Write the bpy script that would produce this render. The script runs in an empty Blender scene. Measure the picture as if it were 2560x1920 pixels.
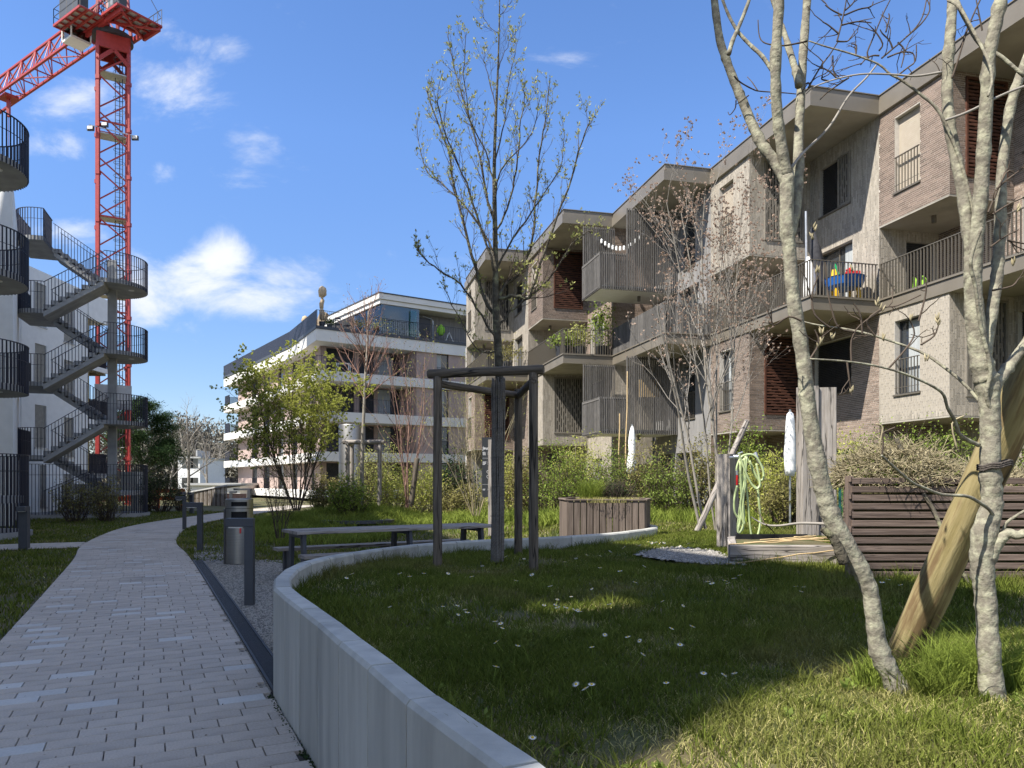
import bpy, math, random
import numpy as np
from mathutils import Vector, Matrix, Quaternion

rnd = random.Random(7)
nrg = np.random.default_rng(11)
scene = bpy.context.scene
col = scene.collection

# ------------------------------------------------------------------ camera, sky, sun, exposure
CAMH, F = 1.45, 1843.0
cam_d = bpy.data.cameras.new('camera')
cam = bpy.data.objects.new('camera', cam_d)
col.objects.link(cam)
cam.location = (0, 0, CAMH)
cam.rotation_euler = (math.radians(90), 0, 0)
cam_d.sensor_width = 36
cam_d.lens = 36 * F / 2560
cam_d.shift_y = 245 / 2560
cam_d.clip_start = 0.05
cam_d.clip_end = 1500
scene.camera = cam

SUN_EL = math.radians(51)
SUN_AZ = math.radians(33)            # direction the light travels, measured from +X
sun_travel = Vector((math.cos(SUN_AZ) * math.cos(SUN_EL), math.sin(SUN_AZ) * math.cos(SUN_EL), -math.sin(SUN_EL)))
sd = bpy.data.lights.new('sun', 'SUN')
sd.energy = 3.45
sd.angle = math.radians(0.5)
sd.color = (1.0, 0.95, 0.87)
sun = bpy.data.objects.new('sun', sd)
sun.rotation_euler = sun_travel.to_track_quat('-Z', 'Y').to_euler()
sun.location = (-20, -15, 40)
col.objects.link(sun)

world = bpy.data.worlds.new('World')
scene.world = world
world.use_nodes = True
SKY_STRENGTH = 0.15


def build_world():
    nt = world.node_tree
    nt.nodes.clear()
    N = nt.nodes.new
    L = nt.links.new
    out = N('ShaderNodeOutputWorld')
    bg = N('ShaderNodeBackground')
    bg.inputs['Strength'].default_value = SKY_STRENGTH
    L(bg.outputs[0], out.inputs[0])
    sky = N('ShaderNodeTexSky')
    sky.sky_type = 'NISHITA'
    sky.sun_disc = False
    sky.sun_elevation = SUN_EL
    sky.sun_rotation = math.atan2(-sun_travel.x, -sun_travel.y)
    sky.altitude = 400
    sky.air_density = 1.0
    sky.dust_density = 0.0
    sky.ozone_density = 1.6
    hs = N('ShaderNodeHueSaturation')
    hs.inputs['Saturation'].default_value = 1.12
    tint = N('ShaderNodeMix')          # camera white balance: the photograph's sky leans to blue, not cyan
    tint.data_type = 'RGBA'
    tint.blend_type = 'MULTIPLY'
    tint.inputs[0].default_value = 1.0
    tint.inputs[7].default_value = (.52, .525, .595, 1)
    L(sky.outputs[0], tint.inputs[6])
    L(tint.outputs[2], hs.inputs['Color'])
    tc = N('ShaderNodeTexCoord')
    sep = N('ShaderNodeSeparateXYZ')
    L(tc.outputs['Generated'], sep.inputs[0])
    hz = N('ShaderNodeMapRange')       # hazeless horizon: the photograph's sky stays blue all the way down
    hz.inputs['From Min'].default_value = 0.0
    hz.inputs['From Max'].default_value = 0.42
    hz.inputs['To Min'].default_value = 0.52
    hz.inputs['To Max'].default_value = 1.0
    L(sep.outputs[2], hz.inputs['Value'])
    hm = N('ShaderNodeMix')
    hm.data_type = 'RGBA'
    hm.blend_type = 'MULTIPLY'
    hm.inputs[0].default_value = 1.0
    L(hs.outputs[0], hm.inputs[6])
    L(hz.outputs[0], hm.inputs[7])

    def math_(op, a, b=None, c=None, clamp=False):
        m = N('ShaderNodeMath')
        m.operation = op
        m.use_clamp = clamp
        for i, v in enumerate((a, b, c)):
            if v is None:
                continue
            if isinstance(v, (int, float)):
                m.inputs[i].default_value = v
            else:
                L(v, m.inputs[i])
        return m.outputs[0]
    ay = math_('MAXIMUM', math_('ABSOLUTE', sep.outputs[1]), 0.05)
    u = math_('DIVIDE', sep.outputs[0], ay)
    v = math_('DIVIDE', sep.outputs[2], ay)
    comb = N('ShaderNodeCombineXYZ')
    L(u, comb.inputs[0])
    L(v, comb.inputs[1])
    n1 = N('ShaderNodeTexNoise')
    n1.inputs['Scale'].default_value = 9.0
    n1.inputs['Detail'].default_value = 9
    n1.inputs['Roughness'].default_value = 0.62
    n1.inputs['Distortion'].default_value = 0.35
    mp = N('ShaderNodeMapping')
    mp.inputs['Rotation'].default_value = (0, 0, math.radians(28))
    mp.inputs['Scale'].default_value = (0.75, 1.35, 1)
    L(comb.outputs[0], mp.inputs[0])
    L(mp.outputs[0], n1.inputs['Vector'])
    clouds = [  # px, py, half width, half height, weight
        (480, 715, 175, 52, 1.7), (550, 665, 70, 55, 1.7), (700, 690, 95, 36, 1.4), (370, 755, 120, 44, 1.4), (600, 735, 170, 38, 1.5),
        (450, 100, 110, 34, .8), (590, 122, 60, 40, 1.0), (470, 228, 100, 66, 1.0), (190, 255, 100, 42, 1.15), (260, 280, 120, 38, .8),
        (630, 348, 74, 36, 1.0), (405, 428, 36, 26, 1.15), (150, 360, 100, 30, .95), (165, 575, 70, 36, 1.1), (1090, 650, 105, 30, .72),
        (1400, 128, 100, 24, .45), (700, 350, 40, 16, .5), (1290, 60, 60, 26, .25), (900, 690, 60, 22, .4),
    ]
    total = None
    for px, py, a, b, w in clouds:
        u0, v0 = (px - 1280) / F, (1205 - py) / F
        du = math_('MULTIPLY', math_('SUBTRACT', u, u0), F / (a * 1.25))
        dv = math_('MULTIPLY', math_('SUBTRACT', v, v0), F / (b * 1.35))
        r2 = math_('ADD', math_('MULTIPLY', du, du), math_('MULTIPLY', dv, dv))
        g = math_('MULTIPLY', math_('POWER', 2.718, math_('MULTIPLY', r2, -0.75)), w)
        total = g if total is None else math_('MAXIMUM', total, g)
    dens = math_('ADD', math_('MULTIPLY', n1.outputs[0], 4.6), math_('MULTIPLY', total, 1.25))
    ramp = N('ShaderNodeMapRange')
    ramp.interpolation_type = 'SMOOTHSTEP'
    ramp.inputs['From Min'].default_value = 2.85
    ramp.inputs['From Max'].default_value = 4.7
    L(dens, ramp.inputs['Value'])
    n2 = N('ShaderNodeTexNoise')
    n2.inputs['Scale'].default_value = 5.0
    n2.inputs['Detail'].default_value = 6
    L(comb.outputs[0], n2.inputs['Vector'])
    cr = N('ShaderNodeMix')
    cr.data_type = 'RGBA'
    cr.inputs[6].default_value = (2.0, 2.12, 2.35, 1)
    cr.inputs[7].default_value = (2.85, 2.88, 2.95, 1)
    L(n2.outputs[0], cr.inputs[0])
    mx = N('ShaderNodeMix')
    mx.data_type = 'RGBA'
    mx.inputs[0].default_value = 0
    # denser cloud added outside the view to brighten and neutralise the shade
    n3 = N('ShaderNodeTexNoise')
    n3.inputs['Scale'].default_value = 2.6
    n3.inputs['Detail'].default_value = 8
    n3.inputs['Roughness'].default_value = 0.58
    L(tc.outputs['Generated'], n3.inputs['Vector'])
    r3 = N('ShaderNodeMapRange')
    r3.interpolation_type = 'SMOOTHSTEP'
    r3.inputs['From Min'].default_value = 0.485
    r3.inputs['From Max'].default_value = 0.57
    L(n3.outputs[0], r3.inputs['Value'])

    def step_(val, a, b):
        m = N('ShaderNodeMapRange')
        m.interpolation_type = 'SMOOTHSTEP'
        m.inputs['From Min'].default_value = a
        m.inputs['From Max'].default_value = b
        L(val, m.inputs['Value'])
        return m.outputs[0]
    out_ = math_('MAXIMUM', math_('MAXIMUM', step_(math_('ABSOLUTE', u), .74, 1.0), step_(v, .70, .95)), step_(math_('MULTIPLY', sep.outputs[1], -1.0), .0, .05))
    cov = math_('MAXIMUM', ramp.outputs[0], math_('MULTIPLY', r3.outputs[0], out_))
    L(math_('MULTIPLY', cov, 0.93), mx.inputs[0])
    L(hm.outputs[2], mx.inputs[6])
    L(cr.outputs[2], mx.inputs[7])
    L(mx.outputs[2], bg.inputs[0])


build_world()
vs = scene.view_settings
vs.view_transform = 'Standard'
vs.look = 'None'
vs.gamma = 1
vs.use_curve_mapping = False
vs.exposure = 1.5
scene.cycles.max_bounces = 6
scene.cycles.diffuse_bounces = 3
scene.cycles.transparent_max_bounces = 8
scene.cycles.use_denoising = True

# ------------------------------------------------------------------ materials


def mat(name, c1, c2=None, scale=4.0, rough=0.8, crack=None, metal=0.0, bump=0.0, bscale=None, stretch=(1, 1, 1), spec=0.35,
        rand=0.0, isl=0.0, trans=0.0, c3=None, c3scale=2.0, c3lo=0.55, c3hi=0.65, coord='Object', detail=6, rot=None, offs=False):
    m = bpy.data.materials.new(name)
    m.use_nodes = True
    nt = m.node_tree
    N, L = nt.nodes.new, nt.links.new
    bsdf = nt.nodes['Principled BSDF']
    bsdf.inputs['Roughness'].default_value = rough
    bsdf.inputs['Metallic'].default_value = metal
    bsdf.inputs['Specular IOR Level'].default_value = spec
    c1 = tuple(c1) + (1,)
    tc = N('ShaderNodeTexCoord')
    mp = N('ShaderNodeMapping')
    mp.inputs['Scale'].default_value = stretch
    if rot:
        mp.inputs['Rotation'].default_value = rot
    L(tc.outputs[coord], mp.inputs[0])
    oi = N('ShaderNodeObjectInfo')
    vec = mp.outputs[0]
    if offs:
        va = N('ShaderNodeVectorMath')
        va.operation = 'ADD'
        ml = N('ShaderNodeMath')
        ml.operation = 'MULTIPLY'
        ml.inputs[1].default_value = 57.0
        L(oi.outputs['Random'], ml.inputs[0])
        L(vec, va.inputs[0])
        L(ml.outputs[0], va.inputs[1])
        vec = va.outputs[0]
    nz = N('ShaderNodeTexNoise')
    nz.inputs['Scale'].default_value = scale
    nz.inputs['Detail'].default_value = detail
    L(vec, nz.inputs['Vector'])
    cur = None
    if c2 is not None:
        mr = N('ShaderNodeMapRange')
        mr.inputs['From Min'].default_value = 0.33
        mr.inputs['From Max'].default_value = 0.67
        L(nz.outputs[0], mr.inputs['Value'])
        mx = N('ShaderNodeMix')
        mx.data_type = 'RGBA'
        mx.inputs[6].default_value = c1
        mx.inputs[7].default_value = tuple(c2) + (1,)
        L(mr.outputs[0], mx.inputs[0])
        cur = mx.outputs[2]
    if c3 is not None:
        n3 = N('ShaderNodeTexNoise')
        n3.inputs['Scale'].default_value = c3scale
        n3.inputs['Detail'].default_value = 5
        n3.inputs['Roughness'].default_value = 0.6
        L(vec, n3.inputs['Vector'])
        mr3 = N('ShaderNodeMapRange')
        mr3.inputs['From Min'].default_value = c3lo
        mr3.inputs['From Max'].default_value = c3hi
        L(n3.outputs[0], mr3.inputs['Value'])
        mx3 = N('ShaderNodeMix')
        mx3.data_type = 'RGBA'
        if cur is None:
            mx3.inputs[6].default_value = c1
        else:
            L(cur, mx3.inputs[6])
        mx3.inputs[7].default_value = tuple(c3) + (1,)
        L(mr3.outputs[0], mx3.inputs[0])
        cur = mx3.outputs[2]
    if crack:
        mc = N('ShaderNodeMapping')
        mc.inputs['Scale'].default_value = crack
        L(tc.outputs[coord], mc.inputs[0])
        vc = N('ShaderNodeVectorMath')
        vc.operation = 'ADD'
        mo = N('ShaderNodeMath')
        mo.operation = 'MULTIPLY'
        mo.inputs[1].default_value = 31.0
        L(oi.outputs['Random'], mo.inputs[0])
        L(mc.outputs[0], vc.inputs[0])
        L(mo.outputs[0], vc.inputs[1])
        nc = N('ShaderNodeTexNoise')
        nc.inputs['Scale'].default_value = 1.0
        nc.inputs['Detail'].default_value = 3
        L(vc.outputs[0], nc.inputs['Vector'])
        m1 = N('ShaderNodeMath')
        m1.operation = 'SUBTRACT'
        m1.inputs[1].default_value = .5
        L(nc.outputs[0], m1.inputs[0])
        m2 = N('ShaderNodeMath')
        m2.operation = 'ABSOLUTE'
        L(m1.outputs[0], m2.inputs[0])
        m3 = N('ShaderNodeMapRange')
        m3.inputs['From Min'].default_value = .004
        m3.inputs['From Max'].default_value = .022
        m3.inputs['To Min'].default_value = .22
        m3.inputs['To Max'].default_value = 1.0
        L(m2.outputs[0], m3.inputs['Value'])
        mk_ = N('ShaderNodeMix')
        mk_.data_type = 'RGBA'
        mk_.blend_type = 'MULTIPLY'
        mk_.inputs[0].default_value = 1.0
        L(cur, mk_.inputs[6])
        L(m3.outputs[0], mk_.inputs[7])
        cur = mk_.outputs[2]
    for amount, src in ((rand, 'obj'), (isl, 'isl')):
        if amount:
            hs = N('ShaderNodeHueSaturation')
            if cur is None:
                hs.inputs['Color'].default_value = c1
            else:
                L(cur, hs.inputs['Color'])
            mr2 = N('ShaderNodeMapRange')
            mr2.inputs['To Min'].default_value = 1 - amount
            mr2.inputs['To Max'].default_value = 1 + amount
            if src == 'obj':
                L(oi.outputs['Random'], mr2.inputs['Value'])
            else:
                ge = N('ShaderNodeNewGeometry')
                L(ge.outputs['Random Per Island'], mr2.inputs['Value'])
            L(mr2.outputs[0], hs.inputs['Value'])
            cur = hs.outputs[0]
    if cur is None:
        bsdf.inputs['Base Color'].default_value = c1
    else:
        L(cur, bsdf.inputs['Base Color'])
    if bump:
        nb = nz
        if bscale:
            nb = N('ShaderNodeTexNoise')
            nb.inputs['Scale'].default_value = bscale
            nb.inputs['Detail'].default_value = 5
            L(vec, nb.inputs['Vector'])
        bp = N('ShaderNodeBump')
        bp.inputs['Strength'].default_value = bump
        bp.inputs['Distance'].default_value = 0.02
        L(nb.outputs[0], bp.inputs['Height'])
        L(bp.outputs[0], bsdf.inputs['Normal'])
    if trans:
        tr = N('ShaderNodeBsdfTranslucent')
        if cur is None:
            tr.inputs[0].default_value = c1
        else:
            L(cur, tr.inputs[0])
        ms = N('ShaderNodeMixShader')
        ms.inputs[0].default_value = trans
        L(bsdf.outputs[0], ms.inputs[1])
        L(tr.outputs[0], ms.inputs[2])
        L(ms.outputs[0], nt.nodes['Material Output'].inputs[0])
    return m


def glassmat(name, tint=(0.6, 0.8, 0.8), alpha=0.35):
    m = bpy.data.materials.new(name)
    m.use_nodes = True
    nt = m.node_tree
    N, L = nt.nodes.new, nt.links.new
    nt.nodes.remove(nt.nodes['Principled BSDF'])
    g = N('ShaderNodeBsdfGlossy')
    g.inputs['Roughness'].default_value = 0.03
    t = N('ShaderNodeBsdfTransparent')
    t.inputs[0].default_value = tuple(tint) + (1,)
    fr = N('ShaderNodeFresnel')
    fr.inputs[0].default_value = 1.5
    ad = N('ShaderNodeMath')
    ad.operation = 'ADD'
    ad.inputs[1].default_value = alpha * .4
    L(fr.outputs[0], ad.inputs[0])
    ms = N('ShaderNodeMixShader')
    L(ad.outputs[0], ms.inputs[0])
    L(t.outputs[0], ms.inputs[1])
    L(g.outputs[0], ms.inputs[2])
    L(ms.outputs[0], nt.nodes['Material Output'].inputs[0])
    return m


M = {}
M['soil'] = mat('soil_under_grass', (.075, .065, .028), (.15, .12, .06), 3, .95, bump=.4, bscale=30, c3=(.06, .075, .02), c3scale=1.3, c3lo=.45, c3hi=.6)
M['gravel'] = mat('gravel_ground', (.27, .245, .20), (.50, .46, .385), 55, .95, bump=.9, bscale=80, detail=8)
M['stone'] = mat('grey_pebble', (.16, .15, .135), (.32, .30, .265), 14, .85, isl=.45)
M['joint'] = mat('paving_joint_sand', (.045, .043, .04), (.08, .075, .065), 20, .95)
M['paver'] = mat('brown_grey_paver', (.42, .365, .305), (.50, .445, .38), 90, .9, bump=.25, bscale=160, rand=.08, c3=(.29, .26, .225), c3scale=2.5, c3lo=.5, c3hi=.8)
M['paver_i'] = mat('brown_grey_paver_far', (.42, .365, .305), (.50, .445, .38), 60, .9, isl=.09, c3=(.29, .26, .225), c3scale=.8, c3lo=.5, c3hi=.8)
M['paver_l'] = mat('pale_paver', (.49, .475, .44), (.55, .54, .505), 40, .85, bump=.15, bscale=120, rand=.08, isl=.05)
M['drain'] = mat('black_cast_iron', (.018, .018, .02), (.035, .035, .038), 30, .55, spec=.5)
M['concrete'] = mat('pale_precast_concrete', (.37, .365, .33), (.46, .455, .41), 3.0, .75, bump=.12, bscale=60, stretch=(3, 3, .5), rand=.13, c3=(.25, .25, .235), c3scale=1.6, c3lo=.52, c3hi=.85, detail=9)
M['concrete_d'] = mat('grey_cast_concrete', (.27, .27, .265), (.36, .36, .35), 2.5, .85, bump=.12, bscale=30, c3=(.19, .19, .185), c3scale=1.2, c3lo=.55, c3hi=.8)
M['soffit'] = mat('soffit_concrete', (.31, .285, .24), (.38, .35, .295), 1.2, .85, c3=(.22, .205, .175), c3scale=.8, c3lo=.5, c3hi=.75)
M['white'] = mat('white_render', (.74, .74, .72), (.80, .80, .78), 3, .8, bump=.05, bscale=60)
M['white_s'] = mat('white_slab_render', (.66, .64, .60), (.72, .70, .66), 1.0, .8, c3=(.64, .63, .60), c3scale=.6, c3lo=.55, c3hi=.8)
M['pink'] = mat('dusty_pink_render', (.35, .265, .23), (.39, .295, .26), 1.5, .85, bump=.05, bscale=40)
M['mortar'] = mat('pale_mortar', (.52, .48, .42), (.60, .555, .49), 12, .9)
M['mortar_g'] = mat('grey_mortar', (.42, .39, .345), (.48, .45, .40), 12, .9)
M['brick'] = mat('red_brown_brick', (.198, .148, .117), (.268, .205, .163), 25, .85, isl=.28, rand=.25, bump=.2, bscale=90)
M['tile'] = mat('warm_grey_brick', (.31, .275, .225), (.385, .345, .285), 20, .85, isl=.22, bump=.15, bscale=90)
M['fascia'] = mat('brown_grey_metal_fascia', (.17, .148, .115), (.20, .175, .138), 1.5, .45, metal=.15, spec=.5)
M['bar'] = mat('brown_grey_metal_bar', (.15, .132, .105), None, rough=.45, metal=.3, spec=.5)
M['wood_g'] = mat('weathered_grey_batten', (.085, .08, .073), (.15, .14, .13), 5, .85, stretch=(6, 6, .8), isl=.25)
M['panel_g'] = mat('grey_timber_panel', (.20, .195, .19), (.27, .26, .25), 3, .8, stretch=(5, 5, .5), c3=(.15, .145, .14), c3scale=1.5, c3lo=.5, c3hi=.7)
M['red_l'] = mat('rust_brown_louvre', (.06, .024, .015), (.095, .04, .024), 9, .6, isl=.3)
M['grey_l'] = mat('grey_brown_louvre', (.16, .145, .12), (.21, .19, .16), 7, .6, isl=.2)
M['blind'] = mat('beige_roller_blind', (.40, .345, .27), (.44, .385, .31), 6, .6)
M['blind_d'] = mat('dark_slat_blind', (.04, .04, .042), (.06, .06, .062), 6, .5)
M['raff'] = mat('grey_slat_blind', (.42, .42, .41), (.50, .50, .49), 6, .5)
M['pane'] = mat('dark_window_glass', (.02, .025, .03), (.035, .04, .045), 1.3, .04, spec=.9)
M['dark'] = mat('black_interior', (.012, .012, .013), None, rough=.8)
M['frame'] = mat('dark_grey_frame', (.035, .036, .04), None, rough=.45, spec=.5)
M['curtain'] = mat('grey_curtain', (.30, .32, .32), (.42, .44, .44), 6, .8, stretch=(8, 8, .3))
M['anthr'] = mat('anthracite_coated_steel', (.045, .05, .06), (.055, .06, .07), 8, .5, spec=.45)
M['navy'] = mat('blue_black_rail', (.018, .02, .035), None, rough=.5, spec=.5)
M['steel'] = mat('brushed_stainless', (.30, .295, .28), (.33, .325, .31), 3, .42, metal=1.0, stretch=(1, 1, 25))
M['galv'] = mat('galvanised_metal', (.42, .43, .44), (.55, .56, .57), 8, .4, metal=.8)
M['red'] = mat('red_crane_paint', (.28, .024, .02), (.34, .035, .03), 6, .45, spec=.5)
M['red_pl'] = mat('red_plastic', (.55, .02, .02), None, rough=.35, spec=.5)
M['yellow'] = mat('yellow_plastic', (.70, .42, .02), None, rough=.4)
M['blue'] = mat('blue_plastic', (.02, .13, .45), None, rough=.4)
M['lime'] = mat('lime_fabric', (.26, .52, .04), None, rough=.6)
M['green_pl'] = mat('green_plastic', (.02, .38, .12), None, rough=.4)
M['hose'] = mat('pale_green_hose', (.36, .44, .20), (.44, .52, .26), 12, .45, spec=.5)
M['sign'] = mat('black_sign_panel', (.03, .032, .035), None, rough=.4, spec=.4)
M['ink'] = mat('white_lettering', (.85, .85, .85), None, rough=.6)
M['cloth'] = mat('white_parasol_cloth', (.78, .78, .76), (.84, .84, .82), 8, .85, bump=.2, bscale=12)
M['cloth_k'] = mat('black_parasol_cloth', (.03, .03, .035), (.05, .05, .055), 8, .85)
M['jute'] = mat('jute_wrap', (.40, .30, .19), (.50, .39, .26), 12, .95, bump=.4, bscale=25)
M['wood_w'] = mat('weathered_grey_wood', (.085, .068, .05), (.165, .135, .102), 3, .9, crack=(.7, 9, 9), stretch=(1.2, 14, 14), bump=.5, offs=True, rand=.15, c3=(.07, .06, .05), c3scale=2.4, c3lo=.62, c3hi=.72)
M['wood_o'] = mat('weathered_oak_beam', (.24, .21, .18), (.36, .325, .29), 2.5, .9, crack=(.8, 8, 8), stretch=(1.0, 12, 12), bump=.4, offs=True, rand=.1, c3=(.13, .11, .09), c3scale=3.0, c3lo=.63, c3hi=.7)
M['wood_b'] = mat('brown_stained_slat', (.088, .062, .048), (.165, .122, .098), 2.5, .85, stretch=(1.1, 16, 16), bump=.35, offs=True, rand=.2, c3=(.055, .04, .033), c3scale=2.6, c3lo=.62, c3hi=.7)
M['wood_p'] = mat('planter_plank', (.095, .072, .056), (.175, .138, .112), 2.5, .85, stretch=(1.1, 16, 16), bump=.3, offs=True, rand=.2)
M['wood_y'] = mat('pressure_treated_log', (.25, .20, .085), (.36, .295, .15), 3.2, .8, crack=(.45, 7, 7), stretch=(1.0, 9, 9), bump=.55, offs=True, c3=(.17, .115, .055), c3scale=2.3, c3lo=.48, c3hi=.6)
M['cane'] = mat('bamboo_cane', (.48, .34, .17), (.60, .45, .25), 9, .6, rand=.15)
M['reed'] = mat('reed_matting', (.10, .088, .074), (.20, .18, .155), 8, .9, isl=.4, stretch=(6, 6, 1))
M['bark_l'] = mat('lichen_grey_bark', (.15, .135, .105), (.225, .205, .16), 16, .95, bump=.45, bscale=45, c3=(.35, .34, .245), c3scale=30, c3lo=.44, c3hi=.68, spec=.12)
M['bark_d'] = mat('dark_grey_bark', (.055, .048, .036), (.11, .098, .074), 18, .95, bump=.8, bscale=40, c3=(.17, .165, .10), c3scale=9, c3lo=.54, c3hi=.62, spec=.12)
M['bark_w'] = mat('pale_birch_like_bark', (.20, .18, .15), (.29, .265, .225), 12, .9, c3=(.24, .20, .16), c3scale=14, c3lo=.58, c3hi=.66, spec=.12)
M['twig'] = mat('brown_twig', (.06, .047, .037), (.11, .085, .066), 8, .9, spec=.12)
M['twig_r'] = mat('reddish_twig', (.20, .115, .09), (.30, .19, .15), 8, .9, spec=.12)
M['twig_g'] = mat('grey_twig', (.22, .20, .175), (.34, .31, .27), 8, .9, spec=.12)
M['straw'] = mat('dry_stem', (.23, .195, .115), (.36, .31, .20), 8, .9, isl=.3, spec=.12)
M['leaf_y'] = mat('young_yellow_green_leaf', (.26, .28, .08), (.42, .41, .15), 9, .6, isl=.3, spec=.12, trans=.35)
M['leaf_g'] = mat('fresh_green_leaf', (.15, .22, .035), (.26, .33, .065), 6, .6, isl=.35, spec=.12, trans=.35)
M['leaf_h'] = mat('hedge_leaf', (.12, .17, .03), (.21, .26, .06), 3, .6, isl=.4, spec=.12, trans=.3)
M['leaf_o'] = mat('olive_bronze_leaf', (.19, .18, .06), (.28, .25, .09), 3, .65, isl=.4, spec=.12, trans=.3)
M['leaf_yy'] = mat('yellow_green_leaf', (.38, .41, .08), (.50, .51, .14), 3, .6, isl=.3, spec=.12, trans=.45)
M['leaf_d'] = mat('dark_evergreen_leaf', (.02, .042, .014), (.045, .075, .02), 4, .6, isl=.4, spec=.12, trans=.15)
M['pine'] = mat('pine_needle', (.025, .055, .018), (.055, .095, .03), 3, .7, isl=.4, spec=.12, trans=.1)
M['bud_p'] = mat('pink_brown_bud', (.34, .24, .185), (.48, .37, .29), 9, .8, isl=.3, spec=.12, trans=.25)
M['grass'] = mat('lawn_blade', (.084, .112, .018), (.15, .178, .032), .8, .8, spec=.08, isl=.35, trans=.3, c3=(.20, .18, .065), c3scale=.9, c3lo=.52, c3hi=.72, coord='Object')
M['grass_t'] = mat('tall_grass_blade', (.14, .19, .03), (.26, .31, .06), 2, .75, spec=.12, isl=.3, trans=.35)
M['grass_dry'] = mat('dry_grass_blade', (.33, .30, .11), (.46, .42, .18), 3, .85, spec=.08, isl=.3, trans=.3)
M['petal'] = mat('white_petal', (.82, .82, .82), None, rough=.6, trans=.2)
M['pollen'] = mat('yellow_flower_centre', (.75, .5, .03), None, rough=.7)
M['far_roof'] = mat('pale_flat_roof', (.36, .36, .35), (.44, .44, .43), .5, .8)
M['rope'] = mat('dark_rope', (.06, .05, .045), (.10, .085, .07), 40, .95, bump=.6, bscale=120)
M['glass'] = glassmat('clear_glass', (.88, .93, .92), .15)
M['glass_g'] = glassmat('green_tinted_glass', (.25, .55, .48), .3)
M['cloud_cloth'] = mat('grey_banner_mesh', (.30, .31, .32), (.42, .43, .44), 1.5, .8, c3=(.2, .2, .22), c3scale=1.0, c3lo=.5, c3hi=.6)

# ------------------------------------------------------------------ mesh building


class MB:
    def __init__(s):
        s.v, s.f, s.m = [], [], []

    def add(s, vs_, fs, mi=0):
        b = len(s.v)
        s.v.extend([tuple(v) for v in vs_])
        for f in fs:
            s.f.append(tuple(b + i for i in f))
            s.m.append(mi)
        return s

    def box(s, x0, x1, y0, y1, z0, z1, mi=0):
        return s.hexa([(x0, y0), (x1, y0), (x1, y1), (x0, y1)], z0, z1, mi)

    def hexa(s, q, z0, z1, mi=0):
        v = [(x, y, z0) for x, y in q] + [(x, y, z1) for x, y in q]
        return s.add(v, [(3, 2, 1, 0), (4, 5, 6, 7), (0, 1, 5, 4), (1, 2, 6, 5), (2, 3, 7, 6), (3, 0, 4, 7)], mi)

    def prism(s, poly, z0, z1, mi=0):
        n = len(poly)
        v = [(x, y, z0) for x, y in poly] + [(x, y, z1) for x, y in poly]
        f = [tuple(range(n - 1, -1, -1)), tuple(range(n, 2 * n))] + [(i, (i + 1) % n, n + (i + 1) % n, n + i) for i in range(n)]
        return s.add(v, f, mi)

    def beam(s, a, b, w, h, mi=0, up=(0, 0, 1)):
        a, b = Vector(a), Vector(b)
        d = (b - a).normalized()
        upv = Vector(up)
        if abs(d.dot(upv)) > .98:
            upv = Vector((0, 1, 0))
        sx = d.cross(upv).normalized() * (w / 2)
        sz = sx.cross(d).normalized() * (h / 2)
        v = [a - sx - sz, a + sx - sz, a + sx + sz, a - sx + sz, b - sx - sz, b + sx - sz, b + sx + sz, b - sx + sz]
        return s.add(v, [(0, 1, 2, 3), (7, 6, 5, 4), (1, 0, 4, 5), (2, 1, 5, 6), (3, 2, 6, 7), (0, 3, 7, 4)], mi)

    def tube(s, pts, rad, n=8, mi=0, cap=True, jit=0.0):
        pts = [Vector(p) for p in pts]
        if isinstance(rad, (int, float)):
            rad = [rad] * len(pts)
        rings = []
        ref = Vector((0.13, 1, 0.21))
        for i, p in enumerate(pts):
            d = (pts[min(i + 1, len(pts) - 1)] - pts[max(i - 1, 0)])
            if d.length < 1e-9:
                d = Vector((0, 0, 1))
            d.normalize()
            a = d.cross(ref)
            if a.length < .05:
                a = d.cross(Vector((1, 0, 0)))
            a.normalize()
            b = d.cross(a)
            ring = []
            for k in range(n):
                t = 2 * math.pi * k / n
                r = rad[i] * (1 + (rnd.uniform(-jit, jit) if jit else 0))
                ring.append(p + a * (math.cos(t) * r) + b * (math.sin(t) * r))
            rings.append(ring)
        v = [q for r in rings for q in r]
        f = []
        for i in range(len(pts) - 1):
            for k in range(n):
                f.append((i * n + k, (i + 1) * n + k, (i + 1) * n + (k + 1) % n, i * n + (k + 1) % n))
        if cap:
            f.append(tuple(range(n)))
            f.append(tuple((len(pts) - 1) * n + k for k in range(n - 1, -1, -1)))
        return s.add(v, f, mi)

    def build(s, name, mats, parent=None, origin=None, smooth=False, bevel=0, kind=None, auto=False):
        if not isinstance(mats, (list, tuple)):
            mats = [mats]
        o0 = Vector(origin) if origin is not None else (Vector(parent_world(parent)) if parent else Vector((0, 0, 0)))
        me = bpy.data.meshes.new(name)
        me.from_pydata([(x - o0.x, y - o0.y, z - o0.z) for x, y, z in s.v], [], s.f)
        for mm in mats:
            me.materials.append(mm)
        if len(mats) > 1:
            me.polygons.foreach_set('material_index', s.m)
        if smooth:
            me.polygons.foreach_set('use_smooth', [True] * len(me.polygons))
        me.update()
        ob = bpy.data.objects.new(name, me)
        col.objects.link(ob)
        if parent:
            ob.parent = parent
            if origin is not None:
                ob.location = o0 - parent_world(parent)
        elif origin is not None:
            ob.location = o0
        if bevel:
            bv = ob.modifiers.new('bevel', 'BEVEL')
            bv.width = bevel
            bv.segments = 2
            bv.limit_method = 'ANGLE'
        if auto:
            es = ob.modifiers.new('split', 'EDGE_SPLIT')
            es.split_angle = math.radians(40)
        if kind:
            ob['kind'] = kind
        return ob


def parent_world(p):
    loc = Vector((0, 0, 0))
    while p is not None:
        loc += p.location
        p = p.parent
    return loc


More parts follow.
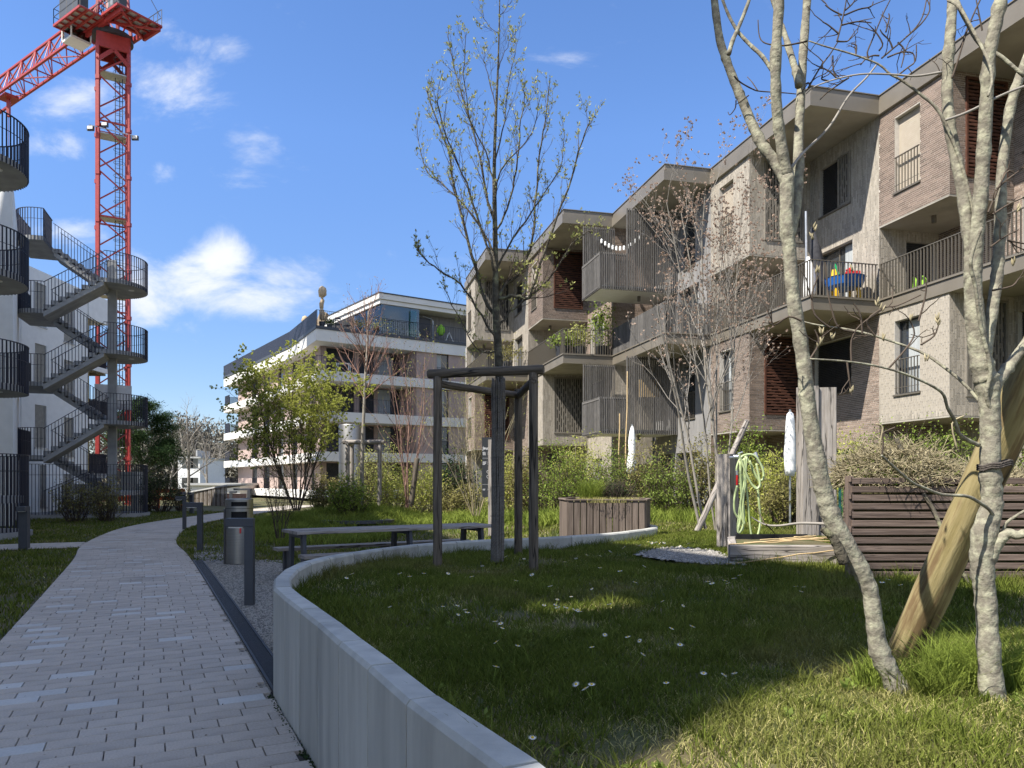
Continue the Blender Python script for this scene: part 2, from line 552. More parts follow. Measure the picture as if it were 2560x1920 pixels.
def tag(o, label=None, cat=None, group=None, kind=None):
    if label:
        o['label'] = label
    if cat:
        o['category'] = cat
    if group:
        o['group'] = group
    if kind:
        o['kind'] = kind
    return o


def thing(name, loc, label, cat, group=None):
    o = bpy.data.objects.new(name, None)
    o.empty_display_size = .2
    o.location = loc
    col.objects.link(o)
    return tag(o, label, cat, group)


kids_of = {}


def copy_tree(o, parent=None):
    c = o.copy()
    col.objects.link(c)
    if parent:
        c.parent = parent
    for ch in [x for x in bpy.data.objects if x.parent == o and x != c]:
        copy_tree(ch, c)
    return c


def place(name, me, parent, loc, rot=None, quat=None, kind=None):
    """another object on shared mesh data; loc in world space, parent unrotated"""
    o = bpy.data.objects.new(name, me)
    col.objects.link(o)
    if parent:
        o.parent = parent
        o.location = Vector(loc) - parent_world(parent)
    else:
        o.location = loc
    if rot:
        o.rotation_euler = rot
    if quat:
        o.rotation_mode = 'QUATERNION'
        o.rotation_quaternion = quat
    if kind:
        o['kind'] = kind
    return o


plank_cache = {}


def plank(name, parent, m, a, b, w, h, up=(0, 0, 1), bev=.003, label=None):
    """board from a to b, its long axis is local X so that the grain follows it"""
    a, b = Vector(a), Vector(b)
    Ln = (b - a).length
    key = (round(Ln, 3), round(w, 3), round(h, 3), m.name)
    if key not in plank_cache:
        t = MB()
        c = min(bev, w * .2, h * .2)
        x = Ln / 2
        sec = [(-w / 2 + c, -h / 2), (w / 2 - c, -h / 2), (w / 2, -h / 2 + c), (w / 2, h / 2 - c), (w / 2 - c, h / 2), (-w / 2 + c, h / 2), (-w / 2, h / 2 - c), (-w / 2, -h / 2 + c)]
        v = [(-x, y, z) for y, z in sec] + [(x, y, z) for y, z in sec]
        t.add(v, [tuple(range(7, -1, -1)), tuple(range(8, 16))] + [(i, (i + 1) % 8, 8 + (i + 1) % 8, 8 + i) for i in range(8)])
        me = bpy.data.meshes.new(name)
        me.from_pydata(t.v, [], t.f)
        me.materials.append(m)
        plank_cache[key] = me
    d = (b - a).normalized()
    upv = Vector(up)
    if abs(d.dot(upv)) > .98:
        upv = Vector((0, 1, 0))
    y = upv.cross(d).normalized()
    z = d.cross(y)
    q = Matrix((d, y, z)).transposed().to_quaternion()
    o = place(name, plank_cache[key], parent, (a + b) / 2, quat=q)
    if label:
        o['label'] = label
    return o


def logobj(name, parent, m, a, b, r0, r1=None, n=14, wob=.012, top=None):
    """round timber from a to b as its own object, local X along it"""
    a, b = Vector(a), Vector(b)
    r1 = r1 or r0
    Ln = (b - a).length
    t = MB()
    k = 8
    pts = [(-Ln / 2 + Ln * i / k, rnd.uniform(-wob, wob) * r0 * 3, rnd.uniform(-wob, wob) * r0 * 3) for i in range(k + 1)]
    rad = [(r0 + (r1 - r0) * i / k) * rnd.uniform(.97, 1.03) for i in range(k + 1)]
    # chamfered ends
    pts = [(pts[0][0], pts[0][1], pts[0][2])] + [(pts[0][0] + .012, pts[0][1], pts[0][2])] + pts[1:-1] + [(pts[-1][0] - .012, pts[-1][1], pts[-1][2]), pts[-1]]
    rad = [rad[0] * .9, rad[0]] + rad[1:-1] + [rad[-1], rad[-1] * .9]
    t.tube(pts, rad, n)
    me = bpy.data.meshes.new(name)
    me.from_pydata(t.v, [], t.f)
    me.materials.append(m)
    me.polygons.foreach_set('use_smooth', [len(p.vertices) == 4 for p in me.polygons])
    d = (b - a).normalized()
    upv = Vector((0, 0, 1)) if abs(d.z) < .98 else Vector((0, 1, 0))
    y = upv.cross(d).normalized()
    z = d.cross(y)
    q = Matrix((d, y, z)).transposed().to_quaternion()
    return place(name, me, parent, (a + b) / 2, quat=q)


def np_mesh(name, verts, faces, mats, parent=None, kind=None, smooth=False, origin=None):
    """verts (N,3) array, faces (M,k) array with constant k"""
    verts = np.asarray(verts, dtype=np.float32)
    faces = np.asarray(faces, dtype=np.int32)
    if parent is not None and origin is None:
        verts = verts - np.array(parent_world(parent), dtype=np.float32)
    if origin is not None:
        verts = verts - np.array(origin, dtype=np.float32)
    me = bpy.data.meshes.new(name)
    nv, (nf, k) = len(verts), faces.shape
    me.vertices.add(nv)
    me.vertices.foreach_set('co', verts.ravel())
    me.loops.add(nf * k)
    me.loops.foreach_set('vertex_index', faces.ravel())
    me.polygons.add(nf)
    me.polygons.foreach_set('loop_start', np.arange(0, nf * k, k, dtype=np.int32))
    me.polygons.foreach_set('loop_total', np.full(nf, k, dtype=np.int32))
    if smooth:
        me.polygons.foreach_set('use_smooth', np.ones(nf, dtype=bool))
    me.update(calc_edges=True)
    if not isinstance(mats, (list, tuple)):
        mats = [mats]
    for mm in mats:
        me.materials.append(mm)
    ob = bpy.data.objects.new(name, me)
    col.objects.link(ob)
    if parent is not None:
        ob.parent = parent
    elif origin is not None:
        ob.location = origin
    if kind:
        ob['kind'] = kind
    return ob


def tubes_np(lines, n=4):
    """many thin tubes at once: lines = [(pts (m,3), radii (m,))]"""
    V, Fc, base = [], [], 0
    groups = {}
    for p, r in lines:
        groups.setdefault(len(p), []).append((p, r))
    for m_, g in groups.items():
        P = np.array([x[0] for x in g], dtype=np.float64)
        R = np.array([x[1] for x in g], dtype=np.float64)
        T = np.empty_like(P)
        T[:, 1:-1] = P[:, 2:] - P[:, :-2]
        T[:, 0] = P[:, 1] - P[:, 0]
        T[:, -1] = P[:, -1] - P[:, -2]
        T /= np.linalg.norm(T, axis=2, keepdims=True) + 1e-9
        ref = np.array([.31, .17, .93])
        ref = ref / np.linalg.norm(ref)
        A = np.cross(T, ref)
        A /= np.linalg.norm(A, axis=2, keepdims=True) + 1e-9
        B = np.cross(T, A)
        ang = np.arange(n) * 2 * np.pi / n
        ring = P[:, :, None, :] + R[:, :, None, None] * (A[:, :, None, :] * np.cos(ang)[None, None, :, None] + B[:, :, None, :] * np.sin(ang)[None, None, :, None])
        V.append(ring.reshape(-1, 3))
        nb = len(g)
        idx = base + np.arange(nb * m_ * n).reshape(nb, m_, n)
        a = idx[:, :-1, :]
        b = idx[:, 1:, :]
        f = np.stack([a, b, np.roll(b, -1, axis=2), np.roll(a, -1, axis=2)], axis=-1)
        Fc.append(f.reshape(-1, 4))
        base += nb * m_ * n
    return np.concatenate(V), np.concatenate(Fc)


def leaf_quads(P, size, aspect=.45, up=0.0, var=.35, dirs=None):
    """diamond leaves at points P"""
    n = len(P)
    d = nrg.normal(size=(n, 3)) if dirs is None else dirs + nrg.normal(size=(n, 3)) * .45
    d[:, 2] += up
    d /= np.linalg.norm(d, axis=1, keepdims=True) + 1e-9
    w = np.cross(d, nrg.normal(size=(n, 3)))
    w /= np.linalg.norm(w, axis=1, keepdims=True) + 1e-9
    s_ = size * (1 + nrg.uniform(-var, var, n))[:, None]
    mid = P + d * s_ * .5
    V = np.stack([P, mid + w * s_ * aspect * .5, P + d * s_, mid - w * s_ * aspect * .5], axis=1).reshape(-1, 3)
    Fc = np.arange(n * 4).reshape(n, 4)
    return V, Fc


def blades(P, h, w, lean=.35, var=.4):
    """bent grass blades (quad + tip written as two quads would waste: two triangles per blade)"""
    n = len(P)
    a = nrg.uniform(0, 2 * np.pi, n)
    dx, dy = np.cos(a), np.sin(a)
    hh = h * (1 + nrg.uniform(-var, var, n))
    ll = lean * hh * nrg.uniform(.2, 1.6, n)
    b = nrg.uniform(0, 2 * np.pi, n)
    sx, sy = np.cos(b) * w / 2, np.sin(b) * w / 2
    z = np.zeros(n)
    v0 = P + np.stack([sx, sy, z], 1)
    v1 = P - np.stack([sx, sy, z], 1)
    mx = P + np.stack([dx * ll * .35, dy * ll * .35, hh * .62], 1)
    v2 = mx - np.stack([sx, sy, z], 1) * .75
    v3 = mx + np.stack([sx, sy, z], 1) * .75
    tip = P + np.stack([dx * ll, dy * ll, hh], 1)
    V = np.stack([v0, v1, v2, v3, tip], 1).reshape(-1, 3)
    i = np.arange(n)[:, None] * 5
    F3 = np.concatenate([i + np.array([[0, 1, 2]]), i + np.array([[0, 2, 3]]), i + np.array([[3, 2, 4]])]).astype(np.int32)
    return V, F3


def P3(px, py, Y):
    """the place at depth Y that the photograph shows at (px, py)"""
    return Vector(((px - 1280) / F * Y, Y, CAMH + (1205 - py) / F * Y))


def sstep(a, b, x):
    t = np.clip((x - a) / (b - a), 0, 1)
    return t * t * (3 - 2 * t)


def terrain(x, y):
    """height of the open ground"""
    x = np.asarray(x, float)
    y = np.asarray(y, float)
    rise = sstep(-2.6, 1.8, x) * sstep(10.5, 15, y + .25 * x) * .53
    rise = np.maximum(rise, sstep(1.0, 2.0, x) * sstep(8.5, 9.5, y) * .53)
    rise = np.maximum(rise, .62 * np.exp(-(((x + 4.4) / 2.8) ** 2 + ((y - 21.8) / 3.2) ** 2)))
    rise = np.maximum(rise, .45 * sstep(13, 18, y) * sstep(-4.5, -1, x))
    return rise


def lines_from_px(pts, Y0, Y1=None):
    n = len(pts)
    out = []
    for i, (x, y) in enumerate(pts):
        Y = Y0 if Y1 is None else Y0 + (Y1 - Y0) * i / (n - 1)
        out.append(P3(x, y, Y))
    return out


def spline(pts, k=4):
    """Catmull-Rom through points"""
    pts = [Vector(p) for p in pts]
    if len(pts) < 3:
        return pts
    out = []
    for i in range(len(pts) - 1):
        p0 = pts[max(i - 1, 0)]
        p1, p2 = pts[i], pts[i + 1]
        p3 = pts[min(i + 2, len(pts) - 1)]
        for j in range(k):
            t = j / k
            out.append(.5 * ((2 * p1) + (p2 - p0) * t + (2 * p0 - 5 * p1 + 4 * p2 - p3) * t * t + (3 * p1 - p0 - 3 * p2 + p3) * t ** 3))
    out.append(pts[-1])
    return out

# ================================================================== SETTING: ground, path, gravel, lawns
WALL = [(.50, .40), (.24, 1.2), (-.03, 1.80), (-.34, 2.37), (-.55, 2.81), (-.76, 3.23), (-.967, 3.66), (-1.17, 4.06), (-1.375, 4.46), (-1.59, 4.91),
        (-1.735, 5.37), (-1.83, 5.9), (-1.86, 6.4), (-1.80, 6.85), (-1.66, 7.28), (-1.45, 7.77), (-1.14, 8.28), (-.72, 8.72), (-.25, 9.02), (.22, 9.28),
        (.70, 9.60), (1.15, 9.98), (1.55, 10.45), (1.88, 10.92), (2.12, 11.35), (2.22, 11.85), (2.16, 12.4), (2.0, 12.9)]
WT, WTOP = .12, .75


def offset_poly(pts, d):
    out = []
    for i, p in enumerate(pts):
        a = Vector(pts[max(i - 1, 0)])
        b = Vector(pts[min(i + 1, len(pts) - 1)])
        t = (b - a).normalized()
        out.append((p[0] + t.y * d, p[1] - t.x * d))
    return out


WIN = offset_poly(WALL, WT)          # lawn side
LAWN_POLY = np.array(offset_poly(WALL[:-2], WT * .5) + [(2.2, 12.6), (9.5, 12.6), (9.5, .4)])


def inside(poly, x, y):
    x = np.asarray(x)
    y = np.asarray(y)
    c = np.zeros(x.shape, bool)
    j = len(poly) - 1
    for i in range(len(poly)):
        xi, yi = poly[i]
        xj, yj = poly[j]
        cond = ((yi > y) != (yj > y)) & (x < (xj - xi) * (y - yi) / (yj - yi + 1e-12) + xi)
        c ^= cond
        j = i
    return c


def lawn_z(x, y):
    x = np.asarray(x, float)
    y = np.asarray(y, float)
    return .60 + .05 * (1 - sstep(2.0, 4.5, y)) + .012 * np.sin(x * 3.1 + y * 1.7) + .01 * np.sin(x * 1.3 - y * 2.9)


def build_ground():
    xs = np.concatenate([[-700, -400, -200, -100, -60], np.arange(-40, 40.1, .5), [60, 100, 200, 400, 700]])
    ys = np.concatenate([[-300, -100, -40], np.arange(-14, 60.1, .5), [70, 90, 130, 200, 400, 900]])
    X, Y = np.meshgrid(xs, ys)
    Z = terrain(X, Y)
    V = np.stack([X, Y, Z], -1).reshape(-1, 3)
    nx, ny = len(xs), len(ys)
    i = np.arange(nx * ny).reshape(ny, nx)
    Fc = np.stack([i[:-1, :-1], i[:-1, 1:], i[1:, 1:], i[1:, :-1]], -1).reshape(-1, 4)
    o = np_mesh('ground', V, Fc, M['soil'], kind='structure', smooth=True)
    # raised lawn
    st = .12
    xs, ys = np.arange(-2, 9.6, st), np.arange(.3, 12.8, st)
    X, Y = np.meshgrid(xs, ys)
    keep = inside(LAWN_POLY, X, Y)
    Z = lawn_z(X, Y)
    V = np.stack([X, Y, Z], -1).reshape(-1, 3)
    nx, ny = len(xs), len(ys)
    i = np.arange(nx * ny).reshape(ny, nx)
    k = keep[:-1, :-1] & keep[:-1, 1:] & keep[1:, 1:] & keep[1:, :-1]
    # close the strip along the wall with a ring of quads
    Fc = np.stack([i[:-1, :-1], i[:-1, 1:], i[1:, 1:], i[1:, :-1]], -1)[k]
    o = np_mesh('raised_lawn', V, Fc, M['soil'], kind='structure', smooth=True)
    t = MB()
    a = offset_poly(WALL[:-2], WT - .005)
    b = offset_poly(WALL[:-2], WT + .36)
    v = [(x, y, float(lawn_z(x, y)) - .004) for x, y in a] + [(x, y, float(lawn_z(x, y)) - .004) for x, y in b]
    n = len(a)
    t.add(v, [(j, n + j, n + j + 1, j + 1) for j in range(n - 1)])
    t.build('lawn_border', M['soil'], kind='structure')


build_ground()

# path centre line
PATH = spline([(3.0, -6.3, 0), (.73, -2.1, 0), (-1.91, 3.37, 0), (-6.75, 13.1, 0), (-8.75, 16.9, 0), (-10.35, 20.8, 0), (-11.25, 23.6, 0), (-11.9, 27, 0), (-12.35, 32, 0), (-12.6, 38, 0), (-12.5, 46, 0)], 10)
PL = [0.0]
for _i in range(1, len(PATH)):
    PL.append(PL[-1] + (PATH[_i] - PATH[_i - 1]).length)
PL = np.array(PL)
PX = np.array([p.x for p in PATH])
PY = np.array([p.y for p in PATH])
PW = .96


def path_at(s):
    x, y = float(np.interp(s, PL, PX)), float(np.interp(s, PL, PY))
    x2, y2 = float(np.interp(s + .6, PL, PX)), float(np.interp(s + .6, PL, PY))
    x1, y1 = float(np.interp(s - .6, PL, PX)), float(np.interp(s - .6, PL, PY))
    d = Vector((x2 - x1, y2 - y1)).normalized()
    return Vector((x, y)), d


def strip(name, s0, s1, o0, o1, z, m, ds=.4, kind='structure'):
    t = MB()
    v = []
    n = int((s1 - s0) / ds) + 1
    for i in range(n):
        c, d = path_at(s0 + (s1 - s0) * i / (n - 1))
        nn = Vector((d.y, -d.x))
        for o in (o0, o1):
            p = c + nn * o
            v.append((p.x, p.y, z))
    t.add(v, [(2 * i, 2 * i + 1, 2 * i + 3, 2 * i + 2) for i in range(n - 1)])
    return t.build(name, m, kind=kind)


path = strip('path', 0, PL[-1], -PW - .02, PW + .02, .016, M['joint'])
# pavers laid in rows square to the path
cell_l, cell_t, gap = .288, .148, .006
near_full, far_d, far_l = [], MB(), MB()
pr = random.Random(5)


def paver_cell(c, d, nn, o, w, t):
    q = [c + nn * (o - w / 2) - d * (t / 2), c + nn * (o + w / 2) - d * (t / 2), c + nn * (o + w / 2) + d * (t / 2), c + nn * (o - w / 2) + d * (t / 2)]
    return [(p.x, p.y) for p in q]


rows = int((PL[-1] - 7) / cell_t)
cand = []
for r in range(rows):
    s = 6.0 + r * cell_t
    if s > PL[-1] - 1:
        break
    c, d = path_at(s)
    if c.y < 1.2:
        continue
    nn = Vector((d.y, -d.x))
    off = (r % 2) * cell_l / 2 + (.11 if (r // 5) % 2 else 0) - PW - cell_l
    x = off
    light_used = False
    while x < PW:
        a, b = max(x, -PW), min(x + cell_l, PW)
        x += cell_l
        if b - a < .05:
            continue
        light = pr.random() < .085 and (b - a) > .2 and not light_used
        light_used = light_used or light
        full = b - a > cell_l - .001
        cen = c + nn * ((a + b) / 2)
        inview = cen.y > 3.2 and abs(cen.x) < .74 * cen.y
        if full and inview and len(cand) < 300:
            cand.append((cen, d, light))
            continue
        z = .036 + pr.uniform(-.0015, .0015)
        (far_l if light else far_d).hexa(paver_cell(c, d, nn, (a + b) / 2, b - a - gap, cell_t - gap), .008, z)
far_d.build('paver', M['paver_i'], path, kind='stuff', bevel=0)
far_l.build('paver', M['paver_l'], path, kind='stuff', bevel=0)


def slab_mesh(name, l, t, h, m, c=.003):
    b = MB()
    x, y = l / 2, t / 2
    v = [(-x, -y, -h), (x, -y, -h), (x, y, -h), (-x, y, -h), (-x, -y, -c), (x, -y, -c), (x, y, -c), (-x, y, -c), (-x + c, -y + c, 0), (x - c, -y + c, 0), (x - c, y - c, 0), (-x + c, y - c, 0)]
    f = [(8, 9, 10, 11)] + [(i, (i + 1) % 4, 4 + (i + 1) % 4, 4 + i) for i in range(4)] + [(4 + i, 4 + (i + 1) % 4, 8 + (i + 1) % 4, 8 + i) for i in range(4)]
    b.add(v, f)
    me = bpy.data.meshes.new(name)
    me.from_pydata(b.v, [], b.f)
    me.materials.append(m)
    return me


pm_d = slab_mesh('paver', cell_l - gap, cell_t - gap, .03, M['paver'])
pm_l = slab_mesh('paver', cell_l - gap, cell_t - gap, .03, M['paver_l'])
for cen, d, light in cand:
    o = place('paver', pm_l if light else pm_d, path, (cen.x, cen.y, .037 + pr.uniform(-.0015, .0015)), rot=(pr.uniform(-.004, .004), pr.uniform(-.003, .003), math.atan2(d.y, d.x) - math.pi / 2))

# side path to the left stair
c, d = path_at(float(np.interp(17.2, PY, PL)))
nn = Vector((-d.y, d.x))
sp = MB()
q0 = c + nn * .97
spd = [q0 - d * .75, q0 + d * .75, q0 + d * .75 + nn * 5, q0 - d * .75 + nn * 5]
sp.hexa([(p.x, p.y) for p in spd], .004, .014)
side = sp.build('side_path', M['joint'], kind='structure')
b = MB()
for i in range(10):
    for j in range(34):
        cc = q0 + d * (-.75 + .075 + i * .148) + nn * (.144 + j * .288 + (i % 2) * .144 - .1)
        b.hexa(paver_cell(cc, nn, d, 0, .142, .282), .008, .034 + pr.uniform(-.0015, .0015))
b.build('paver', M['paver_i'], side, kind='stuff')

# gravel beside the bench
g = MB()
gp = [(-.95, 2.9), (-1.0, 3.6), (-5.9, 13.3), (-4.9, 13.35), (-4.1, 13.05), (-3.5, 12.1), (-2.5, 10.0), (-1.75, 7.6), (-1.9, 6.4), (-1.6, 4.8), (-.9, 3.4), (-.5, 2.6)]
g.add([(x, y, .02) for x, y in gp], [tuple(range(len(gp) - 1, -1, -1))])
gravel = g.build('gravel', M['gravel'], kind='structure')


def pebbles(name, region, n, size, m, z=.02, zf=None):
    P = []
    while len(P) < n:
        x, y = nrg.uniform(region[0], region[1]), nrg.uniform(region[2], region[3])
        if len(region) > 4 and not region[4](x, y):
            continue
        P.append((x, y, (float(zf(x, y)) if zf else z)))
    P = np.array(P)
    base = np.array([(1, 0, 0), (-1, 0, 0), (0, 1, 0), (0, -1, 0), (0, 0, 1), (.6, .6, .5), (-.6, .5, .5), (0, 0, -.4)])
    faces = [(0, 5, 4), (5, 2, 4), (2, 6, 4), (6, 1, 4), (1, 3, 4), (3, 0, 4), (0, 2, 5), (2, 1, 6), (3, 1, 7), (0, 3, 7)]
    s_ = size * nrg.uniform(.5, 1.3, (n, 1, 1)) * nrg.uniform(.6, 1.2, (n, 1, 3)) * np.array([1, 1, .6])
    a = nrg.uniform(0, 6.28, n)
    R = np.zeros((n, 3, 3))
    R[:, 0, 0] = np.cos(a); R[:, 0, 1] = -np.sin(a); R[:, 1, 0] = np.sin(a); R[:, 1, 1] = np.cos(a); R[:, 2, 2] = 1
    V = np.einsum('nij,nkj->nki', R, base[None] * s_) + P[:, None, :]
    Fc = (np.array(faces)[None] + (np.arange(n) * 8)[:, None, None]).reshape(-1, 3)
    return np_mesh(name, V.reshape(-1, 3), Fc, m, kind='stuff')


gpoly = np.array(gp)
pebbles('loose_gravel', (-6, -.5, 2.6, 13.4, lambda x, y: bool(inside(gpoly, np.array(x), np.array(y)))), 16000, .011, M['stone'], .022)
pebbles('pebble_strip', (-7.4, -4.2, 12.9, 17.0, lambda x, y: (abs((x + 5.6) * .44 * 2.04 - (y - 13.4) * -.44 - 0) < 9) and bool(inside(np.array([(-5.75, 13.35), (-7.15, 16.6), (-6.6, 16.7), (-5.3, 13.9), (-4.1, 13.35), (-4.1, 13.05)]), np.array(x), np.array(y)))), 1500, .035, M['stone'], .01)

# drain channel along the path
sA = float(np.interp(3.2, PY, PL))
sB = float(np.interp(12.9, PY, PL))
drain = thing('drain_channel', (-2.0, 5.5, 0), 'black cast iron slot drain running between the paved path and the gravel', 'drain')
gr, ra = MB(), MB()
ns = int((sB - sA) / .022)
for i in range(ns):
    s = sA + i * .022
    c, d = path_at(s)
    nn = Vector((d.y, -d.x))
    gr.hexa(paver_cell(c, d, nn, PW + .10, .115, .011), .02, .034)
for off, w in ((PW + .028, .02), (PW + .172, .02)):
    n = 30
    for i in range(n):
        c0, d0 = path_at(sA + (sB - sA) * i / n)
        c1, d1 = path_at(sA + (sB - sA) * (i + 1) / n)
        n0, n1 = Vector((d0.y, -d0.x)), Vector((d1.y, -d1.x))
        q = [c0 + n0 * (off - w / 2), c0 + n0 * (off + w / 2), c1 + n1 * (off + w / 2), c1 + n1 * (off - w / 2)]
        ra.hexa([(p.x, p.y) for p in q], .012, .038)
bs = MB()
n = 30
for i in range(n):
    c0, d0 = path_at(sA + (sB - sA) * i / n)
    c1, d1 = path_at(sA + (sB - sA) * (i + 1) / n)
    n0, n1 = Vector((d0.y, -d0.x)), Vector((d1.y, -d1.x))
    q = [c0 + n0 * (PW + .02), c0 + n0 * (PW + .18), c1 + n1 * (PW + .18), c1 + n1 * (PW + .02)]
    bs.add([(p.x, p.y, .021) for p in q], [(0, 1, 2, 3)])
gr.build('grate', M['drain'], drain, kind='stuff')
ra.build('rim', M['drain'], drain)
bs.build('channel', M['dark'], drain)

# curved retaining wall of precast elements
rw = thing('retaining_wall', (-1.6, 4.9, 0), 'curved low wall of pale precast concrete panels around the raised lawn', 'garden wall')
pts = []
for i in range(len(WALL) - 1):
    pts.append(WALL[i])
pts.append(WALL[-1])
inn = offset_poly(pts, WT)
for i in range(len(pts) - 1):
    a, b, c2, d2 = Vector(pts[i]), Vector(pts[i + 1]), Vector(inn[i + 1]), Vector(inn[i])
    e = (b - a).normalized() * .006
    a, b, c2, d2 = a + e, b - e, c2 - e, d2 + e
    nv = ((d2 - a).normalized()) * .014
    t = MB()
    z0 = 0 if pts[i][1] < 9 else .2
    lo = [(a.x, a.y), (b.x, b.y), (c2.x, c2.y), (d2.x, d2.y)]
    hi = [(a + nv), (b + nv), (c2 - nv), (d2 - nv)]
    zt = WTOP + rnd.uniform(-.0015, .0015)
    v = [(x, y, z0) for x, y in lo] + [(x, y, zt - .018) for x, y in lo] + [(p.x, p.y, zt) for p in hi]
    t.add(v, [(3, 2, 1, 0), (0, 1, 5, 4), (1, 2, 6, 5), (2, 3, 7, 6), (3, 0, 4, 7), (4, 5, 9, 8), (5, 6, 10, 9), (6, 7, 11, 10), (7, 4, 8, 11), (8, 9, 10, 11)])
    # turn the winding outwards
    o = t.build('wall_panel', M['concrete'], rw, bevel=0)

# ================================================================== TERRACED BRICK BUILDING ON THE RIGHT
U = Vector((-.237, .971))
VV = Vector((-.971, -.237))
C0 = Vector((10.86, 21.8))
PP = [-11.2, -5.6, 0, 5.8, 10.85, 16.6, 22.2]
QQ = [-4.3, -2.1, 0, 2.3, 4.1, 6.3, 8.4]      # module j runs from PP[j] to PP[j+1]; front line QQ[j+1], recess line QQ[j]
Z_G, Z_S1, Z_F2b, Z_F2, Z_S2, Z_Rb, Z_R = .3, 3.2, 6.42, 6.80, 9.0, 12.26, 12.84


def W(p, q):
    r = C0 + U * p + VV * q
    return r


terr = thing('terraced_apartment_building', (C0.x, C0.y, 0), 'stepped brick and grey tile apartment building with sawtooth balconies on the right', 'building')
brick_objs = [0, 0]
brick_me = {}


def add_piece(t, a, e, n, s0, s1, z0, z1, dp):
    """one proud brick: five faces"""
    v = []
    for d in (0.001, dp):
        for s, z in ((s0, z0), (s1, z0), (s1, z1), (s0, z1)):
            p = a + e * s + n * d
            v.append((p.x, p.y, z))
    t.add(v, [(4, 5, 6, 7), (0, 1, 5, 4), (1, 2, 6, 5), (2, 3, 7, 6), (3, 0, 4, 7)])


def clad(a, e, n, L, z0, z1, ops, kind, parent, singles=False):
    """lay bricks over the wall face, round the openings"""
    bl, bt, j = .283, .044, .012
    t = MB()
    vert = kind == 'tile'
    A0, A1 = (0, L) if not vert else (z0, z1)          # running direction
    B0, B1 = (z0, z1) if not vert else (0, L)          # stacking direction
    nrow = int(round((B1 - B0) / (bt + j)))
    pit = (B1 - B0) / nrow
    th = pit - j
    mat_ = M['brick'] if not vert else M['tile']
    for r in range(nrow):
        b0 = B0 + r * pit + j / 2
        b1 = b0 + th
        bm = (b0 + b1) / 2
        free = [(A0, A1)]
        for (s0, s1, y0, y1) in ops:
            o_b = (y0, y1) if not vert else (s0, s1)
            o_a = (s0, s1) if not vert else (y0, y1)
            if o_b[0] - .01 < bm < o_b[1] + .01:
                nf = []
                for f0, f1 in free:
                    if o_a[1] <= f0 or o_a[0] >= f1:
                        nf.append((f0, f1))
                    else:
                        if o_a[0] > f0:
                            nf.append((f0, o_a[0]))
                        if o_a[1] < f1:
                            nf.append((o_a[1], f1))
                free = nf
        off = rnd.choice((0, .22, .45, .5, .7)) * (bl + j) if vert else ((r % 3) * .34 + (r % 2) * .17) * (bl + j)
        for f0, f1 in free:
            x = f0 - off
            while x < f1:
                x0, x1 = max(x, f0 + .002), min(x + bl, f1 - .002)
                x += bl + j
                if x1 - x0 < .03:
                    continue
                dp = .005 + rnd.uniform(0, .002)
                if singles and x1 - x0 > bl - .001 and brick_objs[vert] < 300:
                    key = (vert, round(th, 4))
                    if key not in brick_me:
                        tt = MB()
                        if not vert:
                            tt.box(-bl / 2, bl / 2, 0, .006, -th / 2, th / 2)
                        else:
                            tt.box(-th / 2, th / 2, 0, .006, -bl / 2, bl / 2)
                        me = bpy.data.meshes.new('brick')
                        me.from_pydata(tt.v, [], tt.f)
                        me.materials.append(mat_)
                        brick_me[key] = me
                    sc_, zc_ = ((x0 + x1) / 2, bm) if not vert else (bm, (x0 + x1) / 2)
                    p = a + e * sc_ + n * .0
                    # local Y points along the outward normal
                    place('brick' if not vert else 'facing_tile', brick_me[key], parent, (p.x + n.x * .001, p.y + n.y * .001, zc_), rot=(0, 0, math.atan2(n.y, n.x) - math.pi / 2))
                    brick_objs[vert] += 1
                elif vert:
                    add_piece(t, a, e, n, b0, b1, x0, x1, dp)
                else:
                    add_piece(t, a, e, n, x0, x1, b0, b1, dp)
    if t.f:
        t.build('brick' if not vert else 'facing_tile', mat_, parent, kind='stuff')


def lbox(t, a, e, n, s0, s1, d0, d1, z0, z1, mi=0):
    q = [a + e * s0 + n * d0, a + e * s1 + n * d0, a + e * s1 + n * d1, a + e * s0 + n * d1]
    if (e.x * n.y - e.y * n.x) < 0:
        q = q[::-1]
    t.hexa([(p.x, p.y) for p in q], z0, z1, mi)


def wall(a, b, n, z0, z1, ops=(), kind='brick', parent=None, singles=False, th=.25, base=None, name='wall'):
    parent = parent or terr
    a, b, n = Vector(a), Vector(b), Vector(n)
    L = (b - a).length
    e = (b - a).normalized()
    t = MB()
    ss = sorted({0.0, L, *[o[0] for o in ops], *[o[1] for o in ops]})
    for i in range(len(ss) - 1):
        s0, s1 = ss[i], ss[i + 1]
        if s1 - s0 < 1e-4:
            continue
        cuts = sorted([(o[2], o[3]) for o in ops if o[0] < (s0 + s1) / 2 < o[1]])
        z = z0
        for c0, c1 in cuts:
            if c0 > z + 1e-4:
                lbox(t, a, e, n, s0, s1, -th, 0, z, c0)
            z = max(z, c1)
        if z1 > z + 1e-4:
            lbox(t, a, e, n, s0, s1, -th, 0, z, z1)
    base = base or {'brick': M['mortar'], 'tile': M['mortar_g'], 'panel': M['panel_g']}.get(kind, M['white'])
    t.build(name, base, parent)
    if kind in ('brick', 'tile'):
        clad(a, e, n, L, z0, z1, ops, kind, parent, singles)
    return a, e, n


